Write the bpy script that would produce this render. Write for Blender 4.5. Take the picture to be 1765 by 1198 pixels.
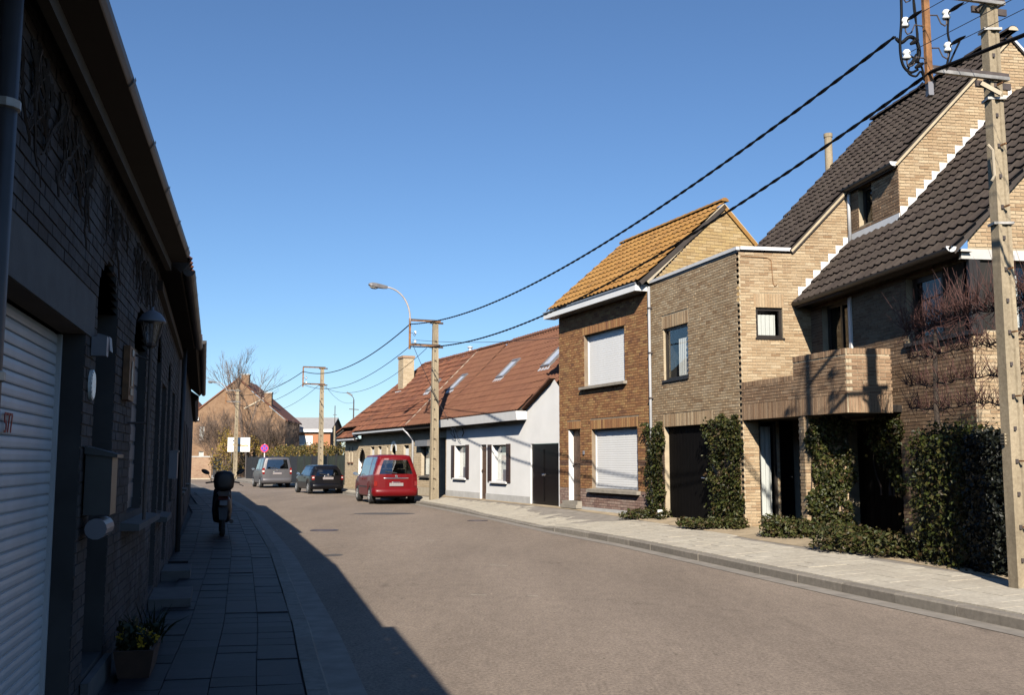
import bpy, math, random
import numpy as np
from mathutils import Vector, Matrix, Quaternion

for o in list(bpy.data.objects):
    bpy.data.objects.remove(o)
SC = bpy.context.scene
COL = SC.collection
R = random.Random(7)
NR = np.random.default_rng(5)
PI = math.pi

# ------------------------------------------------------------------ camera, sky, sun, exposure
EYE = 1.6
cam_d = bpy.data.cameras.new('camera')
cam = bpy.data.objects.new('camera', cam_d)
COL.objects.link(cam)
cam.location = (0, 0, EYE)
cam.rotation_euler = (math.radians(90 + 6.516), 0, 0)
cam_d.lens = 35.0
cam_d.sensor_width = 36.0
cam_d.clip_start = 0.05
cam_d.clip_end = 3000
SC.camera = cam

SUN_EL = math.radians(31.0)
SUN_AZ = math.radians(4.3)          # light travels along +Y, a touch towards +X
w = bpy.data.worlds.new('World')
SC.world = w
w.use_nodes = True
nt = w.node_tree
nt.nodes.clear()
sky = nt.nodes.new('ShaderNodeTexSky')
sky.sky_type = 'NISHITA'
sky.sun_disc = False
sky.sun_elevation = SUN_EL
sky.sun_rotation = PI + SUN_AZ
sky.altitude = 0
sky.air_density = 1.0
sky.dust_density = 0.15
sky.ozone_density = 7.0
bg = nt.nodes.new('ShaderNodeBackground')
bg.inputs['Strength'].default_value = 0.072
out = nt.nodes.new('ShaderNodeOutputWorld')
nt.links.new(sky.outputs[0], bg.inputs['Color'])
nt.links.new(bg.outputs[0], out.inputs['Surface'])

sun_d = bpy.data.lights.new('sun', 'SUN')
sun_d.energy = 4.7
sun_d.angle = math.radians(0.5)
sun_d.color = (1.0, 0.925, 0.81)
sun = bpy.data.objects.new('sun', sun_d)
COL.objects.link(sun)
sv = Vector((math.sin(SUN_AZ) * math.cos(SUN_EL), math.cos(SUN_AZ) * math.cos(SUN_EL), -math.sin(SUN_EL)))
sun.rotation_euler = sv.to_track_quat('-Z', 'Y').to_euler()
sun.location = (-20, -40, 40)

SC.view_settings.view_transform = 'Standard'
SC.view_settings.look = 'None'
SC.view_settings.exposure = 0.8
SC.view_settings.gamma = 1.0
SC.view_settings.use_curve_mapping = False
SC.render.engine = 'CYCLES'
SC.cycles.max_bounces = 6
SC.cycles.diffuse_bounces = 0
SC.cycles.glossy_bounces = 3
SC.cycles.transmission_bounces = 4
SC.cycles.transparent_max_bounces = 8
SC.cycles.use_denoising = True

# ------------------------------------------------------------------ materials
MATS = {}


def nodes_of(m):
    m.use_nodes = True
    t = m.node_tree
    return t, t.nodes['Principled BSDF']


def mix(t, mode, a, b, fac):
    n = t.nodes.new('ShaderNodeMix')
    n.data_type = 'RGBA'
    n.blend_type = mode
    for s, v in ((n.inputs[0], fac), (n.inputs[6], a), (n.inputs[7], b)):
        if hasattr(v, 'is_linked'):
            t.links.new(v, s)
        elif isinstance(v, (tuple, list)):
            s.default_value = tuple(v) + ((1,) if len(v) == 3 else ())
        else:
            s.default_value = v
    return n.outputs[2]


def ramp(t, src, stops, interp='LINEAR'):
    n = t.nodes.new('ShaderNodeValToRGB')
    n.color_ramp.interpolation = interp
    e = n.color_ramp.elements
    while len(e) < len(stops):
        e.new(0.5)
    for i, (p, c) in enumerate(stops):
        e[i].position = p
        e[i].color = (c, c, c, 1) if isinstance(c, (int, float)) else tuple(c) + (1,)
    t.links.new(src, n.inputs[0])
    return n.outputs[0]


def noise(t, scale, detail=4, rough=0.55, coord='Object', stretch=None):
    tc = t.nodes.new('ShaderNodeTexCoord')
    n = t.nodes.new('ShaderNodeTexNoise')
    n.inputs['Scale'].default_value = scale
    n.inputs['Detail'].default_value = detail
    n.inputs['Roughness'].default_value = rough
    if coord == 'World':
        g = t.nodes.new('ShaderNodeNewGeometry')
        src = g.outputs['Position']
    else:
        src = tc.outputs[coord]
    if stretch:
        mp = t.nodes.new('ShaderNodeMapping')
        mp.inputs['Scale'].default_value = stretch
        t.links.new(src, mp.inputs['Vector'])
        src = mp.outputs[0]
    t.links.new(src, n.inputs['Vector'])
    return n.outputs['Fac']


def tone(t):
    """a value per piece: the stored per-face tone plus the per-object random number"""
    a = t.nodes.new('ShaderNodeAttribute')
    a.attribute_name = 'tone'
    oi = t.nodes.new('ShaderNodeObjectInfo')
    ad = t.nodes.new('ShaderNodeMath')
    ad.operation = 'ADD'
    t.links.new(a.outputs['Fac'], ad.inputs[0])
    t.links.new(oi.outputs['Random'], ad.inputs[1])
    fr = t.nodes.new('ShaderNodeMath')
    fr.operation = 'FRACT'
    t.links.new(ad.outputs[0], fr.inputs[0])
    return fr.outputs[0]


def bump(t, p, src, strength=0.3, dist=0.01):
    b = t.nodes.new('ShaderNodeBump')
    b.inputs['Strength'].default_value = strength
    b.inputs['Distance'].default_value = dist
    t.links.new(src, b.inputs['Height'])
    t.links.new(b.outputs[0], p.inputs['Normal'])


def plain(name, col, rough=0.6, metal=0.0, var=0.15, scale=6.0, bmp=0.0, spec=None, coat=0.0, bscale=None):
    m = bpy.data.materials.new(name)
    t, p = nodes_of(m)
    p.inputs['Roughness'].default_value = rough
    p.inputs['Metallic'].default_value = metal
    if spec is not None:
        p.inputs['Specular IOR Level'].default_value = spec
    p.inputs['Coat Weight'].default_value = coat
    if var:
        nz = noise(t, scale)
        lo = tuple(c * (1 - var) for c in col)
        hi = tuple(min(1, c * (1 + var)) for c in col)
        t.links.new(ramp(t, nz, [(0.3, lo), (0.7, hi)]), p.inputs['Base Color'])
    else:
        p.inputs['Base Color'].default_value = tuple(col) + (1,)
    if bmp:
        bump(t, p, noise(t, bscale or scale * 8, 6), bmp)
    MATS[name] = m
    return m


def piece_mat(name, cols, rough=0.85, dirt=0.25, dscale=0.8, dcol=(0.06, 0.05, 0.04), fine=30.0, bmp=0.15, spec=0.25):
    """bricks, tiles, slabs: colour from the piece's own tone, weathering from a broad noise"""
    m = bpy.data.materials.new(name)
    t, p = nodes_of(m)
    stops = [(i / max(1, len(cols) - 1) * 0.999, c) for i, c in enumerate(cols)]
    base = ramp(t, tone(t), stops)
    fn = noise(t, fine, 5, 0.65, 'World')
    base = mix(t, 'MULTIPLY', base, ramp(t, fn, [(0.25, 0.72), (0.75, 1.18)]), 1.0)
    dn = noise(t, dscale, 6, 0.6, 'World')
    fac = ramp(t, dn, [(0.45, 0.0), (0.75, dirt)])
    base = mix(t, 'MIX', base, dcol, fac)
    t.links.new(base, p.inputs['Base Color'])
    p.inputs['Roughness'].default_value = rough
    p.inputs['Specular IOR Level'].default_value = spec
    if bmp:
        bump(t, p, fn, bmp, 0.006)
    MATS[name] = m
    return m


def glass_mat(name, tint, refl=1.0, rough=0.01, base=.05):
    m = bpy.data.materials.new(name)
    m.use_nodes = True
    t = m.node_tree
    t.nodes.clear()
    o = t.nodes.new('ShaderNodeOutputMaterial')
    tr = t.nodes.new('ShaderNodeBsdfTransparent')
    tr.inputs['Color'].default_value = tuple(tint) + (1,)
    gl = t.nodes.new('ShaderNodeBsdfGlossy')
    gl.inputs['Roughness'].default_value = rough
    gl.inputs['Color'].default_value = (refl, refl, refl, 1)
    ge = t.nodes.new('ShaderNodeNewGeometry')         # Schlick reflectance, the same from both sides of the pane
    dt = t.nodes.new('ShaderNodeVectorMath')
    dt.operation = 'DOT_PRODUCT'
    t.links.new(ge.outputs['Incoming'], dt.inputs[0])
    t.links.new(ge.outputs['Normal'], dt.inputs[1])
    last = dt.outputs['Value']
    for op, v in (('ABSOLUTE', None), ('SUBTRACT', 'r'), ('POWER', 5.0), ('MULTIPLY', .93), ('ADD', base)):
        q = t.nodes.new('ShaderNodeMath')
        q.operation = op
        if v == 'r':
            q.inputs[0].default_value = 1.0
            t.links.new(last, q.inputs[1])
        else:
            t.links.new(last, q.inputs[0])
            if v is not None:
                q.inputs[1].default_value = v
        last = q.outputs[0]
    mx = t.nodes.new('ShaderNodeMixShader')
    t.links.new(last, mx.inputs[0])
    t.links.new(tr.outputs[0], mx.inputs[1])
    t.links.new(gl.outputs[0], mx.inputs[2])
    t.links.new(mx.outputs[0], o.inputs['Surface'])
    MATS[name] = m
    return m


def leaf_mat(name, cols, rough=0.5, trans=0.25):
    m = bpy.data.materials.new(name)
    t, p = nodes_of(m)
    stops = [(i / max(1, len(cols) - 1) * 0.999, c) for i, c in enumerate(cols)]
    c = ramp(t, tone(t), stops)
    t.links.new(c, p.inputs['Base Color'])
    p.inputs['Roughness'].default_value = rough
    p.inputs['Specular IOR Level'].default_value = 0.35
    if trans:
        o = t.nodes['Material Output']
        tl = t.nodes.new('ShaderNodeBsdfTranslucent')
        t.links.new(c, tl.inputs['Color'])
        mx = t.nodes.new('ShaderNodeMixShader')
        mx.inputs[0].default_value = trans
        t.links.new(p.outputs[0], mx.inputs[1])
        t.links.new(tl.outputs[0], mx.inputs[2])
        t.links.new(mx.outputs[0], o.inputs['Surface'])
    MATS[name] = m
    return m


# bricks and tiles
piece_mat('brick_tan', [(.335, .225, .13), (.405, .29, .175), (.46, .345, .215), (.365, .255, .15), (.50, .39, .255), (.285, .18, .10)], dirt=0.16)
piece_mat('brick_weathered', [(.24, .148, .088), (.30, .195, .12), (.35, .235, .145), (.265, .165, .098), (.38, .265, .17), (.19, .115, .068)], dirt=0.35, dscale=1.1, dcol=(.11, .075, .05))  # darker, browner brick for the balcony and the street-facing walls
piece_mat('brick_brown', [(.30, .145, .065), (.36, .185, .08), (.24, .11, .052), (.41, .245, .105), (.31, .155, .07), (.19, .092, .05)], dirt=0.2)
piece_mat('brick_dark', [(.13, .07, .045), (.17, .09, .055), (.11, .065, .045)], dirt=0.2)
piece_mat('brick_plinth', [(.30, .20, .16), (.24, .15, .12), (.36, .26, .21), (.20, .12, .10)], dirt=0.3, dcol=(.34, .30, .26))
piece_mat('brick_gable', [(.40, .275, .125), (.44, .315, .15), (.35, .235, .11), (.47, .35, .19)], dirt=0.15)
piece_mat('brick_cream', [(.55, .43, .28), (.60, .48, .33), (.49, .375, .24), (.58, .455, .30)], dirt=0.1, dcol=(.4, .3, .2))
piece_mat('brick_grey', [(.044, .040, .042), (.06, .055, .056), (.033, .03, .03), (.07, .065, .066), (.05, .045, .046)], dirt=0.6, dscale=1.3, dcol=(.045, .038, .034))  # tones lowered to put the left row's deep shade into the colour
piece_mat('brick_far', [(.33, .20, .13), (.38, .25, .16), (.29, .17, .11)], dirt=0.2)
piece_mat('tile_dark', [(.042, .031, .026), (.055, .042, .034), (.07, .054, .044), (.048, .036, .03)], rough=0.75, dirt=0.35, dscale=1.6, dcol=(.055, .045, .033))
piece_mat('tile_red', [(.155, .07, .041), (.172, .078, .045), (.14, .061, .037), (.163, .073, .042)], rough=0.7, dirt=0.3, dscale=0.6, dcol=(.12, .062, .042))
piece_mat('tile_old', [(.20, .078, .043), (.155, .06, .036), (.235, .10, .055), (.125, .052, .035), (.215, .092, .052)], rough=0.8, dirt=0.45, dscale=1.4, dcol=(.11, .06, .04))
piece_mat('tile_orange', [(.31, .165, .05), (.34, .185, .06), (.26, .13, .04), (.325, .17, .048), (.22, .12, .045)], rough=0.65, dirt=0.2, dscale=1.2, dcol=(.30, .15, .05))
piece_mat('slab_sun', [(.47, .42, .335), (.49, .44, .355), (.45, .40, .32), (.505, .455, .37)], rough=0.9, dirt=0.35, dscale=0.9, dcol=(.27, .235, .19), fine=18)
piece_mat('slab_shade', [(.024, .023, .026), (.032, .031, .035), (.016, .0155, .017), (.04, .039, .044)], rough=0.62, dirt=0.75, dscale=0.75, dcol=(.009, .0085, .008), fine=18, spec=0.2)  # tones sunk so the left pavement carries its shade in the colour
piece_mat('kerb_stone', [(.24, .21, .175), (.28, .25, .21), (.21, .185, .155)], rough=0.9, dirt=0.3, dscale=1.0, dcol=(.15, .125, .1), fine=14)
plain('mortar_tan', (.42, .345, .235), .95, bmp=.2)
plain('mortar_brown', (.26, .20, .14), .95, bmp=.2)
plain('mortar_cream', (.45, .38, .28), .95)
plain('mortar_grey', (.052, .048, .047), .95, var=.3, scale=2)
plain('render_white', (.82, .805, .775), .85, var=.05, scale=1.2, bmp=.12, bscale=60)
plain('render_grey', (.50, .485, .455), .9, var=.12, scale=2.5, bmp=.2, bscale=60)
plain('paint_white', (.78, .77, .75), .45, var=.04, scale=3)
plain('shutter_white', (.77, .765, .75), .4, var=.03, scale=4)
plain('shutter_grey', (.55, .54, .545), .45, var=.12, scale=1.6)  # greyer than the other roller shutters
plain('coping_pale', (.62, .61, .60), .6, var=.08)
plain('lead_white', (.78, .775, .765), .55, var=.05, scale=9)
plain('gutter_dark', (.03, .025, .024), .5)
plain('soffit_dark', (.02, .015, .012), .9)
plain('deck_dark', (.05, .04, .035), .9)
plain('frame_dark', (.022, .017, .014), .4)
plain('frame_brown', (.045, .025, .02), .5)
plain('door_black', (.007, .006, .006), .25, spec=.2)
plain('garage_black', (.005, .0045, .0045), .7, spec=.06)
plain('wood_door', (.10, .055, .032), .55, var=.35, scale=14)
plain('room_dark', (.02, .018, .016), .95, var=0)
plain('curtain', (.78, .77, .75), .9, var=.05, scale=3)
plain('sill_stone', (.30, .265, .215), .8, bmp=.15)
plain('sill_dark', (.11, .095, .08), .8)
plain('zinc', (.42, .42, .43), .45, metal=.6, var=.2)
plain('zinc_pale', (.60, .60, .61), .5, metal=.3, var=.1)
plain('pipe_dark', (.055, .05, .05), .45)
plain('pvc_grey', (.36, .36, .37), .5, var=.08)
plain('steel_rust', (.26, .125, .05), .75, metal=.2, var=.5, scale=9, bmp=.2)
plain('steel_dull', (.36, .34, .31), .5, metal=.5, var=.35, scale=7)
plain('steel_dark', (.07, .055, .05), .6, var=.3)
plain('porcelain', (.80, .79, .75), .25, var=.05)
plain('cable_black', (.006, .006, .007), .6, var=0, spec=.12)
plain('wire_grey', (.03, .03, .035), .5, var=0)
plain('lamp_grey', (.16, .15, .15), .4)
plain('lamp_arm', (.42, .37, .34), .5)
plain('bark', (.10, .075, .055), .9, var=.35, scale=10)
plain('bark_dark', (.055, .04, .03), .9, var=.35, scale=10)
plain('twig_red', (.07, .028, .022), .8, var=.4, scale=12)
plain('twig_brown', (.115, .08, .06), .85, var=.3, scale=8)
plain('soil', (.075, .055, .04), .95, var=.3, bmp=.4)
plain('sandy', (.36, .28, .18), .95, var=.22, scale=3.5, bmp=.4, bscale=50)
plain('fence_slate', (.014, .015, .019), .6, var=.25)
plain('fence_green', (.022, .028, .018), .7, var=.35, scale=3)
plain('roof_slate', (.30, .285, .275), .8, var=.1, scale=3)
plain('brick_plain_orange', (.38, .17, .085), .9, var=.15, scale=12, bmp=.2)
plain('earth', (.16, .14, .09), .95, var=.3, scale=.4)
plain('sign_white', (.80, .79, .76), .5, var=.03)
plain('ink_orange', (.55, .27, .06), .6, var=0)
plain('ink_black', (.02, .02, .02), .6, var=0)
plain('ink_red', (.30, .035, .025), .6, var=0)
plain('sign_red', (.62, .03, .05), .45, var=0)
plain('sign_blue', (.045, .05, .42), .45, var=0)
plain('car_red', (.135, .003, .005), .4, var=.04, spec=.25, coat=.2)
plain('car_black', (.005, .005, .007), .3, var=0, spec=.25, coat=.2)
plain('car_silver', (.115, .108, .112), .42, metal=.35, var=.04, spec=.3, coat=.2)
plain('car_trim', (.025, .025, .027), .6)
plain('car_inside', (.035, .033, .036), .9)
plain('seat_grey', (.22, .21, .20), .9)
plain('tyre', (.02, .02, .02), .85)
plain('rim', (.55, .54, .53), .35, metal=.7, var=.1)
plain('chrome', (.70, .69, .68), .18, metal=1.0, var=0)
plain('lens_red', (.22, .008, .006), .15, var=0, coat=.5)
plain('lens_clear', (.75, .66, .62), .15, var=0, coat=.5)
plain('plate', (.27, .235, .23), .5, var=.1, scale=20)
plain('scooter_black', (.014, .013, .014), .5)
plain('terracotta', (.045, .024, .016), .85, var=.25, scale=8)
plain('petal_yellow', (.42, .25, .012), .6, var=.2, scale=30)
plain('mailbox_green', (.028, .034, .037), .5, var=.15)
plain('fixture_white', (.16, .16, .18), .5, var=.06)  # white lowered so the left wall's shade sits in its colour
plain('shutter_blue', (.10, .12, .14), .6, var=.12)
plain('sign_wood', (.13, .06, .022), .6, var=.4, scale=12)
plain('ivy_stem', (.045, .032, .025), .95)
glass_mat('glass', (.92, .93, .92))
glass_mat('glass_dark', (.42, .43, .44))
glass_mat('car_glass', (.34, .36, .36), 1.0, base=.16)
leaf_mat('leaf_ivy', [(.014, .019, .005), (.034, .043, .009), (.07, .082, .015), (.022, .030, .008), (.10, .088, .024), (.017, .023, .007), (.085, .05, .022)])
leaf_mat('leaf_cover', [(.022, .030, .009), (.05, .06, .014), (.085, .085, .024), (.085, .055, .026), (.03, .042, .011)])
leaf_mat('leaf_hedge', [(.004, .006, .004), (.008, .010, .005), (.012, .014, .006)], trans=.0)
leaf_mat('leaf_yellow', [(.30, .20, .035), (.38, .26, .04), (.20, .15, .04), (.26, .15, .05)])
leaf_mat('leaf_autumn', [(.20, .13, .03), (.27, .18, .04), (.13, .10, .03), (.10, .09, .03), (.06, .06, .02)])
leaf_mat('leaf_plant', [(.012, .018, .008), (.02, .03, .012)])

# asphalt: worn, aggregate speckle, broad tyre-polished tracks and a few darker repairs
m = bpy.data.materials.new('asphalt')
t, p = nodes_of(m)
sp = noise(t, 140, 3, .75, 'World')
md = noise(t, 9, 5, .6, 'World', (1.0, .4, 1.0))
br = noise(t, .55, 5, .6, 'World', (1.0, .22, 1.0))
gr = noise(t, 38, 2, .6, 'World', (1.0, .7, 1.0))
c = ramp(t, sp, [(0.28, (.155, .121, .093)), (0.5, (.245, .194, .151)), (0.74, (.38, .305, .24))])
c = mix(t, 'MULTIPLY', c, ramp(t, gr, [(.3, .74), (.5, 1.0), (.7, 1.26)]), 1.0)
c = mix(t, 'MULTIPLY', c, ramp(t, md, [(.3, .88), (.7, 1.1)]), 1.0)
c = mix(t, 'MULTIPLY', c, ramp(t, br, [(.32, .80), (.68, 1.12)]), 1.0)
st = noise(t, 2.6, 3, .5, 'World', (1.0, .25, 1.0))
c = mix(t, 'MULTIPLY', c, ramp(t, st, [(.66, 1.0), (.76, .74)]), 1.0)
sk = noise(t, 15, 2, .5, 'World', (1.0, .3, 1.0))          # scattered small dark spots and pale chips
c = mix(t, 'MULTIPLY', c, ramp(t, sk, [(.70, 1.0), (.75, .66)]), 1.0)
c = mix(t, 'MULTIPLY', c, ramp(t, sk, [(.22, 1.3), (.27, 1.0)]), 1.0)
vo = t.nodes.new('ShaderNodeTexVoronoi')                    # fine meandering cracks
vo.feature = 'DISTANCE_TO_EDGE'
vo.inputs['Scale'].default_value = .22
gp = t.nodes.new('ShaderNodeNewGeometry')
wn_ = t.nodes.new('ShaderNodeTexNoise')
wn_.inputs['Scale'].default_value = 1.3
wn_.inputs['Detail'].default_value = 6
t.links.new(gp.outputs['Position'], wn_.inputs['Vector'])
ad_ = t.nodes.new('ShaderNodeVectorMath')
ad_.operation = 'MULTIPLY_ADD'
t.links.new(wn_.outputs['Color'], ad_.inputs[0])
ad_.inputs[1].default_value = (2.2, 2.2, 0)
t.links.new(gp.outputs['Position'], ad_.inputs[2])
t.links.new(ad_.outputs[0], vo.inputs['Vector'])
ck = ramp(t, vo.outputs['Distance'], [(.0, .62), (.0016, .7), (.004, 1.0)])
cm = noise(t, .5, 3, .5, 'World')
c = mix(t, 'MULTIPLY', c, ck, ramp(t, cm, [(.42, 0.0), (.62, .8)]))
t.links.new(c, p.inputs['Base Color'])
p.inputs['Roughness'].default_value = .88
p.inputs['Specular IOR Level'].default_value = .2
bump(t, p, sp, .5, .006)
MATS['asphalt'] = m
plain('asphalt_patch', (.085, .075, .07), .9, var=.25, scale=20, bmp=.3)
plain('gutter_concrete', (.245, .215, .18), .9, var=.2, scale=4, bmp=.25)
plain('iron', (.085, .07, .075), .55, metal=.5, var=.2, scale=20)
# concrete of the poles: rough, stained
m = bpy.data.materials.new('concrete')
t, p = nodes_of(m)
c = ramp(t, noise(t, 22, 6, .7, 'World'), [(.3, (.26, .205, .135)), (.7, (.41, .335, .225))])
c = mix(t, 'MULTIPLY', c, ramp(t, noise(t, 3, 5, .6, 'World', (1, 1, .25)), [(.35, .7), (.65, 1.08)]), 1.0)
t.links.new(c, p.inputs['Base Color'])
p.inputs['Roughness'].default_value = .92
bump(t, p, noise(t, 60, 5, .7, 'World'), .4, .01)
MATS['concrete'] = m
# old whitewash worn through in patches on the shaded bricks
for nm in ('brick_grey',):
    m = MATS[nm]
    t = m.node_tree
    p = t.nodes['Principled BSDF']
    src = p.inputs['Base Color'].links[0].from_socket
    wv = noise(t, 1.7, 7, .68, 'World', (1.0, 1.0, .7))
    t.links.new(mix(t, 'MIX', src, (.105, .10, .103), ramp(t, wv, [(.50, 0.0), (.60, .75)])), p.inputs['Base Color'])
# flat brick surface for walls whose bricks are too small to see
m = bpy.data.materials.new('brick_gable_far')
t, p = nodes_of(m)
c = ramp(t, noise(t, 2.6, 6, .75, 'World'), [(.3, (.165, .095, .054)), (.5, (.225, .137, .08)), (.7, (.28, .18, .11))])
t.links.new(c, p.inputs['Base Color'])
p.inputs['Roughness'].default_value = .95
MATS['brick_gable_far'] = m

# ------------------------------------------------------------------ object and mesh helpers
ORG = {}                    # world origin of every object (things are not rotated unless stated)


def put(o, parent=None):
    COL.objects.link(o)
    if parent is not None:
        o.parent = parent
    return o


def thing(name, label, cat, loc=(0, 0, 0), group=None, rotz=0.0):
    o = bpy.data.objects.new(name, None)
    o.empty_display_size = .2
    put(o)
    o.location = loc
    o.rotation_euler = (0, 0, rotz)
    ORG[o] = Vector(loc)
    tag(o, label, cat, group)
    return o


def tag(o, label=None, cat=None, group=None, kind=None):
    if label:
        o['label'] = label
    if cat:
        o['category'] = cat
    if group:
        o['group'] = group
    if kind:
        o['kind'] = kind
    return o


class MB:
    def __init__(s):
        s.v, s.f, s.t = [], [], []

    def add(s, vs, fs, tn=None):
        b = len(s.v)
        s.v.extend([tuple(v) for v in vs])
        for f in fs:
            s.f.append([b + i for i in f])
            s.t.append(tn if tn is not None else 0.0)

    def quad(s, a, b, c, d, tn=None):
        s.add([a, b, c, d], [(0, 1, 2, 3)], tn)

    def hexa(s, P, tn=None):
        """P: 8 points, bottom 4 ccw then top 4"""
        s.add(P, [(3, 2, 1, 0), (4, 5, 6, 7), (0, 1, 5, 4), (1, 2, 6, 5), (2, 3, 7, 6), (3, 0, 4, 7)], tn)

    def box(s, x0, x1, y0, y1, z0, z1, tn=None):
        s.hexa([(x0, y0, z0), (x1, y0, z0), (x1, y1, z0), (x0, y1, z0), (x0, y0, z1), (x1, y0, z1), (x1, y1, z1), (x0, y1, z1)], tn)

    def fbox(s, F, s0, s1, n0, n1, z0, z1, tn=None):
        s.hexa([F.P(s0, n0, z0), F.P(s1, n0, z0), F.P(s1, n1, z0), F.P(s0, n1, z0),
                F.P(s0, n0, z1), F.P(s1, n0, z1), F.P(s1, n1, z1), F.P(s0, n1, z1)], tn)

    def bar(s, a, b, wd, ht, up=(0, 0, 1), tn=None):
        a, b = Vector(a), Vector(b)
        d = (b - a).normalized()
        u = Vector(up)
        sd = d.cross(u)
        if sd.length < 1e-4:
            sd = d.cross(Vector((1, 0, 0)))
        sd.normalize()
        u = sd.cross(d).normalized()
        P = []
        for q in (a, b):
            for i, j in ((-1, -1), (1, -1), (1, 1), (-1, 1)):
                P.append(q + sd * (i * wd / 2) + u * (j * ht / 2))
        s.add(P, [(3, 2, 1, 0), (4, 5, 6, 7), (0, 1, 5, 4), (1, 2, 6, 5), (2, 3, 7, 6), (3, 0, 4, 7)], tn)

    def tube(s, pts, r, n=6, cap=True, tn=None):
        pts = [Vector(p) for p in pts]
        rs = r if isinstance(r, (list, tuple)) else [r] * len(pts)
        b = len(s.v)
        prev = None
        for i, q in enumerate(pts):
            d = (pts[min(i + 1, len(pts) - 1)] - pts[max(i - 1, 0)])
            if d.length < 1e-9:
                d = Vector((0, 0, 1))
            d.normalize()
            if prev is None:
                ref = Vector((0, 0, 1)) if abs(d.z) < .9 else Vector((1, 0, 0))
                x = d.cross(ref).normalized()
            else:
                x = (prev - d * prev.dot(d))
                if x.length < 1e-6:
                    x = d.cross(Vector((0, 0, 1)))
                x.normalize()
            prev = x
            y = d.cross(x)
            for k in range(n):
                a = 2 * PI * k / n
                s.v.append(tuple(q + x * (math.cos(a) * rs[i]) + y * (math.sin(a) * rs[i])))
        for i in range(len(pts) - 1):
            for k in range(n):
                s.f.append([b + i * n + k, b + i * n + (k + 1) % n, b + (i + 1) * n + (k + 1) % n, b + (i + 1) * n + k])
                s.t.append(tn or 0.0)
        if cap:
            s.f.append([b + k for k in range(n)][::-1])
            s.f.append([b + (len(pts) - 1) * n + k for k in range(n)])
            s.t += [tn or 0.0] * 2

    def lathe(s, c, prof, n=16, axis='z'):
        """prof: list of (radius, height)"""
        b = len(s.v)
        c = Vector(c)
        for r, h in prof:
            for k in range(n):
                a = 2 * PI * k / n
                p = (r * math.cos(a), r * math.sin(a), h)
                if axis == 'y':
                    p = (p[0], p[2], p[1])
                elif axis == 'x':
                    p = (p[2], p[0], p[1])
                s.v.append(tuple(c + Vector(p)))
        for i in range(len(prof) - 1):
            for k in range(n):
                s.f.append([b + i * n + k, b + i * n + (k + 1) % n, b + (i + 1) * n + (k + 1) % n, b + (i + 1) * n + k])
                s.t.append(0.0)
        s.f.append([b + k for k in range(n)][::-1])
        s.f.append([b + (len(prof) - 1) * n + k for k in range(n)])
        s.t += [0.0, 0.0]

    def build(s, name, mat, parent=None, smooth=False, kind=None, local=False):
        me = bpy.data.meshes.new(name)
        off = Vector((0, 0, 0)) if (local or parent is None) else ORG[parent]
        me.from_pydata([(v[0] - off.x, v[1] - off.y, v[2] - off.z) for v in s.v], [], s.f)
        if any(s.t):
            at = me.attributes.new('tone', 'FLOAT', 'FACE')
            at.data.foreach_set('value', s.t)
        me.materials.append(MATS[mat])
        if smooth:
            me.shade_smooth()
        me.update()
        o = put(bpy.data.objects.new(name, me), parent)
        ORG[o] = off
        if kind:
            o['kind'] = kind
        return o


class Frame:
    """a vertical wall: P(s along it, n out of it, z)"""
    def __init__(s, p, d, side):
        s.p = Vector((p[0], p[1]))
        s.d = Vector((d[0], d[1])).normalized()
        s.n = Vector((-s.d.y, s.d.x)) if side > 0 else Vector((s.d.y, -s.d.x))

    def P(s, a, n, z):
        q = s.p + s.d * a + s.n * n
        return (q.x, q.y, z)

    def at(s, a, n=0):
        q = s.p + s.d * a + s.n * n
        return (q.x, q.y)


def crossings(poly, z):
    xs = []
    for i in range(len(poly)):
        (s0, z0), (s1, z1) = poly[i], poly[(i + 1) % len(poly)]
        if (z0 <= z < z1) or (z1 <= z < z0):
            xs.append(s0 + (s1 - s0) * (z - z0) / (z1 - z0))
    xs.sort()
    return [(xs[i], xs[i + 1]) for i in range(0, len(xs) - 1, 2)]


def wall_mesh(F, poly, openings, depth=0.12, n=0.0, mb=None):
    """front sheet of a wall with rectangular openings and their reveals"""
    mb = mb or MB()
    zs = sorted(set([z for _, z in poly] + [z for o in openings for z in o[2:4]]))
    for za, zb in zip(zs[:-1], zs[1:]):
        if zb - za < 1e-4:
            continue
        lo, hi = crossings(poly, za + 1e-4), crossings(poly, zb - 1e-4)
        for (a0, a1), (b0, b1) in zip(lo, hi):
            cuts = sorted([(o[0], o[1]) for o in openings if o[2] < (za + zb) / 2 < o[3] and o[1] > a0 and o[0] < a1])
            L = (a0, b0)
            for c0, c1 in cuts:
                if c0 > max(L) + 1e-4:
                    mb.quad(F.P(L[0], n, za), F.P(c0, n, za), F.P(c0, n, zb), F.P(L[1], n, zb))
                L = (c1, c1)
            if a1 > L[0] + 1e-4 or b1 > L[1] + 1e-4:
                mb.quad(F.P(L[0], n, za), F.P(a1, n, za), F.P(b1, n, zb), F.P(L[1], n, zb))
    for o in openings:
        s0, s1, z0, z1 = o[:4]
        d = o[4] if len(o) > 4 else depth
        for p, q in (((s0, z0), (s1, z0)), ((s1, z0), (s1, z1)), ((s1, z1), (s0, z1)), ((s0, z1), (s0, z0))):
            mb.quad(F.P(p[0], n, p[1]), F.P(q[0], n, q[1]), F.P(q[0], n - d, q[1]), F.P(p[0], n - d, p[1]))
    return mb


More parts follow.
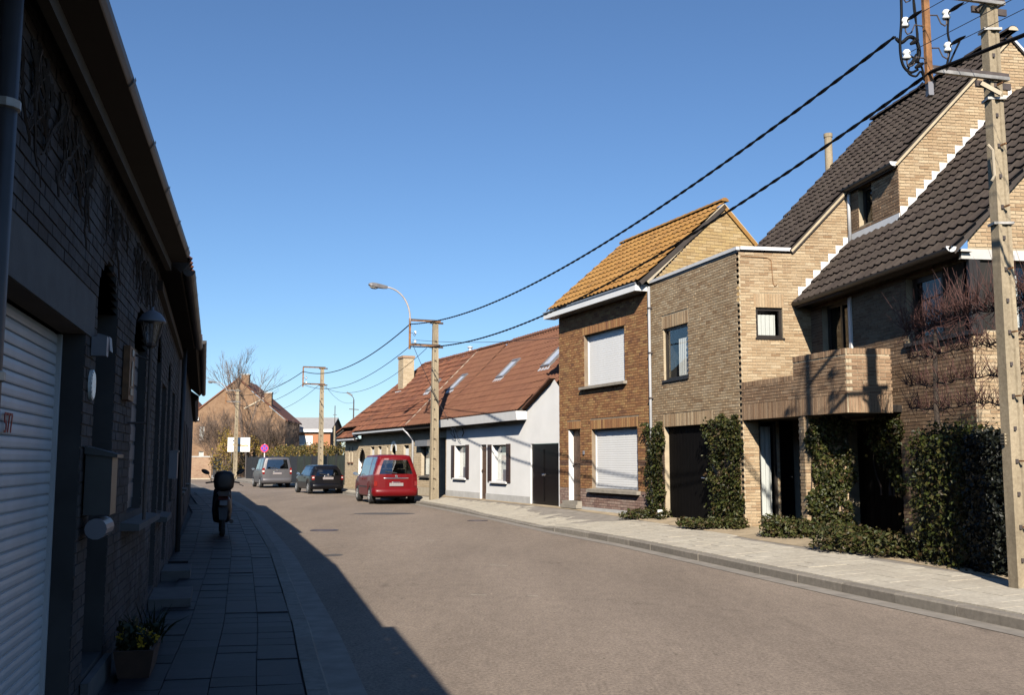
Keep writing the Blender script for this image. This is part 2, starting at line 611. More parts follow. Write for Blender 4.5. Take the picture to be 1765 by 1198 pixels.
def arch(s0, s1, z0, z1, rise, k=6, d=None):
    """an opening with a rounded head as a stack of thin rectangles"""
    c, h = (s0 + s1) / 2, (s1 - s0) / 2
    o = [(s0, s1, z0, z1 - rise) + ((d,) if d else ())]
    for i in range(k):
        a, b = z1 - rise + rise * i / k, z1 - rise + rise * (i + 1) / k
        q = h * math.sqrt(max(0.02, 1 - ((i + .7) / k) ** 2))
        o.append((c - q, c + q, a, b) + ((d,) if d else ()))
    return o


class Bricks:
    """collects the bricks of one house: the 300 largest in view become parts, the rest one part"""
    def __init__(s):
        s.items = {}

    def field(s, F, poly, openings, mat, course=.06, length=.205, joint=.01, skip=(), off=0.0, pr=.011, z0=None, z1=None, start=None):
        zs = [z for _, z in poly]
        z = min(zs) if z0 is None else z0
        top = max(zs) if z1 is None else z1
        k = 0
        while z + course - joint <= top + .012:
            za, zb = z, min(z + course - joint, top)
            ia, ib = crossings(poly, za + .002), crossings(poly, max(za + .004, zb - .004))
            for (a0, a1), (b0, b1) in zip(ia, ib):
                segs = [(max(a0, b0), min(a1, b1))]
                for o in list(openings) + list(skip):
                    if o[2] < zb - .012 and o[3] > za + .012:
                        ns = []
                        for q0, q1 in segs:
                            if o[1] <= q0 or o[0] >= q1:
                                ns.append((q0, q1))
                            else:
                                if o[0] - q0 > .02:
                                    ns.append((q0, o[0]))
                                if q1 - o[1] > .02:
                                    ns.append((o[1], q1))
                        segs = ns
                for q0, q1 in segs:
                    if start and q0 < start[0] and k % 2:
                        q0 = start[1]
                    ph = (length / 2 if k % 2 else 0) + off
                    i = math.floor((q0 - ph) / length)
                    x = ph + i * length
                    while x < q1 - .015:
                        c0, c1 = max(q0, x), min(q1, x + length - joint)
                        if c1 - c0 > .02:
                            s.one(F, c0, c1, za, zb, mat, pr)
                        x += length
            z += course
            k += 1

    def soldier(s, F, s0, s1, z0, z1, mat, w=.06, joint=.009, pr=.012):
        n = max(1, round((s1 - s0) / w))
        w = (s1 - s0) / n
        for i in range(n):
            s.one(F, s0 + i * w, s0 + (i + 1) * w - joint, z0, z1 - joint, mat, pr)

    def one(s, F, s0, s1, z0, z1, mat, pr=.011):
        s.items.setdefault(mat, []).append((F, s0, s1, z0, z1, pr * R.uniform(.65, 1.2)))

    def finish(s, parent, budget=300, name='brick'):
        scored = []
        for mat, L in s.items.items():
            for i, (F, s0, s1, z0, z1, pr) in enumerate(L):
                c = F.P((s0 + s1) / 2, 0, (z0 + z1) / 2)
                v = Vector((0, 0, EYE)) - Vector(c)
                d = v.length
                cs = (v.x * F.n.x + v.y * F.n.y) / d
                fr = abs(c[0]) / max(.1, c[1])
                el = (c[2] - EYE) / max(.1, c[1])
                sc = cs * (s1 - s0) * (z1 - z0) / d ** 2 if (c[1] > 1 and fr < .52 and -.24 < el < .48) else -1
                scored.append((sc, mat, i))
        scored.sort(reverse=True)
        pick = {(mt, i) for sc, mt, i in scored[:budget] if sc > 0}
        for mat, L in s.items.items():
            mb = MB()
            for i, (F, s0, s1, z0, z1, pr) in enumerate(L):
                if (mat, i) in pick:
                    o = bpy.data.objects.new(name, unit_brick(mat))
                    put(o, parent)
                    q = Vector(F.P((s0 + s1) / 2, 0, (z0 + z1) / 2)) - ORG[parent]
                    o.location = q
                    o.rotation_euler = (0, 0, math.atan2(F.n.y, F.n.x) - PI / 2)
                    o.scale = (s1 - s0, pr, z1 - z0)
                else:
                    tn = R.random()
                    P = [F.P(s0, 0, z0), F.P(s1, 0, z0), F.P(s1, 0, z1), F.P(s0, 0, z1),
                         F.P(s0, pr, z0), F.P(s1, pr, z0), F.P(s1, pr, z1), F.P(s0, pr, z1)]
                    mb.add(P, [(4, 5, 6, 7), (0, 1, 5, 4), (1, 2, 6, 5), (2, 3, 7, 6), (3, 0, 4, 7)], tn + .001)
            if mb.f:
                mb.build('bricks', mat, parent, kind='stuff')


UB = {}


def unit_brick(mat):
    if mat not in UB:
        mb = MB()
        P = [(-.5, 0, -.5), (.5, 0, -.5), (.5, 0, .5), (-.5, 0, .5), (-.5, 1, -.5), (.5, 1, -.5), (.5, 1, .5), (-.5, 1, .5)]
        me = bpy.data.meshes.new('brick')
        me.from_pydata(P, [], [(4, 5, 6, 7), (0, 1, 5, 4), (1, 2, 6, 5), (2, 3, 7, 6), (3, 0, 4, 7)])
        me.materials.append(MATS[mat])
        UB[mat] = me
    return UB[mat]


def tile_template(w, g, wave, lip, lift):
    n = 6
    prof = []
    for i in range(n + 1):
        u = i / n
        z = wave * (.5 - .5 * math.cos(2 * PI * min(1, u / .62))) if u < .62 else -.15 * wave * math.sin(PI * (u - .62) / .38)
        prof.append((u * (w + .012) - w / 2, z))
    ln = g + .06
    vs, fs = [], []
    for y, zz in ((0, lift), (ln, .004)):
        for x, z in prof:
            vs.append((x, y, z + zz))
    for x, z in prof:
        vs.append((x, 0, z + lift - lip))
    m1 = n + 1
    for i in range(n):
        fs.append((i, i + 1, m1 + i + 1, m1 + i))
        fs.append((2 * m1 + i, 2 * m1 + i + 1, i + 1, i))
    return vs, fs


def tiles(parent, o, ad, ud, x0, x1, y0, y1, w, g, mat, inside=None, budget=300, wave=.035, lip=.03, lift=.045, jit=.006):
    """rows of roof tiles on a plane: o origin, ad along the eave, ud up the slope"""
    o, ad, ud = Vector(o), Vector(ad).normalized(), Vector(ud).normalized()
    nv = ad.cross(ud)
    if nv.z < 0:
        nv = -nv
    vs, fs = tile_template(w, g, wave, lip, lift)
    me = bpy.data.meshes.new('tile')
    me.from_pydata(vs, [], fs)
    me.materials.append(MATS[mat])
    me.shade_flat()
    L = []
    ny, nx = max(1, math.ceil((y1 - y0) / g - .2)), max(1, math.ceil((x1 - x0) / w - .3))
    for j in range(ny):
        for i in range(nx):
            x, y = x0 + (i + .5) * w, y0 + j * g
            if inside and not inside(x, y + g / 2):
                continue
            c = o + ad * x + ud * y
            v = Vector((0, 0, EYE)) - c
            d = v.length
            fr, el = abs(c.x) / max(.1, c.y), (c.z - EYE) / max(.1, c.y)
            sc = v.dot(nv) / d ** 3 if (c.y > 1 and fr < .53 and el < .48) else -1
            L.append((sc, c))
    order = sorted(range(len(L)), key=lambda k: -L[k][0])
    pick = {k for k in order[:budget] if L[k][0] > -.5}
    mb = MB()
    V0 = [Vector(v) for v in vs]
    for k, (sc, c) in enumerate(L):
        a = R.gauss(0, jit)
        q = c + nv * R.uniform(0, jit)
        A = (ad + ud * a).normalized()
        U = (ud - ad * a).normalized()
        if k in pick:
            ob = bpy.data.objects.new('tile', me)
            put(ob, parent)
            q = q - ORG[parent]
            ob.matrix_local = Matrix(((A.x, U.x, nv.x, q.x), (A.y, U.y, nv.y, q.y), (A.z, U.z, nv.z, q.z), (0, 0, 0, 1)))
        else:
            mb.add([q + A * v.x + U * v.y + nv * v.z for v in V0], fs, R.random() + .001)
    if mb.f:
        mb.build('tiles', mat, parent, kind='stuff')


def ridge(parent, a, b, mat, r=.11, seg=.36):
    a, b = Vector(a), Vector(b)
    n = max(1, round((b - a).length / seg))
    d = (b - a).normalized()
    sd = d.cross(Vector((0, 0, 1))).normalized()
    up = sd.cross(d)
    for k in range(n):
        mb = MB()
        p, q = a + (b - a) * (k / n), a + (b - a) * ((k + 1.08) / n)
        vs = []
        for e, rr in ((p, r * 1.08), (q, r * .94)):
            for i in range(6):
                t_ = PI * i / 5
                vs.append(e + sd * (math.cos(t_) * rr) + up * (math.sin(t_) * rr * .8 - .02))
        mb.add(vs, [(i, i + 1, 7 + i, 6 + i) for i in range(5)] + [(0, 1, 2, 3, 4, 5)])
        rt = mb.build('ridge_tile', mat, parent)
        if k == n - 1:
            mb = MB()
            e = q + d * .004
            mb.add([e + sd * (math.cos(PI * i / 7) * r * .9) + up * (math.sin(PI * i / 7) * r * .72 - .03) for i in range(8)], [tuple(range(8))])
            mb.build('end_plug', 'mortar_cream', rt)


def slab(parent, name, pts, th, mat):
    """a flat polygon given thickness downwards along its own normal"""
    P = [Vector(p) for p in pts]
    n = (P[1] - P[0]).cross(P[2] - P[0]).normalized()
    if n.z > 0:
        n = -n
    mb = MB()
    k = len(P)
    mb.add(P + [p + n * th for p in P], [tuple(range(k)), tuple(range(2 * k - 1, k - 1, -1))] + [(i, (i + 1) % k, k + (i + 1) % k, k + i) for i in range(k)])
    return mb.build(name, mat, parent)


def curtain(parent, F, s0, s1, z0, z1, n, mat='curtain', amp=.018, wl=.09):
    mb = MB()
    k = max(6, int((s1 - s0) / wl * 6))
    vs = []
    for z in (z0, z1):
        for i in range(k + 1):
            x = s0 + (s1 - s0) * i / k
            vs.append(F.P(x, n + amp * math.sin(2 * PI * x / wl) * (1 if z == z0 else .7), z))
    mb.add(vs, [(i, i + 1, k + 2 + i, k + 1 + i) for i in range(k)])
    return mb.build('curtain', mat, parent, smooth=True)


def window(parent, F, s0, s1, z0, z1, rec=.10, fw=.055, fmat='frame_dark', glass='glass', cur=None, mull=(), deep=.6):
    """frame in the reveal, pane, dark room behind, optional curtain (s0,s1,z0,z1)"""
    mb = MB()
    n0, n1 = -rec - .06, -rec
    mb.fbox(F, s0 + .002, s0 + fw, n0, n1, z0 + .002, z1 - .002)
    mb.fbox(F, s1 - fw, s1 - .002, n0, n1, z0 + .002, z1 - .002)
    mb.fbox(F, s0 + fw, s1 - fw, n0, n1 - .002, z0 + .002, z0 + fw)
    mb.fbox(F, s0 + fw, s1 - fw, n0, n1 - .002, z1 - fw, z1 - .002)
    for x in mull:
        mb.fbox(F, x - fw / 2, x + fw / 2, n0, n1 - .003, z0 + fw, z1 - fw)
    o = mb.build('window', fmat, parent)
    g = MB()
    g.fbox(F, s0 + fw * .8, s1 - fw * .8, n1 - .036, n1 - .03, z0 + fw * .8, z1 - fw * .8)
    g.build('pane', glass, o)
    b = MB()
    a0, a1, c0, c1, q0, q1 = s0 - .02, s1 + .02, z0 - .02, z1 + .02, n0 - .01, n0 - deep
    b.quad(F.P(a0, q1, c0), F.P(a1, q1, c0), F.P(a1, q1, c1), F.P(a0, q1, c1))
    b.quad(F.P(a0, q0, c0), F.P(a1, q0, c0), F.P(a1, q1, c0), F.P(a0, q1, c0))
    b.quad(F.P(a0, q0, c1), F.P(a1, q0, c1), F.P(a1, q1, c1), F.P(a0, q1, c1))
    b.quad(F.P(a0, q0, c0), F.P(a0, q1, c0), F.P(a0, q1, c1), F.P(a0, q0, c1))
    b.quad(F.P(a1, q0, c0), F.P(a1, q1, c0), F.P(a1, q1, c1), F.P(a1, q0, c1))
    b.build('interior', 'room_dark', o)
    if cur:
        curtain(o, F, cur[0], cur[1], cur[2], cur[3], n0 + .002)
    return o


def roller(parent, F, s0, s1, z0, z1, rec, slat=.055, mat='shutter_white', name='roller_shutter', gap=.004, bulge=1.0):
    """a closed roller shutter: guides, bottom bar and every slat a piece of its own"""
    mb = MB()
    mb.fbox(F, s0 + .002, s0 + .04, -rec - .03, -rec + .012, z0, z1)
    mb.fbox(F, s1 - .04, s1 - .002, -rec - .03, -rec + .012, z0, z1)
    mb.fbox(F, s0 + .04, s1 - .04, -rec - .03, -rec + .014, z0 + .002, z0 + .05)
    o = mb.build(name, mat, parent)
    a = Vector(F.P(s0 + .041, -rec - .02, 0))
    b = Vector(F.P(s1 - .041, -rec - .02, 0))
    wd = (b - a).length
    h = slat - gap
    me = bpy.data.meshes.new('slat')
    vs, fs = [], []
    prof = [(.0, 0), (.006, h * .06), (.009, h * .2), (.010, h * .6), (.007, h * .94), (0, h)]
    for x in (-wd / 2, wd / 2):
        for y, z in prof:
            vs.append((x, y * bulge, z))
    k = len(prof)
    for i in range(k - 1):
        fs.append((i, k + i, k + i + 1, i + 1))
    vs += [(-wd / 2, 0, h), (wd / 2, 0, h), (wd / 2, -.004, h + gap + .004), (-wd / 2, -.004, h + gap + .004)]
    fs.append((2 * k, 2 * k + 1, 2 * k + 2, 2 * k + 3))
    me.from_pydata(vs, [], fs)
    me.materials.append(MATS[mat])
    c = (a + b) / 2
    n = int((z1 - z0 - .052) / slat)
    rz = math.atan2(F.n.y, F.n.x) - PI / 2
    for i in range(n + 1):
        if z0 + .052 + i * slat + h > z1 + .03:
            break
        q = bpy.data.objects.new('slat', me)
        put(q, o)
        q.location = Vector((c.x, c.y, z0 + .052 + i * slat)) - ORG[o]
        q.rotation_euler = (0, 0, rz)
    return o


def leaves(name, pts, size, mat, parent=None, normals=None, sp=.7, kind=None, up=0.0):
    """many small folded leaves at the given points"""
    pts = np.asarray(pts, float)
    n = len(pts)
    off = ORG[parent] if parent is not None else Vector((0, 0, 0))
    nm = NR.normal(size=(n, 3)) * sp
    if normals is not None:
        nm = nm + np.asarray(normals, float)
    nm[:, 2] += up
    nm /= np.linalg.norm(nm, axis=1)[:, None] + 1e-9
    rv = NR.normal(size=(n, 3))
    a = np.cross(nm, rv)
    a /= np.linalg.norm(a, axis=1)[:, None] + 1e-9
    b = np.cross(nm, a)
    sz = size * NR.uniform(.6, 1.35, size=(n, 1))
    base = pts - np.array(off)
    fold = nm * sz * .18
    v = np.stack([base - a * sz * .55, base + b * sz * .42 + fold, base + a * sz * .6, base - b * sz * .42 + fold], 1).reshape(-1, 3)
    f = np.arange(n * 4).reshape(n, 4)
    tri = np.concatenate([f[:, [0, 1, 2]], f[:, [0, 2, 3]]], 1).reshape(-1, 3)
    me = bpy.data.meshes.new(name)
    me.from_pydata(v.tolist(), [], tri.tolist())
    at = me.attributes.new('tone', 'FLOAT', 'FACE')
    at.data.foreach_set('value', np.repeat(NR.uniform(0.001, .999, n), 2))
    me.materials.append(MATS[mat])
    o = put(bpy.data.objects.new(name, me), parent)
    ORG[o] = off
    if kind:
        o['kind'] = kind
    return o


def polyline_at(pl, y):
    for (x0, y0), (x1, y1) in zip(pl[:-1], pl[1:]):
        if y0 <= y <= y1:
            return x0 + (x1 - x0) * (y - y0) / (y1 - y0)
    return pl[-1][0] if y > pl[-1][1] else pl[0][0]

# ------------------------------------------------------------------ ground, road, kerbs, pavements
KR = [(8.4, -4), (7.35, 0), (4.85, 9.68), (4.03, 12.44), (3.29, 15.22), (2.19, 19.36), (1.01, 22.8), (-.35, 27.7), (-2.0, 33), (-3.45, 37.5),
      (-5.7, 43), (-8.1, 49), (-9.6, 52.5), (-12.7, 60), (-16.5, 67), (-23.0, 83), (-31, 102), (-50, 150)]
BR = [(10.0, -4), (8.6, 1), (6.15, 11), (5.75, 13.2), (5.25, 15.5), (4.55, 17.6), (4.05, 20.2), (3.2, 23.8), (2.6, 25.6), (1.15, 28.9),
      (-.6, 33.4), (-2.95, 39.0), (-5.8, 45.5), (-8.75, 52.3), (-10.6, 58), (-15.4, 67.5), (-21.7, 83), (-29.5, 102), (-48.5, 150)]
KL = [(1.35, -4), (-.98, 5.9), (-1.29, 7.08), (-1.92, 9.61), (-3.93, 17.04), (-7.6, 29.46), (-13.5, 46.5), (-25.5, 78), (-35, 102), (-54, 150)]
BL = [(-.06, -4), (-1.05, 0), (-3.51, 9.69), (-5.53, 16.5), (-9.67, 30), (-15.0, 47), (-27.3, 80), (-37, 102), (-56, 150)]


def resample(pl, step, y0, y1):
    pts = []
    d = 0.0
    y = y0
    P = [Vector((polyline_at(pl, y0 + (y1 - y0) * i / 4000), y0 + (y1 - y0) * i / 4000)) for i in range(4001)]
    # light smoothing so that the kerb bends instead of kinking
    X = np.array([p.x for p in P])
    k = 61
    Xp = np.pad(X, k // 2, mode='reflect', reflect_type='odd')
    X = np.convolve(Xp, np.ones(k) / k, 'valid')
    P = [Vector((x, p.y)) for x, p in zip(X, P)]
    pts.append(P[0])
    acc = 0.0
    for a, b in zip(P[:-1], P[1:]):
        acc += (b - a).length
        if acc >= step:
            pts.append(b)
            acc -= step
    return pts


def normals_of(pts, side):
    out = []
    for i in range(len(pts)):
        d = (pts[min(i + 1, len(pts) - 1)] - pts[max(i - 1, 0)]).normalized()
        out.append(Vector((d.y, -d.x)) * side)          # side +1: to the right of travel
    return out


mb = MB()
mb.quad((-400, -120, -.06), (400, -120, -.06), (400, 900, -.06), (-400, 900, -.06))
tag(mb.build('ground', 'earth'), kind='structure')

ys = [-4 + i * 1.0 for i in range(155)]
kr, kl = resample(KR, .5, -4, 149.5), resample(KL, .5, -4, 149.5)
mb = MB()
for a, b in zip(ys[:-1], ys[1:]):
    x0, x1 = polyline_at(KL, a) - .1, polyline_at(KR, a) + .1
    u0, u1 = polyline_at(KL, b) - .1, polyline_at(KR, b) + .1
    mb.quad((x0, a, 0), (x1, a, 0), (u1, b, 0), (u0, b, 0))
road = tag(mb.build('road', 'asphalt'), kind='structure')


def kerb_h(y):
    if 22.6 < y < 24.2:
        return .12 - .075 * (y - 22.6) / 1.6
    if 24.2 <= y < 29.5:
        return .045
    if 29.5 <= y < 31.5:
        return .045 + .055 * (y - 29.5) / 2
    return .12 if y < 29 else .10


def strip(name, pts, nrm, o0, o1, z0, z1, mat, parent=None, kind='structure'):
    mb = MB()
    for i in range(len(pts) - 1):
        A, B = pts[i], pts[i + 1]
        a, b = nrm[i], nrm[i + 1]
        q = [A + a * o0, A + a * o1, B + b * o1, B + b * o0]
        mb.quad((q[0].x, q[0].y, z0), (q[1].x, q[1].y, z1), (q[2].x, q[2].y, z1), (q[3].x, q[3].y, z0))
    o = mb.build(name, mat, parent)
    if kind:
        o['kind'] = kind
    return o


krn, kln = normals_of(kr, 1), normals_of(kl, -1)
strip('gutter', kr, krn, -.28, .01, .006, .004, 'gutter_concrete')
strip('gutter', kl, kln, -.28, .01, .006, .004, 'gutter_concrete')

for nm, pl, side in (('kerb', KR, 1), ('kerb', KL, -1)):
    st = resample(pl, 1.0, -4, 110)
    sn = normals_of(st, side)
    kb = MB()
    for i in range(len(st) - 1):                       # bedding under the stones
        A, B, a, b = st[i], st[i + 1], sn[i], sn[i + 1]
        q = [A + a * .01, A + a * .14, B + b * .14, B + b * .01]
        kb.hexa([(p.x, p.y, -.05) for p in q] + [(p.x, p.y, .02) for p in q])
    kerb = tag(kb.build(nm, 'kerb_stone'), kind='structure')
    for i in range(len(st) - 1):
        A, B, a, b = st[i], st[i + 1], sn[i], sn[i + 1]
        t_ = (B - A).normalized() * .006
        ha, hb = (kerb_h(A.y), kerb_h(B.y)) if side > 0 else (.12, .12)
        j = R.uniform(-.004, .004)
        A2, B2 = A + t_, B - t_
        q0, q1, q2, q3 = A2 + a * j, A2 + a * (.15 + j), B2 + b * (.15 + j), B2 + b * j
        e = .018
        lo = [(p.x, p.y, .0) for p in (q0, q1, q2, q3)]
        mid = [(q0.x, q0.y, ha - e), (q1.x, q1.y, ha), (q2.x, q2.y, hb), (q3.x, q3.y, hb - e)]
        qa, qb = A2 + a * (j + e), B2 + b * (j + e)
        s_ = MB()
        s_.add(lo + mid + [(qa.x, qa.y, ha), (qb.x, qb.y, hb)],
               [(0, 3, 7, 4), (4, 7, 9, 8), (8, 9, 6, 5), (0, 4, 8, 5, 1), (3, 2, 6, 9, 7), (1, 5, 6, 2)])
        s_.build('kerb_stone', 'kerb_stone', kerb)


def slab_field(parent, pl, back, side, y0, y1, step, z_of, mat, base_mat, wd, gap=.006, budget=300, maxk=14):
    st = resample(pl, step, y0, y1)
    sn = normals_of(st, side)
    L = []
    for i in range(len(st) - 1):
        A, B, a, b = st[i], st[i + 1], sn[i], sn[i + 1]
        for k in range(maxk):
            o0, o1 = .16 + k * wd, .16 + (k + 1) * wd
            c = (A + B) / 2 + (a + b) / 2 * o1
            lim = polyline_at(back, c.y)
            if side * (lim - c.x) < -.02:
                break
            half = wd / 2 if (k % 2 and False) else 0
            t_ = (B - A).normalized() * gap / 2
            q = [A + a * (o0 + gap / 2) + t_, A + a * (o1 - gap / 2) + t_, B + b * (o1 - gap / 2) - t_, B + b * (o0 + gap / 2) - t_]
            dz = R.gauss(0, .0022)
            zz = [z_of(A.y, o0) + dz, z_of(A.y, o1) + dz + R.gauss(0, .001), z_of(B.y, o1) + dz, z_of(B.y, o0) + dz + R.gauss(0, .001)]
            d2 = c.x ** 2 + c.y ** 2 + 2.2
            fr = abs(c.x) / max(.1, c.y)
            sc = 1 / d2 ** 1.5 if (c.y > 4.0 and fr < .56) else -1
            L.append((sc, q, zz))
    order = sorted(range(len(L)), key=lambda n: -L[n][0])
    pick = set(n for n in order[:budget] if L[n][0] > 0)
    rest = MB()
    for n, (sc, q, zz) in enumerate(L):
        P = [(p.x, p.y, z - .03) for p, z in zip(q, zz)] + [(p.x, p.y, z) for p, z in zip(q, zz)]
        F_ = [(4, 5, 6, 7), (0, 1, 5, 4), (1, 2, 6, 5), (2, 3, 7, 6), (3, 0, 4, 7)]
        if n in pick:
            s_ = MB()
            s_.add(P, F_)
            s_.build('slab', mat, parent)
        else:
            rest.add(P, F_, R.random() + .001)
    if rest.f:
        rest.build('slabs', mat, parent, kind='stuff')


def sheet(name, p0, p1, z0, z1, mat, y0, y1, step=1.0, lead=0.0):
    mb = MB()
    n = int((y1 - y0) / step)
    for i in range(n):
        a, b = y0 + i * step, y0 + (i + 1) * step
        mb.quad((polyline_at(p0, a) + lead, a, z0(a)), (polyline_at(p1, a), a, z1(a)), (polyline_at(p1, b), b, z1(b)), (polyline_at(p0, b) + lead, b, z0(b)))
    return tag(mb.build(name, mat), kind='structure')


def zb(y):            # height of the back edge of the right pavement
    return .20 if y < 24 else (.20 + .08 * min(1, (y - 24) / 4) if y < 36 else max(.2, .28 - .012 * (y - 36)))


pav = sheet('pavement', KR, BR, lambda y: kerb_h(y) - .008, lambda y: zb(y) - .006, 'gutter_concrete', -4, 149, lead=.12)


def z_right(y, o):
    x0 = polyline_at(KR, y)
    x1 = polyline_at(BR, y)
    return kerb_h(y) + (zb(y) - kerb_h(y)) * min(1, o / max(.3, x1 - x0)) + .001


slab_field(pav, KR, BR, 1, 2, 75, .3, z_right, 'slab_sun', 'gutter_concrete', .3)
FACR = [(12, -4), (9.5, 1), (7.3, 11), (7.0, 14), (6.6, 17), (4.75, 20.15), (3.5, 24.13), (1.5, 29.03), (-2.65, 39.1), (-8.4, 52.3), (-9.6, 58), (-14.4, 67.5), (-20.5, 83), (-27.5, 102), (-46, 150)]
sheet('yard', BR, FACR, lambda y: zb(y) - .004, lambda y: .30 if y < 40 else .24, 'sandy', -4, 60, lead=-.05)
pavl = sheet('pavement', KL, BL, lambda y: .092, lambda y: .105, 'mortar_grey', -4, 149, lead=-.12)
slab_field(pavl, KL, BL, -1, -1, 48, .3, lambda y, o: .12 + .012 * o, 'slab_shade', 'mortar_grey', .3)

# covers, patches and old paint flecks in the road surface
def disc(c, rx, ry, z, n=20):
    return [(c[0] + rx * math.cos(2 * PI * i / n) * R.uniform(.96, 1.04), c[1] + ry * math.sin(2 * PI * i / n) * R.uniform(.96, 1.04), z) for i in range(n)]


def cover(c, r, z=.009):
    mb = MB()
    mb.lathe((c[0], c[1], 0), [(r, 0), (r, z), (r * .86, z), (r * .86, z - .004), (r * .8, z - .004), (r * .8, z), (.01, z)], 20)
    for i in range(-2, 3):
        mb.box(c[0] - r * .6, c[0] + r * .6, c[1] + i * r * .28 - .012, c[1] + i * r * .28 + .012, z - .001, z + .003)
    mb.build('drain_cover', 'iron', road)


cover((-4.35, 23.4), .33)
cover((-.93, 27.2), .28)
mb = MB()
mb.add(disc((-3.9, 30.8), .95, .55, .0035), [tuple(range(20))])
mb.add(disc((-3.05, 17.3), .16, .2, .0035), [tuple(range(20))])
mb.build('repair_patch', 'asphalt_patch', road, kind='stuff')
mb = MB()
for cx, cy, l, a in ((-2.15, 20.3, .42, .02), (-1.65, 20.45, .16, .03), (-.2, 15.6, .3, .02), (1.0, 22.0, .5, .018), (-.4, 12.2, .2, .015), (.25, 12.1, .13, .02)):
    d = Vector((.94, -.34, 0))
    n_ = Vector((.34, .94, 0))
    c = Vector((cx, cy, .0042))
    k = 7
    up = [c + d * (l * (i / k - .5)) + n_ * a * R.uniform(.4, 1.2) for i in range(k + 1)]
    dn = [c + d * (l * (i / k - .5)) - n_ * a * R.uniform(.4, 1.2) for i in range(k + 1)]
    mb.add(up + dn, [(i, i + 1, k + 2 + i, k + 1 + i) for i in range(k)])
mb.build('paint_fleck', 'slab_sun', road, kind='stuff')

# ------------------------------------------------------------------ shaded row on the left
DL = (-.2465, .969)
L1 = Frame((-1.044, 0), DL, -1)
L1b = L1.at(10.0)
L2 = Frame(L1b, (-.285, .958), -1)
L2b = L2.at(7.1)
L3 = Frame(L2b, (-.2935, .956), -1)
L3b = L3.at(14.2)
L4 = Frame(L3b, (-.300, .954), -1)


def low_roof(parent, F, s0, s1, ze, ov, mat, rows=3, back=4.2, tile_rows=True, slope=.85):
    """eave tiles, roof slab, and the hidden rear of a low house"""
    pts = [F.P(s0, ov, ze - .02), F.P(s1, ov, ze - .02), F.P(s1, -back, ze - .02 + slope * (back + ov)), F.P(s0, -back, ze - .02 + slope * (back + ov))]
    r = slab(parent, 'roof', pts, .12, 'deck_dark')
    if tile_rows:
        ud = Vector((-F.n.x, -F.n.y, slope))
        tiles(r, F.P(s0, ov - .02, ze - .005), (F.d.x, F.d.y, 0), ud, 0, s1 - s0, 0, rows * .31, .23, .31, mat)
    b = MB()
    hz = ze - .05 + slope * (back + ov)
    b.quad(F.P(s0, -back, hz), F.P(s1, -back, hz), F.P(s1, -2 * back, ze), F.P(s0, -2 * back, ze))
    b.quad(F.P(s0, -2 * back, 0), F.P(s1, -2 * back, 0), F.P(s1, -2 * back, ze), F.P(s0, -2 * back, ze))
    for s in (s0, s1):
        b.add([F.P(s, -.01, 0), F.P(s, -2 * back, 0), F.P(s, -2 * back, ze), F.P(s, -back, hz), F.P(s, -.01, ze - .02 + slope * ov)], [(0, 1, 2, 3, 4)])
    b.build('rear', 'mortar_grey', parent)
    return r


def gutter(parent, F, s0, s1, n, z, r=.075, mat='gutter_dark', joint=1.1):
    mb = MB()
    k = 8
    def ring(s):
        return [F.P(s, n + r * math.cos(PI + PI * i / k), z + r * math.sin(PI + PI * i / k)) for i in range(k + 1)]
    A, B = ring(s0), ring(s1)
    mb.add(A + B, [(i, i + 1, k + 2 + i, k + 1 + i) for i in range(k)])
    mb.add(A, [tuple(range(k + 1))])
    mb.add(B, [tuple(range(k, -1, -1))])
    s = s0 + .3
    while s < s1:
        a = [F.P(s, n + (r + .008) * math.cos(PI + PI * i / k), z + (r + .008) * math.sin(PI + PI * i / k)) for i in range(k + 1)]
        b = [F.P(s + .05, n + (r + .008) * math.cos(PI + PI * i / k), z + (r + .008) * math.sin(PI + PI * i / k)) for i in range(k + 1)]
        mb.add(a + b, [(i, i + 1, k + 2 + i, k + 1 + i) for i in range(k)])
        s += joint
    return mb.build('gutter', mat, parent, smooth=False)


def stepped_sill(parent, F, s0, s1, z, th=.09, out_=.13, mat='sill_dark', name='sill'):
    mb = MB()
    mb.hexa([F.P(s0, -.08, z - th), F.P(s1, -.08, z - th), F.P(s1, out_, z - th), F.P(s0, out_, z - th),
             F.P(s0, -.08, z + .015), F.P(s1, -.08, z + .015), F.P(s1, out_, z - .01), F.P(s0, out_, z - .01)])
    return mb.build(name, mat, parent)


def door(parent, F, s0, s1, z0, z1, rec, mat, knob=True, panels=2):
    mb = MB()
    mb.fbox(F, s0 + .01, s1 - .01, -rec - .05, -rec, z0, z1)
    o = mb.build('door', mat, parent)
    pm = MB()
    wd = (s1 - s0 - .2)
    for i in range(panels):
        a, b = z0 + .15 + (z1 - z0 - .25) * i / panels, z0 + .05 + (z1 - z0 - .25) * (i + 1) / panels
        pm.fbox(F, s0 + .11, s0 + .11 + wd, -rec - .004, -rec + .018, a, b)
    pm.build('door_panel', mat, o)
    if knob:
        k = MB()
        k.lathe(F.P(s1 - .09, -rec + .045, z0 + 1.0), [(.012, -.05), (.02, -.02), (.028, .01), (.02, .03)], 8, 'y')
        k.build('knob', 'chrome', o)
    return o


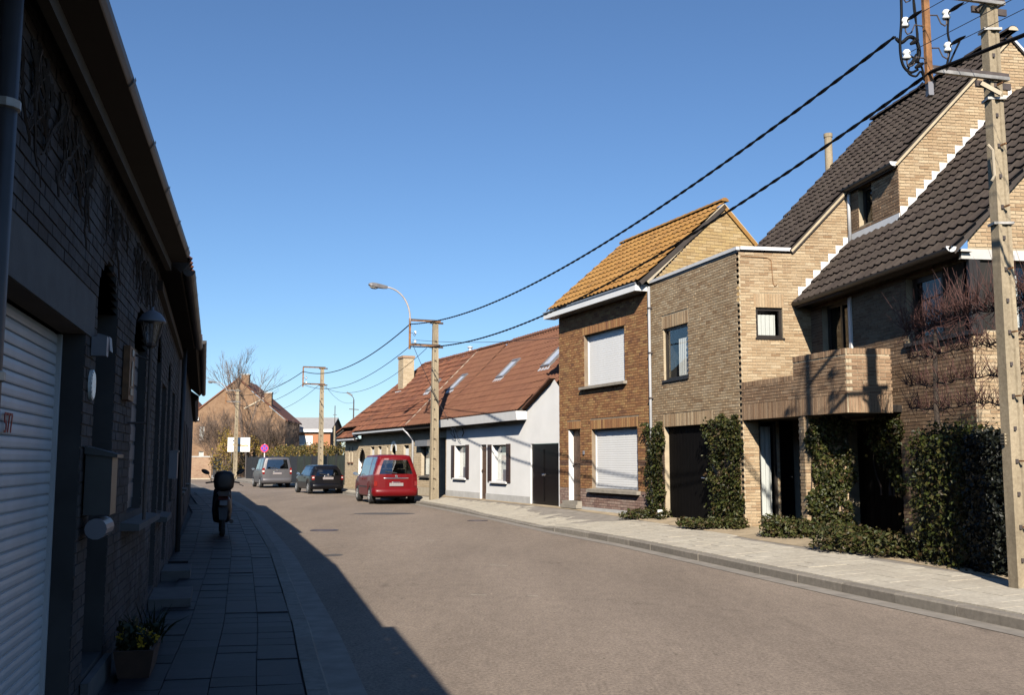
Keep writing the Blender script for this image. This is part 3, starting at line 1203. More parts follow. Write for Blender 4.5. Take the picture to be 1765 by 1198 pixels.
# nearest house: roller garage door, arched door, arched shuttered window
zt = 3.62
h1 = thing('house', 'low whitewashed brick house in shade with a white roller garage door', 'house', L1.P(3, 0, 0))
op1 = [(2.5, 6.05, .1, 2.35, .13)] + arch(6.45, 7.35, .28, 2.95, .3, d=.34) + arch(8.40, 9.35, 1.18, 2.92, .32, d=.15)
poly1 = [(-4, .05), (10.0, .05), (10.0, zt), (-4, zt)]
wall_mesh(L1, poly1, op1).build('wall', 'mortar_grey', h1)
bk = Bricks()
lint = (2.2, 6.3, 2.35, 2.62)
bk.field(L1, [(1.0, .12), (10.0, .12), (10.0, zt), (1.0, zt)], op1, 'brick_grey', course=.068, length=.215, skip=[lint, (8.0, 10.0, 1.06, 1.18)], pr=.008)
bk.finish(h1)
mb = MB()
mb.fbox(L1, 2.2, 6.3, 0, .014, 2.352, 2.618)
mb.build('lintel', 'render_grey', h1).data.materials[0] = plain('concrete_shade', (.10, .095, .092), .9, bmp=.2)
sh = roller(h1, L1, 2.6, 6.04, .12, 2.34, .13, slat=.062, mat='shutter_grey')
# the painted number on the roller door
def digits(parent, F, s, z, h, n, mat, text):
    seg = {'5': [((.9, 1), (.1, 1)), ((.1, 1), (.1, .55)), ((.1, .55), (.7, .58)), ((.7, .58), (.9, .35)), ((.9, .35), (.75, .04)), ((.75, .04), (.1, .02))],
           '7': [((.05, 1), (.95, 1)), ((.95, 1), (.4, 0))]}
    mb = MB()
    for i, ch in enumerate(text):
        for (a, b), (c, d) in seg[ch]:
            mb.bar(F.P(s + (i * 1.15 + a) * h * .55, n, z + b * h), F.P(s + (i * 1.15 + c) * h * .55, n, z + d * h), .012, .004, up=(F.n.x, F.n.y, 0))
    return mb.build('number', mat, parent)


digits(sh, L1, 4.80, 1.735, .085, -.128, 'ink_red', '577')
door(h1, L1, 6.47, 7.33, .28, 2.9, .33, 'frame_dark', knob=False)
wn = MB()
for a, b in ((8.41, 8.865), (8.885, 9.34)):
    wn.fbox(L1, a, b, -.12, -.07, 1.19, 2.66)
    for i in range(8):
        z = 1.28 + i * .165
        wn.fbox(L1, a + .05, b - .05, -.072, -.058, z, z + .13)
wn.build('shutter_panel', 'shutter_blue', h1)
mb = MB()
mb.fbox(L1, 8.4, 9.35, -.15, -.12, 2.6, 2.92)
mb.build('window', 'frame_dark', h1)
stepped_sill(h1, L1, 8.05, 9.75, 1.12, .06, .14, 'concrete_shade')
# eave: pale cornice board, dark soffit, sectioned gutter, tile edge
mb = MB()
mb.fbox(L1, -4, 9.98, .085, .135, 3.475, 3.555)
mb.build('cornice', 'concrete_shade', h1)
mb = MB()
mb.quad(L1.P(-4, .0, 3.56), L1.P(9.98, 0, 3.56), L1.P(9.98, .3, 3.56), L1.P(-4, .3, 3.56))
mb.build('soffit', 'soffit_dark', h1)
low_roof(h1, L1, -4, 9.98, 3.69, .22, 'tile_dark')
gutter(h1, L1, 3.85, 9.96, .24, 3.66, .07)
gutter(h1, L1, -4, 3.8, .32, 3.70, .07)
# pipe at the garage
mb = MB()
mb.tube([L1.P(3.62, .08, .14), L1.P(3.62, .08, 3.62)], .042, 10)
pipe = mb.build('drainpipe', 'pipe_dark', h1, smooth=True)
for z in (1.9, .7, 2.9):
    mb = MB()
    mb.lathe(L1.P(3.62, .08, z), [(.043, -.02), (.053, -.015), (.053, .015), (.043, .02)], 12)
    mb.fbox(L1, 3.60, 3.64, .0, .06, z - .01, z + .01)
    mb.build('clamp', 'steel_dull', pipe)
# doorstep slabs along the wall
def step(F, s0, s1, out_, z1, mat='concrete_shade', parent=None):
    mb = MB()
    mb.fbox(F, s0, s1, .015, out_, .1, z1)
    mb.build('doorstep', mat, parent)


step(L1, 6.4, 7.4, .06, .26, parent=h1)

# second house
h2 = thing('house', 'low whitewashed brick house in shade with two narrow arched doors and a sill window', 'house', L2.P(3, 0, 0))
zt2 = 3.52
op2 = arch(.55, 1.45, .25, 2.95, .25, d=.22) + [(1.75, 2.75, 1.0, 2.5, .16)] + arch(3.15, 3.95, .3, 2.9, .22, d=.2) + [(4.6, 5.6, 1.0, 2.6, .15)]
wall_mesh(L2, [(0.01, .05), (7.1, .05), (7.1, zt2), (.01, zt2)], op2).build('wall', 'mortar_grey', h2)
bk = Bricks()
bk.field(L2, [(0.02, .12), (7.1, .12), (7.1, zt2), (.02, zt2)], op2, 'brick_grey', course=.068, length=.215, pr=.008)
bk.finish(h2)
door(h2, L2, .56, 1.44, .25, 2.9, .21, 'frame_dark', knob=False)
door(h2, L2, 3.16, 3.94, .3, 2.85, .19, 'frame_dark', knob=False)
window(h2, L2, 1.75, 2.75, 1.0, 2.5, rec=.14, fmat='frame_brown', glass='glass_dark')
window(h2, L2, 4.6, 5.6, 1.0, 2.6, rec=.13, fmat='frame_brown', glass='glass_dark')
stepped_sill(h2, L2, 1.65, 2.85, .98, .06, .12, 'concrete_shade')
mb = MB()
mb.fbox(L2, .02, 7.08, .0, .06, 3.28, 3.38)
mb.build('cornice', 'soffit_dark', h2)
low_roof(h2, L2, .02, 7.08, 3.58, .30, 'tile_old')
gutter(h2, L2, .05, 7.0, .30, 3.50, .06)
for s0, s1, oo, z in ((.5, 1.5, .42, .22), (3.1, 4.0, .36, .23)):
    step(L2, s0, s1, oo, z, parent=h2)
mb = MB()
mb.tube([L2.P(7.0, .08, .12), L2.P(7.0, .08, 3.45)], .04, 8)
mb.build('drainpipe', 'pipe_dark', h2, smooth=True)

# third and fourth houses of the row, seen almost edge on
h3 = thing('house', 'dark rendered house in shade, third of the row and farther than the scooter', 'house', L3.P(6, 0, 0))
zt3 = 3.62
op3 = [(1.2, 2.1, .25, 2.5, .15), (3.0, 4.1, 1.0, 2.5, .15), (5.6, 6.7, 1.0, 2.5, .15), (8.0, 8.9, .25, 2.5, .15), (10.2, 11.4, 1.0, 2.5, .15)]
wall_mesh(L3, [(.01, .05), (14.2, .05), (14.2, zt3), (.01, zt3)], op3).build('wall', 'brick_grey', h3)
for a, b, c, d, _ in op3:
    if c < .5:
        door(h3, L3, a, b, c, d, .14, 'frame_brown', knob=False)
    else:
        window(h3, L3, a, b, c, d, rec=.12, fmat='frame_brown', glass='glass_dark')
        stepped_sill(h3, L3, a - .1, b + .1, c, .06, .1)
low_roof(h3, L3, .02, 14.18, 3.66, .32, 'tile_old')
gutter(h3, L3, .05, 14.25, .36, 3.62, .06)
h4 = thing('house', 'last dark house of the shaded row where the street bends away', 'house', L4.P(8, 0, 0))
op4 = [(2, 3, .25, 2.5, .15), (4.5, 5.7, 1.0, 2.5, .15), (8, 9.2, 1.0, 2.5, .15), (12, 13, .25, 2.5, .15)]
wall_mesh(L4, [(.01, .05), (17.5, .05), (17.5, 3.5), (.01, 3.5)], op4).build('wall', 'brick_grey', h4)
for a, b, c, d, _ in op4:
    if c < .5:
        door(h4, L4, a, b, c, d, .14, 'frame_brown', knob=False)
    else:
        window(h4, L4, a, b, c, d, rec=.12, fmat='frame_brown', glass='glass_dark')
low_roof(h4, L4, .02, 17.48, 3.5, .2, 'tile_old')

# fixtures on the nearest house
t = thing('mailbox', 'grey green metal mailbox with a round newspaper tube below, beside the arched doorway', 'mailbox', L1.P(6.28, .0, 1.2))
mb = MB()
mb.fbox(L1, 6.16, 6.40, .02, .17, 1.28, 1.64)
mb.build('box', 'mailbox_green', t)
mb = MB()
mb.hexa([L1.P(6.14, .015, 1.642), L1.P(6.42, .015, 1.642), L1.P(6.42, .20, 1.62), L1.P(6.14, .20, 1.62),
         L1.P(6.14, .015, 1.69), L1.P(6.42, .015, 1.69), L1.P(6.42, .20, 1.64), L1.P(6.14, .20, 1.64)])
mb.build('lid', 'mailbox_green', t)
mb = MB()
mb.tube([L1.P(6.12, .1, 1.2), L1.P(6.44, .1, 1.2)], .062, 14)
mb.build('newspaper_tube', 'fixture_white', t, smooth=False)
t = thing('security_lamp', 'small off white security lamp on the wall above the oval number plate', 'lamp', L1.P(6.3, 0, 2.3))
mb = MB()
mb.fbox(L1, 6.22, 6.30, .012, .10, 2.24, 2.36)
mb.build('sensor', 'fixture_white', t)
mb = MB()
mb.hexa([L1.P(6.31, .02, 2.30), L1.P(6.42, .02, 2.30), L1.P(6.42, .11, 2.28), L1.P(6.31, .11, 2.28),
         L1.P(6.31, .03, 2.39), L1.P(6.42, .03, 2.39), L1.P(6.42, .10, 2.37), L1.P(6.31, .10, 2.37)])
mb.build('lamp_head', 'fixture_white', t)
t = thing('number_plate', 'oval enamel house plate on the pier beside the roller door', 'plaque', L1.P(6.25, .015, 2.06))
mb = MB()
vs = []
for nn, k in ((.012, 1.0), (.03, 1.0), (.034, .88)):
    vs += [L1.P(6.25 + .085 * k * math.cos(2 * PI * i / 20), nn, 2.06 + .095 * k * math.sin(2 * PI * i / 20)) for i in range(20)]
mb.add(vs, [(i, (i + 1) % 20, 20 + (i + 1) % 20, 20 + i) for i in range(40) if i != 19 and i != 39] + [tuple(range(40, 60))])
mb.build('plate', 'porcelain', t)

t = thing('wall_lantern', 'old street style lantern with a domed lid on a thin post by the arched window', 'lantern', L1.P(8.15, .12, 1.15))
mb = MB()
ln = L1.P(8.15, .16, 0)
mb.tube([(ln[0], ln[1], 1.14), (ln[0], ln[1], 2.5)], .014, 8)
mb.tube([(ln[0], ln[1], 2.4), L1.P(8.15, .0, 2.46)], .010, 6)
mb.tube([(ln[0], ln[1], 1.9), L1.P(8.15, .0, 1.9)], .010, 6)
mb.build('post', 'steel_dark', t)
mb = MB()
mb.lathe((ln[0], ln[1], 2.5), [(.02, 0), (.045, .02), (.05, .04)], 6)
for i in range(6):
    a = 2 * PI * i / 6
    mb.bar((ln[0] + .045 * math.cos(a), ln[1] + .045 * math.sin(a), 2.53), (ln[0] + .088 * math.cos(a), ln[1] + .088 * math.sin(a), 2.71), .009, .009)
mb.build('cage', 'steel_dark', t)
mb = MB()
vs = [(ln[0] + r_ * math.cos(2 * PI * i / 6), ln[1] + r_ * math.sin(2 * PI * i / 6), z) for r_, z in ((.043, 2.535), (.084, 2.708)) for i in range(6)]
mb.add(vs, [(i, (i + 1) % 6, 6 + (i + 1) % 6, 6 + i) for i in range(6)])
mb.build('pane', 'glass', t)
mb = MB()
mb.lathe((ln[0], ln[1], 2.71), [(.112, 0), (.108, .012), (.095, .035), (.07, .07), (.035, .09), (.012, .1), (.012, .125)], 16)
mb.build('lid', 'fixture_white', t, smooth=True)

t = thing('wall_sign', 'narrow upright brown wooden board with a dark figure, hung below the lantern', 'sign', L1.P(7.9, 0, 2.05))
mb = MB()
mb.fbox(L1, 7.70, 8.02, .014, .06, 2.06, 2.47)
mb.build('board', 'sign_wood', t)
mb = MB()
for s0, s1, z0, z1 in ((7.77, 7.93, 2.10, 2.15), (7.80, 7.90, 2.17, 2.30), (7.82, 7.88, 2.30, 2.36), (7.80, 7.92, 2.40, 2.45)):
    mb.fbox(L1, s0, s1, .061, .066, z0, z1)
mb.build('figure', 'frame_dark', t)

t = thing('wall_box', 'pale grey utility box on the dark wall by the second arched door', 'box', L2.P(4.25, 0, 1.4))
mb = MB()
mb.fbox(L2, 4.15, 4.45, .012, .12, 1.36, 1.72)
mb.build('box', 'fixture_white', t)
mb = MB()
mb.fbox(L2, 4.14, 4.46, .012, .135, 1.722, 1.745)
mb.build('lid', 'fixture_white', t)

# dead creeper on the upper wall
def creeper(F, name, label, s0, s1, zlo, zhi, n, parent=None):
    t = thing(name, label, 'plant', F.P((s0 + s1) / 2, .02, zlo))
    mb = MB()
    for i in range(n):
        s = R.uniform(s0, s1)
        z = zhi - R.uniform(0, .12)
        pts = [F.P(s, .022, z)]
        L = R.uniform(.25, zhi - zlo)
        k = int(L / .06)
        dr = R.uniform(-.5, .5)
        for j in range(k):
            dr = max(-1.2, min(1.2, dr + R.gauss(0, .35)))
            s += .06 * dr
            z -= .05 * R.uniform(.4, 1.1)
            pts.append(F.P(s, .022 + .012 * R.random(), z))
            if R.random() < .25:
                e = [pts[-1]]
                ss, zz = s, z
                sg = R.choice((-1, 1))
                for q in range(R.randint(2, 5)):
                    ss += sg * .04 * R.random()
                    zz += R.uniform(-.05, .02)
                    e.append(F.P(ss, .025, zz))
                mb.tube(e, .0035, 3, cap=False)
        if len(pts) > 1:
            mb.tube(pts, [.009 * (1 - .7 * j / len(pts)) + .002 for j in range(len(pts))], 4, cap=False)
    mb.build('stem', 'ivy_stem', t)


creeper(L1, 'creeper', 'bare dead creeper hanging below the cornice over the roller door', 3.9, 5.9, 2.62, 3.45, 34)
creeper(L1, 'creeper', 'bare dead creeper hanging beneath the eave beside the arched window', 6.3, 9.6, 2.75, 3.38, 30)

# potted pansies
pc = Vector(L1.P(7.35, .24, .135))
t = thing('flower_trough', 'terracotta trough of yellow pansies at the foot of the shaded wall', 'plant pot', pc)
d3 = Vector((L1.d.x, L1.d.y, 0))
n3 = Vector((L1.n.x, L1.n.y, 0))
mb = MB()
def ringpts(l, wd_, z):
    return [pc + d3 * (i * l) + n3 * (j * wd_) + Vector((0, 0, z)) for i, j in ((-1, -1), (1, -1), (1, 1), (-1, 1))]
A, B, Cc, D = ringpts(.24, .10, 0), ringpts(.29, .13, .19), ringpts(.265, .105, .19), ringpts(.25, .095, .15)
mb.add(A + B + Cc + D, [(3, 2, 1, 0)] + [(r * 4 + i, r * 4 + (i + 1) % 4, r * 4 + 4 + (i + 1) % 4, r * 4 + 4 + i) for r in range(3) for i in range(4)])
mb.build('trough', 'terracotta', t)
mb = MB()
mb.add(D, [(0, 1, 2, 3)])
mb.build('soil', 'soil', t)
pts = [pc + d3 * R.uniform(-.24, .24) + n3 * R.uniform(-.12, .12) + Vector((0, 0, .17 + abs(R.gauss(0, .07)))) for _ in range(420)]
leaves('foliage', [tuple(p) for p in pts], .05, 'leaf_plant', t)
mb = MB()
for i in range(16):
    c = pc + d3 * R.uniform(-.22, .22) + n3 * R.uniform(-.12, .14) + Vector((0, 0, R.uniform(.22, .30)))
    for k in range(5):
        a = 2 * PI * k / 5
        e = Vector((math.cos(a), math.sin(a) * .6, .6 * math.sin(a)))
        f = Vector((math.cos(a + .9), math.sin(a + .9) * .6, .6 * math.sin(a + .9)))
        mb.add([c, c + e * .028, c + (e + f) * .02, c + f * .028], [(0, 1, 2, 3)])
mb.build('blossom', 'petal_yellow', t)
pb = Vector(L1.P(8.4, .2, .135))
t = thing('shrub', 'small dark spiky plant growing at the wall behind the flower trough', 'plant', pb)
mb = MB()
for i in range(60):
    a, e = R.uniform(0, 2 * PI), R.uniform(.5, 1.4)
    l = R.uniform(.2, .42)
    dv = Vector((math.cos(a) * math.cos(e), math.sin(a) * math.cos(e), math.sin(e)))
    b0 = pb + Vector((R.uniform(-.08, .08), R.uniform(-.12, .12), 0))
    mb.tube([b0, b0 + dv * l * .6, b0 + dv * l + Vector((0, 0, -.05))], [.008, .006, .001], 3, cap=False)
mb.build('foliage', 'leaf_plant', t)

# ------------------------------------------------------------------ modern tan brick house on the right
K = Vector((4.66, 20.15))
E1 = Vector((-.16, .987)).normalized()      # along the house, away from the camera
E2 = Vector((E1.y, -E1.x))                  # to the right, into the plot


def HP(x, y, z):
    q = K + E2 * x + E1 * y
    return (q.x, q.y, z)


def HV(x, y):
    q = K + E2 * x + E1 * y
    return (q.x, q.y)


DF = Vector((-.302, .953)).normalized()
F1 = Frame(K, DF, 1)
F2 = Frame(K, E2, -1)
FB = Frame(K, -DF, -1)
BC = FB.at(3.42)
F3 = Frame(BC, E2, -1)
FW = Frame(HV(1.55, 0), -E1, -1)
FA = Frame(HV(2.5, 0), -E1, -1)
G2 = Frame(HV(0, -1.92), E2, -1)
GB = Frame(HV(0, -5.35), E2, -1)
IV = Frame(HV(0, -2.12), E2, -1)
hm = thing('house', 'modern tan brick house with stepped dark tiled roofs and an angular brick balcony', 'house', HP(.5, -.5, .3))
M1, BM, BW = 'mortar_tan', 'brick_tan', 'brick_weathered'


def zA(x):
    return 5.97 + 1.04 * (x - 1.14)


def zB(x):
    return 4.86 + 1.04 * (x - 1.25)


bk = Bricks()
# garage wall, under a flat roof
o1 = [(2.27, 3.50, 3.49, 4.72, .14), (1.27, 3.53, .25, 2.40, .14)]
wall_mesh(F1, [(.09, .1), (4.17, .1), (4.17, 5.90), (.09, 5.90)], o1).build('wall', M1, hm)
sk1 = [(2.2, 3.57, 4.72, 5.02), (1.2, 3.6, 2.40, 2.70)]
bk.field(F1, [(0, .25), (4.17, .25), (4.17, 5.90), (0, 5.90)], o1, BM, skip=sk1, start=(.05, .085))
bk.soldier(F1, 2.2, 3.57, 4.72, 5.02, BM)
bk.soldier(F1, 1.2, 3.6, 2.40, 2.70, BM)
# wall facing the camera: parapet part, then the lower gable
o2 = [(.34, .92, 4.11, 4.74, .12), (.33, .72, .34, 2.42, .12), (.77, 1.17, .28, 2.42, .25)]
p2 = [(0.0, .1), (2.5, .1), (2.5, 7.30), (1.12, 5.87), (.0, 5.87)]
wall_mesh(F2, p2, o2).build('wall', M1, hm)
sk2 = [(.30, .96, 4.74, 5.04), (.33, .93, 4.02, 4.11)]
p2b = [(0.0, .25), (2.5, .25), (2.5, 7.28), (1.16, 5.89), (0, 5.89)]
bk.field(F2, p2b, o2, BM, skip=sk2, off=.03)
bk.soldier(F2, .30, .96, 4.74, 5.04, BM)
bk.soldier(F2, .33, .93, 4.02, 4.11, BM)
# the wall set forward on the right, facing the street
oW = [(.9, 3.22, .22, 2.38, .45), (.48, 1.62, 2.6, 4.72, .16), (3.58, 5.35, 3.60, 4.70, .16)]
wall_mesh(FW, [(0, .1), (5.35, .1), (5.35, 4.80), (0, 4.80)], oW).build('wall', M1, hm)
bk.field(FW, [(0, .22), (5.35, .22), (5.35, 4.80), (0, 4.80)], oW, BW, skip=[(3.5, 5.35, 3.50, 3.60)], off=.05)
# upper wall beneath the high eave
oA = [(.38, .92, 6.42, 7.22, .14)]
wall_mesh(FA, [(0, 6.0), (1.92, 6.0), (1.92, 7.32), (0, 7.32)], oA).build('wall', M1, hm)
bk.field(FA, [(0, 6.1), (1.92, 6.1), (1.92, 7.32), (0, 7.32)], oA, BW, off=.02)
# high gable and near gable
pG2 = [(2.5, 5.9), (7.58, 5.9), (7.58, 7.32), (5.04, 9.96), (2.5, 7.32)]
wall_mesh(G2, pG2, []).build('wall', M1, hm)
bk.field(G2, pG2, [], BM, off=.07)
oG = [(1.62, 2.7, 3.60, 4.70, .16)]
pGB = [(1.55, .1), (8.5, .1), (8.5, 4.95), (5.04, 8.72), (1.45, 4.98), (1.45, 4.72), (1.55, 4.72)]
wall_mesh(GB, [(1.55, .1), (8.5, .1), (8.5, 4.9), (5.04, 8.68), (1.55, 5.05)], oG).build('wall', M1, hm)
bk.field(GB, [(1.55, .22), (4.6, .22), (4.6, 8.2), (1.55, 5.02)], oG, BM, skip=[(1.4, 2.9, 4.70, 4.86)], off=.04)
# balcony
pb_ = [(0, 2.42), (3.42, 2.42), (3.42, 3.52), (1.84, 3.52), (1.84, 3.18), (0, 3.18)]


bm_ = MB()
bm_.fbox(FB, .0, 3.42, -.2, 0, 2.42, 3.178)
bm_.fbox(FB, 1.84, 3.42, -.2, -.0, 3.178, 3.518)
bm_.fbox(F3, .05, .80, -.2, 0, 2.42, 3.518)
fl = [HP(0.02, -.0, 2.43), (*FB.at(3.40, -.02), 2.43), (*F3.at(.80, -.02), 2.43), HP(1.55, -3.3, 2.43), HP(1.55, 0, 2.43)]
balc = bm_.build('balcony', M1, hm)
slab(balc, 'floor', [(a, b, 2.56) for a, b, c in fl], .12, 'soffit_dark')
bb = Bricks()
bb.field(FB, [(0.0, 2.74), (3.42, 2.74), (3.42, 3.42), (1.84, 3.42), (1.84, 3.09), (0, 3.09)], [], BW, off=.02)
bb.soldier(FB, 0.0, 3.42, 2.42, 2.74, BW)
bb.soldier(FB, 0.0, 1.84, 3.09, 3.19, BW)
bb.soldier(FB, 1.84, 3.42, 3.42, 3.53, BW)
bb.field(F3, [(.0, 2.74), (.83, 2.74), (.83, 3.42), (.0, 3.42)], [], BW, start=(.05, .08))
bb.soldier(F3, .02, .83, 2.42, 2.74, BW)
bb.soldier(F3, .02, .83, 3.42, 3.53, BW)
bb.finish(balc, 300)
# porch wall that carries the balcony (ivy grows on it)
mb = MB()
mb.fbox(IV, .31, 1.12, -.22, 0, .1, 2.42)
mb.build('wall', M1, hm)
ivF = Frame(HV(.31, -2.12), E1, 1)
bk.field(ivF, [(0, .25), (.22, .25), (.22, 2.41), (0, 2.41)], [], BM, off=.0)
bk.field(IV, [(.31, .25), (1.12, .25), (1.12, 2.41), (.31, 2.41)], [], BM)
bk.finish(hm)

# windows and doors
window(hm, F1, 2.27, 3.50, 3.49, 4.72, rec=.05, cur=(2.33, 2.92, 3.56, 4.42), glass='glass')
window(hm, F2, .34, .92, 4.11, 4.74, rec=.04, fw=.06, cur=(.42, .80, 4.17, 4.60))
mb = MB()
mb.fbox(F2, .32, .95, -.05, .035, 4.075, 4.112)
mb.fbox(F1, 2.25, 3.54, -.1, .04, 3.44, 3.492)
mb.build('sill', 'frame_dark', hm)
window(hm, F2, .33, .72, .34, 2.42, rec=.03, fw=.045, cur=(.37, .62, .40, 2.3))
mb = MB()
mb.fbox(F2, .31, .74, -.05, .03, .30, .342)
mb.build('sill', 'frame_dark', hm)
door(hm, F2, .77, 1.17, .28, 2.42, .2, 'door_black')
gd = MB()
gd.fbox(F1, 1.27, 3.53, -.17, -.11, .25, 2.40)
g = gd.build('garage_door', 'garage_black', hm)
for i in range(14):
    q = MB()
    a = 1.30 + i * (2.2 / 14)
    q.fbox(F1, a, a + 2.2 / 14 - .012, -.11, -.098, .29, 2.36)
    q.build('plank', 'garage_black', g)
q = MB()
q.tube([F1.P(1.75, -.07, 1.23), F1.P(1.9, -.07, 1.235)], .012, 8)
q.build('handle', 'chrome', g)
gd = MB()
gd.fbox(FW, .9, 3.22, -.5, -.44, .22, 2.38)  # near-black boards set back in a recess below the balcony
g = gd.build('garage_door', 'garage_black', hm)
for i in range(12):
    q = MB()
    a = .92 + i * (2.28 / 12)
    q.fbox(FW, a, a + 2.28 / 12 - .012, -.44, -.428, .25, 2.36)
    q.build('plank', 'garage_black', g)
window(hm, FW, .48, 1.62, 2.6, 4.72, rec=.12, fw=.07, mull=(1.05,), glass='glass_dark')
mb = MB()
mb.fbox(FW, 1.63, 1.72, .012, .05, 2.6, 4.70)
mb.build('post', 'paint_white', hm)
window(hm, FW, 3.58, 5.29, 3.60, 4.70, rec=.12, fw=.09, mull=(4.45,), glass='glass_dark')
mb = MB()
mb.fbox(FW, 5.29, 5.345, -.2, -.005, 3.6, 4.7)
mb.fbox(FW, 3.50, 5.40, -.16, .05, 3.53, 3.598)
mb.build('frame', 'frame_dark', hm)
mb = MB()
mb.fbox(GB, 1.535, 1.70, .013, .035, 3.58, 4.695)
mb.build('post', 'frame_dark', hm)
window(hm, GB, 1.62, 2.7, 3.60, 4.70, rec=.12, fw=.07, cur=(1.8, 2.5, 3.66, 4.5))
mb = MB()
mb.fbox(GB, 1.42, 2.95, -.05, .02, 4.702, 4.858)
mb.build('lintel', 'render_grey', hm)
window(hm, FA, .38, .92, 6.42, 7.22, rec=.1, fw=.06, glass='glass_dark')

# coping of the flat roof
mb = MB()
mb.fbox(F1, .0, 4.2, -.25, .045, 5.93, 6.0)
mb.build('coping', 'coping_pale', hm)
mb = MB()
mb.fbox(F2, .03, 1.13, -.25, .05, 5.93, 6.002)
mb.build('coping', 'coping_pale', hm)
mb = MB()
mb.fbox(F1, .0, 4.17, -.2, .02, 5.88, 5.928)
mb.build('coping_shadow', 'frame_dark', hm)  # dark strip drawn for the shadow under the coping
slab(hm, 'flat_roof', [(*F1.at(4.17, -.02), 5.92), HP(.02, .02, 5.92), HP(1.3, .02, 5.92), HP(1.3, 4.4, 5.92)], .1, 'deck_dark')

# high roof
th_ = .06
rA = slab(hm, 'roof', [HP(1.10, -.06, zA(1.10) + .02), HP(5.04, -.06, zA(5.04) + .02), HP(5.04, 3.3, zA(5.04) + .02), HP(1.10, 3.3, zA(1.10) + .02)], .10, 'deck_dark')
mb = MB()
a = [HP(2.40, -1.97, zA(2.40) + .02), HP(5.04, -1.97, zA(5.04) + .02), HP(5.04, -.06, zA(5.04) + .02), HP(2.40, -.06, zA(2.40) + .02)]
b = [(x, y, z - .1) for x, y, z in a]
mb.hexa(b + a)
a = [HP(5.04, -1.97, zA(5.04) + .02), HP(7.7, -1.97, zA(5.04) - 1.04 * 2.66), HP(7.7, 3.3, zA(5.04) - 1.04 * 2.66), HP(5.04, 3.3, zA(5.04) + .02)]
mb.hexa([(x, y, z - .1) for x, y, z in a] + a)
mb.build('roof_deck', 'deck_dark', rA)
udA = Vector((E2.x, E2.y, 1.04))
cs = math.sqrt(1 + 1.04 ** 2)


def inA(x, y):
    X = 1.06 + y / cs
    Y = 3.32 - x
    return X < 5.1 and (X > 2.36 or Y > -.04)


tiles(rA, HP(1.06, 3.32, zA(1.06) + .035), (-E1.x, -E1.y, 0), udA, 0, 5.34, 0, 3.96 * cs, .24, .31, 'tile_dark', inA, jit=.011)
ridge(rA, HP(5.04, 3.32, zA(5.04) + .12), HP(5.04, -2.02, zA(5.04) + .12), 'tile_dark', .12)
# low roof
rB = slab(hm, 'roof', [HP(1.20, -5.45, zB(1.2) + .02), HP(5.04, -5.45, zB(5.04) + .02), HP(5.04, -1.935, zB(5.04) + .02), HP(1.2, -1.935, zB(1.2) + .02)], .1, 'deck_dark')
mb = MB()
a = [HP(1.20, -1.93, zB(1.20) + .02), HP(2.5, -1.93, zB(2.5) + .02), HP(2.5, -.01, zB(2.5) + .02), HP(1.20, -.01, zB(1.20) + .02)]
mb.hexa([(x, y, z - .1) for x, y, z in a] + a)
a = [HP(5.04, -5.45, zB(5.04) + .02), HP(8.6, -5.45, zB(5.04) - 1.04 * 3.56), HP(8.6, -1.94, zB(5.04) - 1.04 * 3.56), HP(5.04, -1.94, zB(5.04) + .02)]
mb.hexa([(x, y, z - .1) for x, y, z in a] + a)
mb.build('roof_deck', 'deck_dark', rB)


def inB(x, y):
    X = 1.16 + y / cs
    Y = -.03 - x
    return X < 5.0 and (X < 2.42 or Y < -1.95)


tiles(rB, HP(1.16, -.03, zB(1.16) + .035), (-E1.x, -E1.y, 0), udA, 0, 5.46, 0, 3.9 * cs, .24, .31, 'tile_dark', inB, jit=.011)
# soffits, gutters, verge boards
mb = MB()
mb.quad(HP(1.22, 0, 4.80), HP(1.56, 0, 4.80), HP(1.56, -5.45, 4.80), HP(1.22, -5.45, 4.80))
mb.quad(HP(2.4, 0, 7.26), HP(2.5, 0, 7.26), HP(2.5, -1.95, 7.26), HP(2.4, -1.95, 7.26))
mb.build('soffit', 'soffit_dark', hm)
gB = gutter(hm, FW, .0, 5.46, .37, 4.84, .07, joint=20)
gA = gutter(hm, FA, .0, 1.95, .12, 7.30, .07, joint=20)
for par, F, s, n, z in ((gB, FW, 5.47, .37, 4.86), (gA, FA, 1.96, .12, 7.32)):
    mb = MB()
    mb.add([F.P(s, n + .085 * math.cos(PI + PI * i / 10), z + .085 * math.sin(PI + PI * i / 10)) for i in range(11)] +
           [F.P(s + .02, n + .085 * math.cos(PI + PI * i / 10), z + .085 * math.sin(PI + PI * i / 10)) for i in range(11)],
           [tuple(range(11)), tuple(range(21, 10, -1))] + [(i, i + 1, 12 + i, 11 + i) for i in range(10)])
    mb.build('end_cap', 'paint_white', par)


def verge(parent, P0, P1, mat='mortar_cream', nrm=(0, 0, 0)):
    mb = MB()
    mb.bar(P0, P1, .02, .045)
    mb.build('verge_board', mat, parent)


nn = -E1 * .035
for x0, x1, y, zf in ((1.14, 2.42, -.03, zA), (2.42, 5.0, -1.95, zA), (1.3, 5.0, -5.38, zB)):
    verge(hm, HP(x0, y - .03, zf(x0) - .045), HP(x1, y - .03, zf(x1) - .045), 'mortar_tan')
verge(hm, HP(5.08, -1.98, zA(5.0) - .02), HP(7.6, -1.98, zA(5.0) - .02 - 1.04 * 2.52), 'coping_pale')

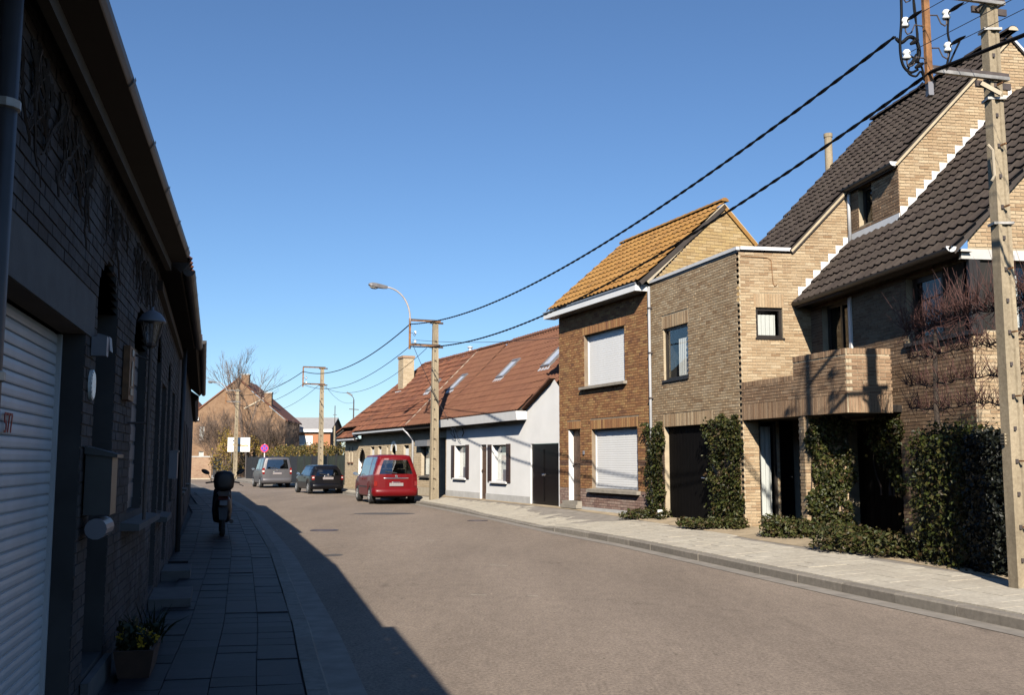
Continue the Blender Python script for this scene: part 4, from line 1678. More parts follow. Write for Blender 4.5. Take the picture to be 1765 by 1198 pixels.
# stepped lead flashings where the low roof meets the walls
def flashing(F, x0, x1, name='flashing'):
    mb = MB()
    dx = .12 / 1.04 * 1.5
    x = x0
    while x < x1 - .02:
        xe = min(x + dx, x1)
        mb.hexa([F.P(x, .005, zB(x) - .03), F.P(xe, .005, zB(xe) - .03), F.P(xe, .018, zB(xe) - .03), F.P(x, .018, zB(x) - .03),
                 F.P(x, .005, zB(x) + .30), F.P(xe, .005, zB(x) + .30), F.P(xe, .018, zB(x) + .30), F.P(x, .018, zB(x) + .30)])
        x += dx
    mb.build(name, 'lead_white', hm)


flashing(F2, 1.28, 2.46)
flashing(G2, 2.5, 5.0)
mb = MB()
mb.fbox(FA, .0, 1.92, .006, .02, zB(2.5) + .02, zB(2.5) + .17)
mb.build('flashing', 'lead_white', hm)
mb = MB()
mb.tube([HP(2.47, -.06, 7.22), HP(2.45, -.06, 7.1), HP(2.45, -.06, 6.12)], .038, 10)
mb.build('drainpipe', 'zinc_pale', hm, smooth=True)
mb = MB()
mb.tube([F1.P(4.12, .07, 5.85), F1.P(4.12, .07, .3)], .034, 10)
pp = mb.build('drainpipe', 'pvc_grey', hm, smooth=True)
for z in (5.3, 4.2, 3.1):
    mb = MB()
    mb.fbox(F1, 4.07, 4.17, .012, .112, z, z + .03)
    mb.build('clamp', 'steel_dark', pp)
mb = MB()
mb.tube([F2.P(.05, .018, 5.80), F2.P(.62, .018, 5.78), F2.P(.70, .018, 5.73), F2.P(.73, .018, 5.25), F2.P(.76, .03, 5.19), F2.P(.81, .03, 5.22)], .008, 5)
mb.build('wall_cable', 'steel_rust', hm)
mb = MB()
mb.lathe((8.35, 25.5, 8.6), [(.10, 0), (.10, 1.5), (.115, 1.5), (.115, 1.6), (.09, 1.6)], 14)
mb.build('flue', 'concrete', hm, smooth=False)
mb = MB()
mb.lathe(F1.P(3.62, .10, .30), [(.075, .0), (.075, .16), (.06, .17), (.05, .05)], 14)
mb.build('pipe_stub', 'paint_white', hm)

# ------------------------------------------------------------------ brown brick house
B0 = Vector((3.40, 24.13))
DB = Vector((-.38, .925)).normalized()
FR = Frame(B0, DB, 1)
FG = Frame(B0, (DB.y, -DB.x), -1)
hb = thing('house', 'brown brick house with an orange tiled roof and closed white roller shutters', 'house', FR.P(2.6, -1, .3))
ob = [(1.34, 3.66, 3.65, 5.08, .13), (3.94, 4.72, .5, 2.50, .2), (.73, 3.25, .87, 2.46, .13)]
wall_mesh(FR, [(0.005, .1), (5.3, .1), (5.3, 5.9), (.005, 5.9)], ob).build('wall', 'mortar_brown', hb)
bk = Bricks()
sk = [(1.25, 3.75, 5.08, 5.33), (3.9, 4.8, 2.50, 2.72), (.65, 3.33, 2.46, 2.71), (0, 5.3, 1.50, 1.62)]
bk.field(FR, [(.05, .86), (5.3, .86), (5.3, 5.8), (.05, 5.8)], ob, 'brick_brown', course=.07, length=.21, skip=sk)
bk.field(FR, [(.05, .36), (5.3, .36), (5.3, .86), (.05, .86)], ob, 'brick_plinth', course=.07, length=.21)
bk.field(FR, [(.05, 1.50), (5.3, 1.50), (5.3, 1.62), (.05, 1.62)], ob, 'brick_dark', course=.06, length=.21)
for a, b, c, d in sk[:3]:
    bk.soldier(FR, a, b, c, d, 'brick_brown', w=.068)
bk.field(FG, [(0, 5.2), (4.4, 5.2), (4.4, 5.95), (2.19, 8.10), (0, 5.95)], [], 'brick_gable', course=.085, length=.235)
bk.finish(hb)
wall_mesh(FG, [(0.005, .1), (4.4, .1), (4.4, 5.92), (2.19, 8.08), (.005, 5.92)], []).build('wall', 'mortar_brown', hb)
mb = MB()
f = Frame(FR.at(5.3), (DB.y, -DB.x), 1)
mb.add([f.P(0, 0, .1), f.P(4.4, 0, .1), f.P(4.4, 0, 5.92), f.P(2.19, 0, 8.08), f.P(0, 0, 5.92)], [(0, 1, 2, 3, 4)])
mb.build('wall', 'brick_far', hb)
roller(hb, FR, 1.34, 3.66, 3.66, 5.07, .12, slat=.06, gap=.0015, bulge=.3)
roller(hb, FR, .73, 3.25, .88, 2.45, .12, slat=.06, gap=.002, bulge=.4)
stepped_sill(hb, FR, 1.22, 3.80, 3.64, .08, .12, 'sill_stone')
stepped_sill(hb, FR, .62, 3.38, .86, .09, .12, 'sill_stone')
d_ = door(hb, FR, 3.94, 4.72, .5, 2.5, .15, 'wood_door')
mb = MB()
mb.fbox(FR, 4.69, 4.719, -.15, -.005, .5, 2.46)
mb.build('door_jamb', 'paint_white', hb)
mb = MB()
mb.fbox(FR, 3.85, 4.85, .012, .20, .30, .40)
mb.fbox(FR, 3.86, 4.84, -.3, .15, .40, .50)
mb.build('doorstep', 'sill_stone', hb)
mb = MB()
mb.fbox(FR, .02, 3.84, .0, .03, .2, .355)
mb.build('plinth', 'render_grey', hb)
mb = MB()
mb.fbox(FR, 3.66, 3.72, .012, .05, 1.78, 1.88)
mb.build('doorbell', 'fixture_white', hb)
mb = MB()
mb.fbox(FR, .12, 5.62, .0, .36, 5.765, 5.93)
fa = mb.build('fascia', 'paint_white', hb)
mb = MB()
mb.fbox(FR, .10, 5.64, .34, .385, 5.93, 5.965)
mb.build('gutter_lip', 'zinc', fa)
rb = slab(hb, 'roof', [FR.P(-.06, .33, 5.62 + .34), FR.P(5.36, .33, 5.62 + .34), FR.P(5.36, -2.19, 8.14), FR.P(-.06, -2.19, 8.14)], .1, 'deck_dark')
ub = Vector((-FR.n.x, -FR.n.y, .88))
lb = math.hypot(2.5, 2.19)
ub = Vector((-FR.n.x * 2.52, -FR.n.y * 2.52, 2.2))
tiles(rb, FR.P(-.06, .36, 5.97), (DB.x, DB.y, 0), ub, 0, 5.42, 0, ub.length - .1, .226, .335, 'tile_orange', jit=.004)
ridge(rb, FR.P(-.08, -2.19, 8.24), FR.P(5.38, -2.19, 8.24), 'tile_orange', .11)
slab(rb, 'roof_deck', [FR.P(-.06, -2.19, 8.14), FR.P(5.36, -2.19, 8.14), FR.P(5.36, -4.6, 5.8), FR.P(-.06, -4.6, 5.8)], .1, 'tile_orange')
for x0, z0, x1, z1 in ((-.1, 5.96, 2.19, 8.14), (2.19, 8.14, 4.45, 5.92)):
    mb = MB()
    mb.bar(FG.P(x0, .015, z0), FG.P(x1, .015, z1), .05, .07)
    mb.build('verge_board', 'mortar_cream', hb)

# ------------------------------------------------------------------ white rendered house
P1 = FR.at(5.3)
FH = Frame(P1, DB, 1)
hw = thing('house', 'white rendered low house with dark shutters, black garage doors and red tiled roof', 'house', FH.P(5, -1, .3))
ow = [(8.08, 9.31, .98, 2.17, .16), (5.98, 6.55, .28, 2.17, .1), (4.12, 5.44, .92, 2.14, .16), (.08, 2.12, .25, 2.13, .12)]
wall_mesh(FH, [(.0, .1), (10.3, .1), (10.3, 3.2), (2.47, 3.2), (.35, 4.0), (0, 3.75)], ow).build('wall', 'render_white', hw)
mb = MB()
mb.fbox(FH, 2.13, 5.97, .0, .022, .1, .50)
mb.fbox(FH, 6.56, 10.3, .0, .022, .1, .50)
mb.build('plinth', 'render_grey', hw)
for a, b, c, d in ((8.08, 9.31, .98, 2.17), (4.12, 5.44, .92, 2.14)):
    wo = window(hw, FH, a, b, c, d, rec=.14, fw=.06, fmat='paint_white', cur=(a + .07, b - .07, c + .06, d - .06))
    stepped_sill(hw, FH, a - .08, b + .08, c, .06, .08, 'paint_white')
    q = MB()
    q.fbox(FH, a + .25, a + .5, -.13, -.08, c + .02, c + .40)
    q.build('window_box', 'fixture_white', wo)
    for s0, s1 in ((a - .36, a - .02), (b + .02, b + .36)):
        mb = MB()
        mb.fbox(FH, s0, s1, .005, .03, c - .02, d + .02)
        s_ = mb.build('shutter', 'frame_brown', hw)
        for i in range(14):
            z = c + .05 + i * (d - c - .1) / 14
            v = MB()
            v.hexa([FH.P(s0 + .04, .03, z), FH.P(s1 - .04, .03, z), FH.P(s1 - .04, .045, z), FH.P(s0 + .04, .045, z),
                    FH.P(s0 + .04, .03, z + .06), FH.P(s1 - .04, .03, z + .06), FH.P(s1 - .04, .035, z + .06), FH.P(s0 + .04, .035, z + .06)])
            v.build('louvre', 'frame_brown', s_)
door(hw, FH, 5.98, 6.55, .28, 2.17, .06, 'wood_door')
for s0, s1 in ((.09, 1.095), (1.105, 2.11)):
    mb = MB()
    mb.fbox(FH, s0, s1, -.11, -.04, .27, 2.12)
    gdo = mb.build('garage_door', 'door_black', hw)
    for i in range(2):
        q = MB()
        q.fbox(FH, s0 + .1, s1 - .1, -.041, -.025, .4 + i * .85, 1.1 + i * .85)
        q.build('door_panel', 'door_black', gdo)
    q = MB()
    x = s1 - .06 if s0 < .5 else s0 + .06
    q.tube([FH.P(x - .08, .02, 1.22), FH.P(x, .03, 1.17), FH.P(x + .06, .02, 1.22)], .014, 8)
    q.build('handle', 'chrome', gdo)
mb = MB()
mb.hexa([FH.P(2.42, 0, 2.90), FH.P(10.95, 0, 2.90), FH.P(10.95, .34, 2.88), FH.P(2.42, .34, 2.88),
         FH.P(2.42, 0, 3.16), FH.P(10.95, 0, 3.16), FH.P(10.95, .38, 3.16), FH.P(2.42, .38, 3.16)])
mb.build('fascia', 'paint_white', hw)
zw0 = 3.15
sl = 1.0


def house_roof(parent, F, s0, s1, ze, ov, depth, mat, w, g, inside=None, seams=(), deck=True, hip=0.0, jit=.006, rmat=None, cut=0, wave=.035, lift=.045, notch=None):
    zr = ze + sl * (depth + ov)
    P = [F.P(s0, ov, ze), F.P(s1, ov, ze), F.P(s1 - hip, -depth, zr), F.P(s0, -depth, zr)]
    if notch:
        P[1:2] = [F.P(notch, ov, ze), F.P(notch, ov - .3, ze + .3), F.P(s1 - .36, ov - .3, ze + .3)]
    if cut:
        P[0], P[3] = F.P(cut, ov, ze), F.P(cut, -depth, zr)
    r = slab(parent, 'roof', P, .10, 'deck_dark')
    if cut:
        slab(r, 'roof_deck', [F.P(s0, -.95, ze + .95 + ov), F.P(cut - .005, -.3, ze + .3 + ov), F.P(cut - .005, -depth, zr), F.P(s0, -depth, zr)], .1, 'deck_dark')
    ud = Vector((-F.n.x, -F.n.y, sl))
    if inside is None and hip:
        inside = lambda x, y: x < (s1 - s0) - hip * y / ((depth + ov) * math.sqrt(2)) + .05
    tiles(r, F.P(s0, ov + .04, ze + .015), (F.d.x, F.d.y, 0), ud, 0, s1 - s0, 0, (depth + ov) * math.sqrt(1 + sl * sl) + .02, w, g, mat, inside, jit=jit, wave=wave, lift=lift)
    ridge(r, F.P(s0, -depth, zr + .10), F.P(s1 - hip, -depth, zr + .10), rmat or mat, .11)
    b = [F.P(s0, -depth, zr), F.P(s1 - hip, -depth, zr), F.P(s1, -2 * depth - ov, ze), F.P(s0, -2 * depth - ov, ze)]
    slab(r, 'roof_deck', b, .1, 'deck_dark')
    if hip:
        slab(r, 'roof_deck', [F.P(s1, ov, ze), F.P(s1, -2 * depth - ov, ze), F.P(s1 - hip, -depth, zr)], .1, 'deck_dark')
        ridge(r, F.P(s1, ov, ze + .06), F.P(s1 - hip, -depth, zr + .06), rmat or mat, .11)
    return r


def inW(x, y):
    # cut away where the wall over the garage door rises above the eave
    Y = y / math.sqrt(2)
    return x > 2.44 or Y > .34 + (2.44 - x) * .40


rw = house_roof(hw, FH, 0.02, 10.9, zw0, .30, 2.85, 'tile_red', .235, .335, inW, cut=2.44, wave=.05, lift=.034)
mb = MB()
n_ = 8
for i in range(n_):
    a, b = i / n_, (i + 1.06) / n_
    p, q = Vector(FH.P(2.50 - 2.15 * a, .06, 3.22 + .82 * a)), Vector(FH.P(2.50 - 2.15 * b, .06, 3.22 + .82 * b))
    mb.bar(p + Vector((0, 0, .01 * (i % 2))), q + Vector((0, 0, .01 * (i % 2))), .20, .05)
mb.build('verge_tile', 'tile_red', rw)


def skylight(parent, F, sc, y, wd, ht, ze, ov):
    """sc: along the eave, y: distance up the slope"""
    ud = Vector((-F.n.x, -F.n.y, sl)).normalized()
    ad = Vector((F.d.x, F.d.y, 0))
    nv = ad.cross(ud)
    if nv.z < 0:
        nv = -nv
    o = Vector(F.P(sc, ov, ze))
    def pt(a, b, c):
        return o + ad * a + ud * (y + b) + nv * c
    mb = MB()
    for a0, a1, b0, b1 in ((-wd / 2, -wd / 2 + .06, 0, ht), (wd / 2 - .06, wd / 2, 0, ht), (-wd / 2 + .06, wd / 2 - .06, 0, .08), (-wd / 2 + .06, wd / 2 - .06, ht - .1, ht)):
        mb.hexa([pt(a0, b0, 0), pt(a1, b0, 0), pt(a1, b1, 0), pt(a0, b1, 0), pt(a0, b0, .13), pt(a1, b0, .13), pt(a1, b1, .13), pt(a0, b1, .13)])
    k = mb.build('skylight', 'lamp_grey', parent)
    mb = MB()
    a0, a1, b0, b1 = -wd / 2 + .05, wd / 2 - .05, .07, ht - .09
    mb.hexa([pt(a0, b0, .085), pt(a1, b0, .085), pt(a1, b1, .085), pt(a0, b1, .085), pt(a0, b0, .10), pt(a1, b0, .10), pt(a1, b1, .10), pt(a0, b1, .10)])
    mb.build('pane', 'skylight_glass', k)
    mb = MB()
    mb.hexa([pt(-wd / 2 - .08, -.16, .06), pt(wd / 2 + .08, -.16, .06), pt(wd / 2 + .08, .0, .075), pt(-wd / 2 - .08, 0, .075),
             pt(-wd / 2 - .08, -.16, .07), pt(wd / 2 + .08, -.16, .07), pt(wd / 2 + .08, .0, .085), pt(-wd / 2 - .08, 0, .085)])
    mb.build('flashing', 'zinc_pale', k)


plain('skylight_glass', (.50, .53, .58), .12, var=.1, spec=.8)
for s_, y_ in ((3.45, 2.05), (7.35, 1.95)):
    skylight(rw, FH, s_, y_, .72, 1.0, zw0 + .03, .30)
# seam strip on the roof left of the skylights
def seam(parent, F, s, ze, ov, depth, mat='mortar_cream', wd=.10, y0=.0, y1=1.0):
    mb = MB()
    a = Vector(F.P(s, ov - y0 * (depth + ov), ze + .07 + y0 * (depth + ov)))
    b = Vector(F.P(s, ov - y1 * (depth + ov), ze + .07 + y1 * (depth + ov)))
    mb.bar(a, b, wd, .05)
    mb.build('seam_strip', mat, parent)


seam(rw, FH, 9.72, zw0, .3, 2.85, wd=.07, y1=.72)
# wires and insulators on the facade below the fascia
t = thing('wall_bracket', 'cluster of insulators and wires fixed to the white wall under the fascia', 'bracket', FH.P(8.9, 0, 2.6))
mb = MB()
for s, z in ((8.75, 2.76), (8.95, 2.7), (9.15, 2.74)):
    mb.tube([FH.P(s, .0, z), FH.P(s, .16, z), FH.P(s, .18, z + .08)], .012, 5)
    mb.lathe(FH.P(s, .18, z + .06), [(.035, 0), (.045, .02), (.03, .05), (.042, .07), (.02, .1)], 8)
mb.build('insulator', 'porcelain', t)
mb = MB()
mb.tube([FH.P(8.75, .2, 2.8), FH.P(8.6, .14, 2.5), FH.P(8.5, .06, 2.3)], .012, 4)
mb.tube([FH.P(9.15, .2, 2.8), FH.P(9.3, .16, 2.62), FH.P(9.05, .08, 2.45), FH.P(8.95, .2, 2.78)], .012, 4)
mb.tube([FH.P(8.3, .06, 2.80), FH.P(8.1, .08, 2.62), FH.P(8.35, .05, 2.5)], .02, 4)
mb.build('wire', 'cable_black', t)

# ------------------------------------------------------------------ narrow cream brick house and the long old house
A0 = FH.at(10.9)
FO = Frame(A0, (-.415, .910), 1)
hn = thing('house', 'narrow cream brick house with a dark awning box between white house and old house', 'house', FO.P(1.6, -1, .25))
on = [(-.5, .30, .22, 2.5, .3), (1.34, 2.34, 1.0, 2.18, .14)]
wall_mesh(FO, [(-.62, .1), (3.45, .1), (3.45, 2.98), (-.62, 2.98)], on).build('wall', 'mortar_cream', hn)
bk = Bricks()
bk.field(FO, [(-.6, .55), (3.45, .55), (3.45, 2.98), (-.6, 2.98)], on, 'brick_cream', course=.07, length=.21)
bk.finish(hn, 60)
mb = MB()
mb.fbox(FO, .30, 3.45, 0, .02, .1, .54)
mb.build('plinth', 'plinth_yellow' if 'plinth_yellow' in MATS else 'mortar_cream', hn)
window(hn, FO, 1.34, 2.34, 1.0, 2.18, rec=.12, cur=(1.42, 2.26, 1.05, 2.12))
stepped_sill(hn, FO, 1.24, 2.44, 1.0, .07, .1, 'sill_dark')
mb = MB()
mb.hexa([FO.P(1.1, .012, 2.2), FO.P(2.6, .012, 2.2), FO.P(2.6, .22, 2.2), FO.P(1.1, .22, 2.2), FO.P(1.1, .012, 2.46), FO.P(2.6, .012, 2.46), FO.P(2.6, .2, 2.44), FO.P(1.1, .2, 2.44)])
mb.build('awning_box', 'lamp_grey', hn)
door(hn, FO, -.5, .30, .22, 2.5, .28, 'wood_door')
mb = MB()
mb.fbox(FO, -.62, 3.45, .0, .42, 2.90, 3.0)
mb.build('soffit', 'soffit_dark', hn)
rn = house_roof(hn, FO, -.02, 3.1, 3.02, .45, 2.85, 'tile_red', .235, .335, wave=.05, lift=.034)
skylight(rn, FO, 1.35, 1.95, .6, .95, 3.05, .45)
ho = thing('house', 'long old cream brick house with weathered red hipped roof and arched door', 'house', FO.P(9, -1, .25))
oo = arch(10.55, 11.75, .3, 2.22, .55, d=.2) + [(12.75, 12.95, 1.54, 2.3, .12), (13.35, 13.55, 1.54, 2.3, .12), (9.05, 9.65, 1.3, 2.28, .14), (7.9, 8.45, 1.3, 2.28, .14),
                                               (6.85, 7.1, 1.3, 2.28, .14), (3.95, 4.65, 1.2, 2.27, .14)] + arch(5.75, 6.35, 1.2, 2.32, .28, d=.2)
wall_mesh(FO, [(3.46, .1), (14.25, .1), (14.25, 2.7), (11.3, 2.7), (11.3, 2.98), (3.46, 2.98)], oo).build('wall', 'mortar_cream', ho)
bk = Bricks()
bk.field(FO, [(3.46, .25), (14.25, .25), (14.25, 2.7), (11.3, 2.7), (11.3, 2.98), (3.46, 2.98)], oo, 'brick_cream', course=.07, length=.21)
bk.finish(ho, 60)
door(ho, FO, 10.56, 11.74, .3, 2.2, .16, 'wood_door')
mb = MB()
mb.fbox(FO, 11.72, 11.748, -.16, -.0, .3, 1.7)
mb.build('door_jamb', 'paint_white', ho)
for a, b in ((12.75, 12.95), (13.35, 13.55)):
    window(ho, FO, a, b, 1.54, 2.3, rec=.1, fw=.03, fmat='frame_brown', glass='glass_dark')
    stepped_sill(ho, FO, a - .1, b + .1, 1.54, .07, .07, 'brick_dark')
for a, b in ((9.05, 9.65), (7.9, 8.45), (3.95, 4.65)):
    wo = window(ho, FO, a, b, 1.3 if a > 5 else 1.2, 2.28 if a > 5 else 2.27, rec=.12, fw=.05, fmat='frame_brown')
    q = MB()
    q.fbox(FO, a + .02, b - .02, -.11, -.07, 1.72, 2.14)
    q.build('half_shutter', 'shutter_white', wo)
window(ho, FO, 6.85, 7.1, 1.3, 2.28, rec=.12, fw=.03, fmat='frame_brown', glass='glass_dark')
window(ho, FO, 5.76, 6.34, 1.2, 2.3, rec=.18, fw=.05, fmat='frame_brown', glass='glass_dark')
mb = MB()
for i in range(10):
    a0, a1 = PI * i / 10, PI * (i + 1) / 10
    P = []
    for n_ in (.0, .02):
        for r_, a in ((.31, a0), (.46, a0), (.46, a1), (.31, a1)):
            P.append(FO.P(6.05 + r_ * math.cos(a), n_ , 2.04 + r_ * math.sin(a)))
    mb.hexa(P)
mb.build('arch_surround', 'paint_white', ho)
mb = MB()
mb.fbox(FO, 3.46, 11.3, .0, .38, 2.86, 2.96)
mb.fbox(FO, 11.3, 14.3, .0, .34, 2.58, 2.68)
mb.build('soffit', 'soffit_dark', ho)
mb = MB()
mb.fbox(FO, 3.42, 11.32, .382, .47, 2.90, 2.98)
mb.fbox(FO, 11.33, 14.42, .342, .43, 2.63, 2.71)
mb.build('gutter', 'pvc_grey', ho).data.materials[0] = MATS['zinc_pale']
mb = MB()
mb.tube([FO.P(3.4, .43, 2.92), FO.P(3.25, .30, 2.75), FO.P(3.3, .06, 2.5), FO.P(3.3, .06, .25)], .045, 8)
mb.build('drainpipe', 'zinc_pale', ho, smooth=True)
mb = MB()
mb.tube([FO.P(11.3, .43, 2.92), FO.P(11.1, .2, 2.7)], .04, 8)
mb.build('drainpipe', 'zinc_pale', ho)


def inO(x, y):
    Y = y / math.sqrt(2)
    lim = 11.3 - (3.7 / 3.0) * max(0, Y - .35)
    return x < lim + .05


ro = house_roof(ho, FO, 3.1, 14.35, 3.0, .43, 2.87, 'tile_old', .25, .35, inside=lambda x, y: x + 3.1 < 14.4 - 3.9 * (y / math.sqrt(2)) / 3.3 + .1 and (x + 3.1 < 11.3 or y > .3), hip=3.9, jit=.02, notch=11.3)
slab(ro, 'roof_deck', [FO.P(11.28, .40, 2.69), FO.P(14.4, .40, 2.68), FO.P(14.2, -.2, 3.22), FO.P(11.28, -.2, 3.23)], .06, 'deck_dark')
tiles(ro, FO.P(11.28, .42, 2.735), (FO.d.x, FO.d.y, 0), (-FO.n.x, -FO.n.y, .95), 0, 3.15, 0, .80, .25, .35, 'tile_old', jit=.02)
seam(ro, FO, 3.12, 3.03, .44, 2.87, wd=.14)
skylight(ro, FO, 4.6, 2.15, .45, .8, 3.05, .43)
mb = MB()
ch = Frame(FO.at(9.55, -1.55), FO.d, 1)
mb.fbox(ch, 0, .78, -.55, .0, 3.8, 6.7)
chm = mb.build('chimney', 'mortar_cream', ro)
bk = Bricks()
for f_, L_ in ((ch, .78), (Frame(ch.at(0, 0), -ch.n, -1), .55)):
    bk.field(f_, [(0, 4.2), (L_, 4.2), (L_, 6.62), (0, 6.62)], [], 'brick_cream', course=.07, length=.21)
bk.finish(chm, 0)
mb = MB()
mb.fbox(ch, -.04, .82, -.59, .04, 6.62, 6.74)
mb.build('chimney_cap', 'brick_far', chm)
mb = MB()
mb.bar(FO.P(9.5, -1.48, 4.98), FO.P(9.5, -2.2, 5.7), .16, .05)
mb.bar(FO.P(10.4, -1.48, 4.98), FO.P(9.5, -1.48, 4.98), .12, .05)
mb.build('flashing', 'lead_white', chm)
mb = MB()
q = FO.P(5.2, -3.3, 0)
mb.lathe((q[0], q[1], 6.1), [(.07, 0), (.07, .62), (.13, .64), (.13, .7), (.05, .72)], 10)
mb.build('flue', 'zinc_pale', ro)

# ------------------------------------------------------------------ concrete poles, racks, cables, lamps
def pole(label, base, h, d, w0, w1, t0, t1, arm=None, arm_z=(), reach=.95, post=None, group='concrete poles along the street', holes=True, hole_step=.37):
    """d: street direction; the broad face looks back along it; the rack reaches along arm"""
    t = thing('utility_pole', label, 'pole', base, group)
    b = Vector(base)
    d = Vector((d[0], d[1], 0)).normalized()
    s = Vector((d.y, -d.x, 0))
    mb = MB()
    def sec(z, w_, th):
        g = .26                                   # shallow groove down the broad faces
        q = [(-.5, -.5), (-.5 + g, -.5), (-.5 + g + .06, -.36), (.5 - g - .06, -.36), (.5 - g, -.5), (.5, -.5), (.5, .5), (-.5, .5)]
        return [b + s * (i * w_) + d * (j * th) + Vector((0, 0, z)) for i, j in q]
    A, B = sec(-.1, w0, t0), sec(h, w1, t1)
    k = len(A)
    mb.add(A + B, [(i, (i + 1) % k, k + (i + 1) % k, k + i) for i in range(k)] + [tuple(range(k, 2 * k))])
    mb.build('shaft', 'concrete', t)
    if holes:
        hb_ = MB()
        z = .35
        while z < h - .5:
            f = z / h
            w_, th = w0 + (w1 - w0) * f, t0 + (t1 - t0) * f
            c = b + s * (-.12 * w_) - d * (th * .5 - .002) + Vector((0, 0, z))
            hb_.bar(c - d * .006, c + d * .05, .036, .045)
            z += hole_step
        hb_.build('step_hole', 'steel_dark', t)
        pg = MB()
        z = .35 + hole_step
        while z < h - .5:
            f = z / h
            w_, th = w0 + (w1 - w0) * f, t0 + (t1 - t0) * f
            c = b + s * (w_ * .02) - d * (th * .42) + Vector((0, 0, z))
            pg.bar(c - d * .10, c + d * .05, .018, .018)
            z += hole_step * 2
        pg.build('step_bolt', 'steel_rust', t)
    return t


def rack(t, base, d, a, zs, reach, zp, post_mat='steel_rust', w=.17, th=.12, arm_mat='steel_dull'):
    """two arms bolted round the shaft with an upright at their outer end"""
    b = Vector(base)
    d = Vector((d[0], d[1], 0)).normalized()
    a = Vector((a[0], a[1], 0)).normalized()
    for z in zs:
        mb = MB()
        c = b - d * (th * .5 + .03) + Vector((0, 0, z - base[2]))
        mb.bar(c + a * reach, c - a * (w * .5 + .06), .05, .012)
        mb.bar(c + a * reach - d * .022 + Vector((0, 0, .018)), c - a * (w * .5 + .06) - d * .022 + Vector((0, 0, .018)), .008, .034)
        o = mb.build('crossarm', arm_mat, t)
        mb = MB()
        mb.bar(c + a * reach - d * .012 + Vector((0, 0, .058)), c - a * (w * .5 + .06) - d * .012 + Vector((0, 0, .058)), .008, .044)
        mb.build('shaded_flange', 'steel_dark', o)  # dark steel paints the upper half of the arm as shaded
        mb = MB()
        c2 = b + d * (th * .5 + .03) + Vector((0, 0, z - base[2]))
        mb.bar(c2 + a * (w * .5 + .08), c2 - a * (w * .5 + .24), .03, .08)
        mb.bar(c + a * (w * .5 + .04) - d * .02, c2 + a * (w * .5 + .04) + d * .02, .02, .02)
        mb.bar(c - a * (w * .5 + .03) - d * .02, c2 - a * (w * .5 + .03) + d * .02, .02, .02)
        mb.build('clamp', 'steel_dark', o)
    mb = MB()
    c = b - d * (th * .5 + .04) + a * (reach - .02)
    P0, P1 = c + Vector((0, 0, zp[0] - base[2])), c + Vector((0, 0, zp[1] - base[2]))
    mb.bar(P0, P1, .075, .05, up=(d.x, d.y, 0))
    mb.bar(P0 + d * .03, P1 + d * .03, .012, .05, up=(d.x, d.y, 0))
    return mb.build('rack_post', post_mat, t), c


def insulator(par, c, z, off, hook_from, s=1.0):
    """porcelain spool on a bent hook: hook_from -> c+off"""
    p = Vector((c.x, c.y, z)) + off
    mb = MB()
    h0 = Vector((c.x, c.y, z - .02))
    mb.tube([h0, h0 + (p - h0) * .55, h0 + (p - h0) * .72 + Vector((0, 0, -.10)), Vector((p.x, p.y, z - .13)) - (p - h0) * .08, Vector((p.x, p.y, z - .10)), Vector((p.x, p.y, z - .02))], .009, 5)
    o = mb.build('hook', 'steel_dark', par)
    mb = MB()
    mb.lathe((p.x, p.y, z - .05), [(.018, 0), (.042, .005), (.05, .025), (.036, .045), (.034, .055), (.048, .07), (.046, .09), (.030, .115), (.012, .12)], 12)
    mb.build('spool', 'porcelain', o, smooth=True)
    return p


def sagline(a, b, sag, n=40):
    a, b = Vector(a), Vector(b)
    return [a + (b - a) * (i / n) - Vector((0, 0, 4 * sag * (i / n) * (1 - i / n))) for i in range(n + 1)]


def cable(label, pts, r, mat='cable_black', name='cable', group='overhead cables', twist=0.0):
    o = None
    mb = MB()
    if twist:
        # a bundle of two strands laid round each other
        dense = []
        for p, q in zip(pts[:-1], pts[1:]):
            for k in range(6):
                dense.append(p + (q - p) * (k / 6))
        dense.append(pts[-1])
        for ph in (0, PI):
            L, acc, prev = [], 0.0, dense[0]
            for i, p in enumerate(dense):
                acc += (p - prev).length
                prev = p
                d = (dense[min(i + 1, len(dense) - 1)] - dense[max(0, i - 1)]).normalized()
                x = d.cross(Vector((0, 0, 1))).normalized()
                y = x.cross(d)
                an = acc / twist * 2 * PI + ph
                L.append(p + x * (math.cos(an) * r * .8) + y * (math.sin(an) * r * .8))
            mb.tube(L, r, 5)
    else:
        mb.tube(pts, r, 5)
    o = mb.build(name, mat)
    return tag(o, label, 'cable', group)


dS = (-.25, .97)
aS = (-.97, -.25)
p1b = (5.74, 11.45, .14)
p1 = pole('tall weathered concrete pole standing beside the dark clipped hedge, nearest the camera', p1b, 7.02, dS, .212, .152, .15, .12)
rp, rc = rack(p1, p1b, dS, aS, (6.10, 7.04), .98, (5.95, 7.65), post_mat='steel_rust')
mb = MB()
mb.bar(rc + Vector((0, 0, 5.80 - .14)) - Vector((0, 0, 0)), rc + Vector((0, 0, 5.96 - .14)), .085, .06)
mb.build('end_block', 'fixture_white', rp)
aV = Vector((aS[0], aS[1], 0))
dV = Vector((dS[0], dS[1], 0))
LI = [insulator(rp, rc, z, aV * .27 + dV * .02, None) for z in (7.05, 6.66, 6.27)]
RI = [insulator(rp, rc, z, -aV * .26 - dV * .02, None) for z in (6.80, 6.40)]
mb = MB()                                          # straps and embossed plate on the shaft
b = Vector(p1b)
for z, w_ in ((6.72, .19), (5.86, .195), (4.35, .21)):
    mb.box(b.x - w_ / 2 - .012, b.x + w_ / 2 + .012, b.y - .085, b.y + .085, z, z + .03)
mb.build('strap', 'steel_dull', p1)
mb = MB()
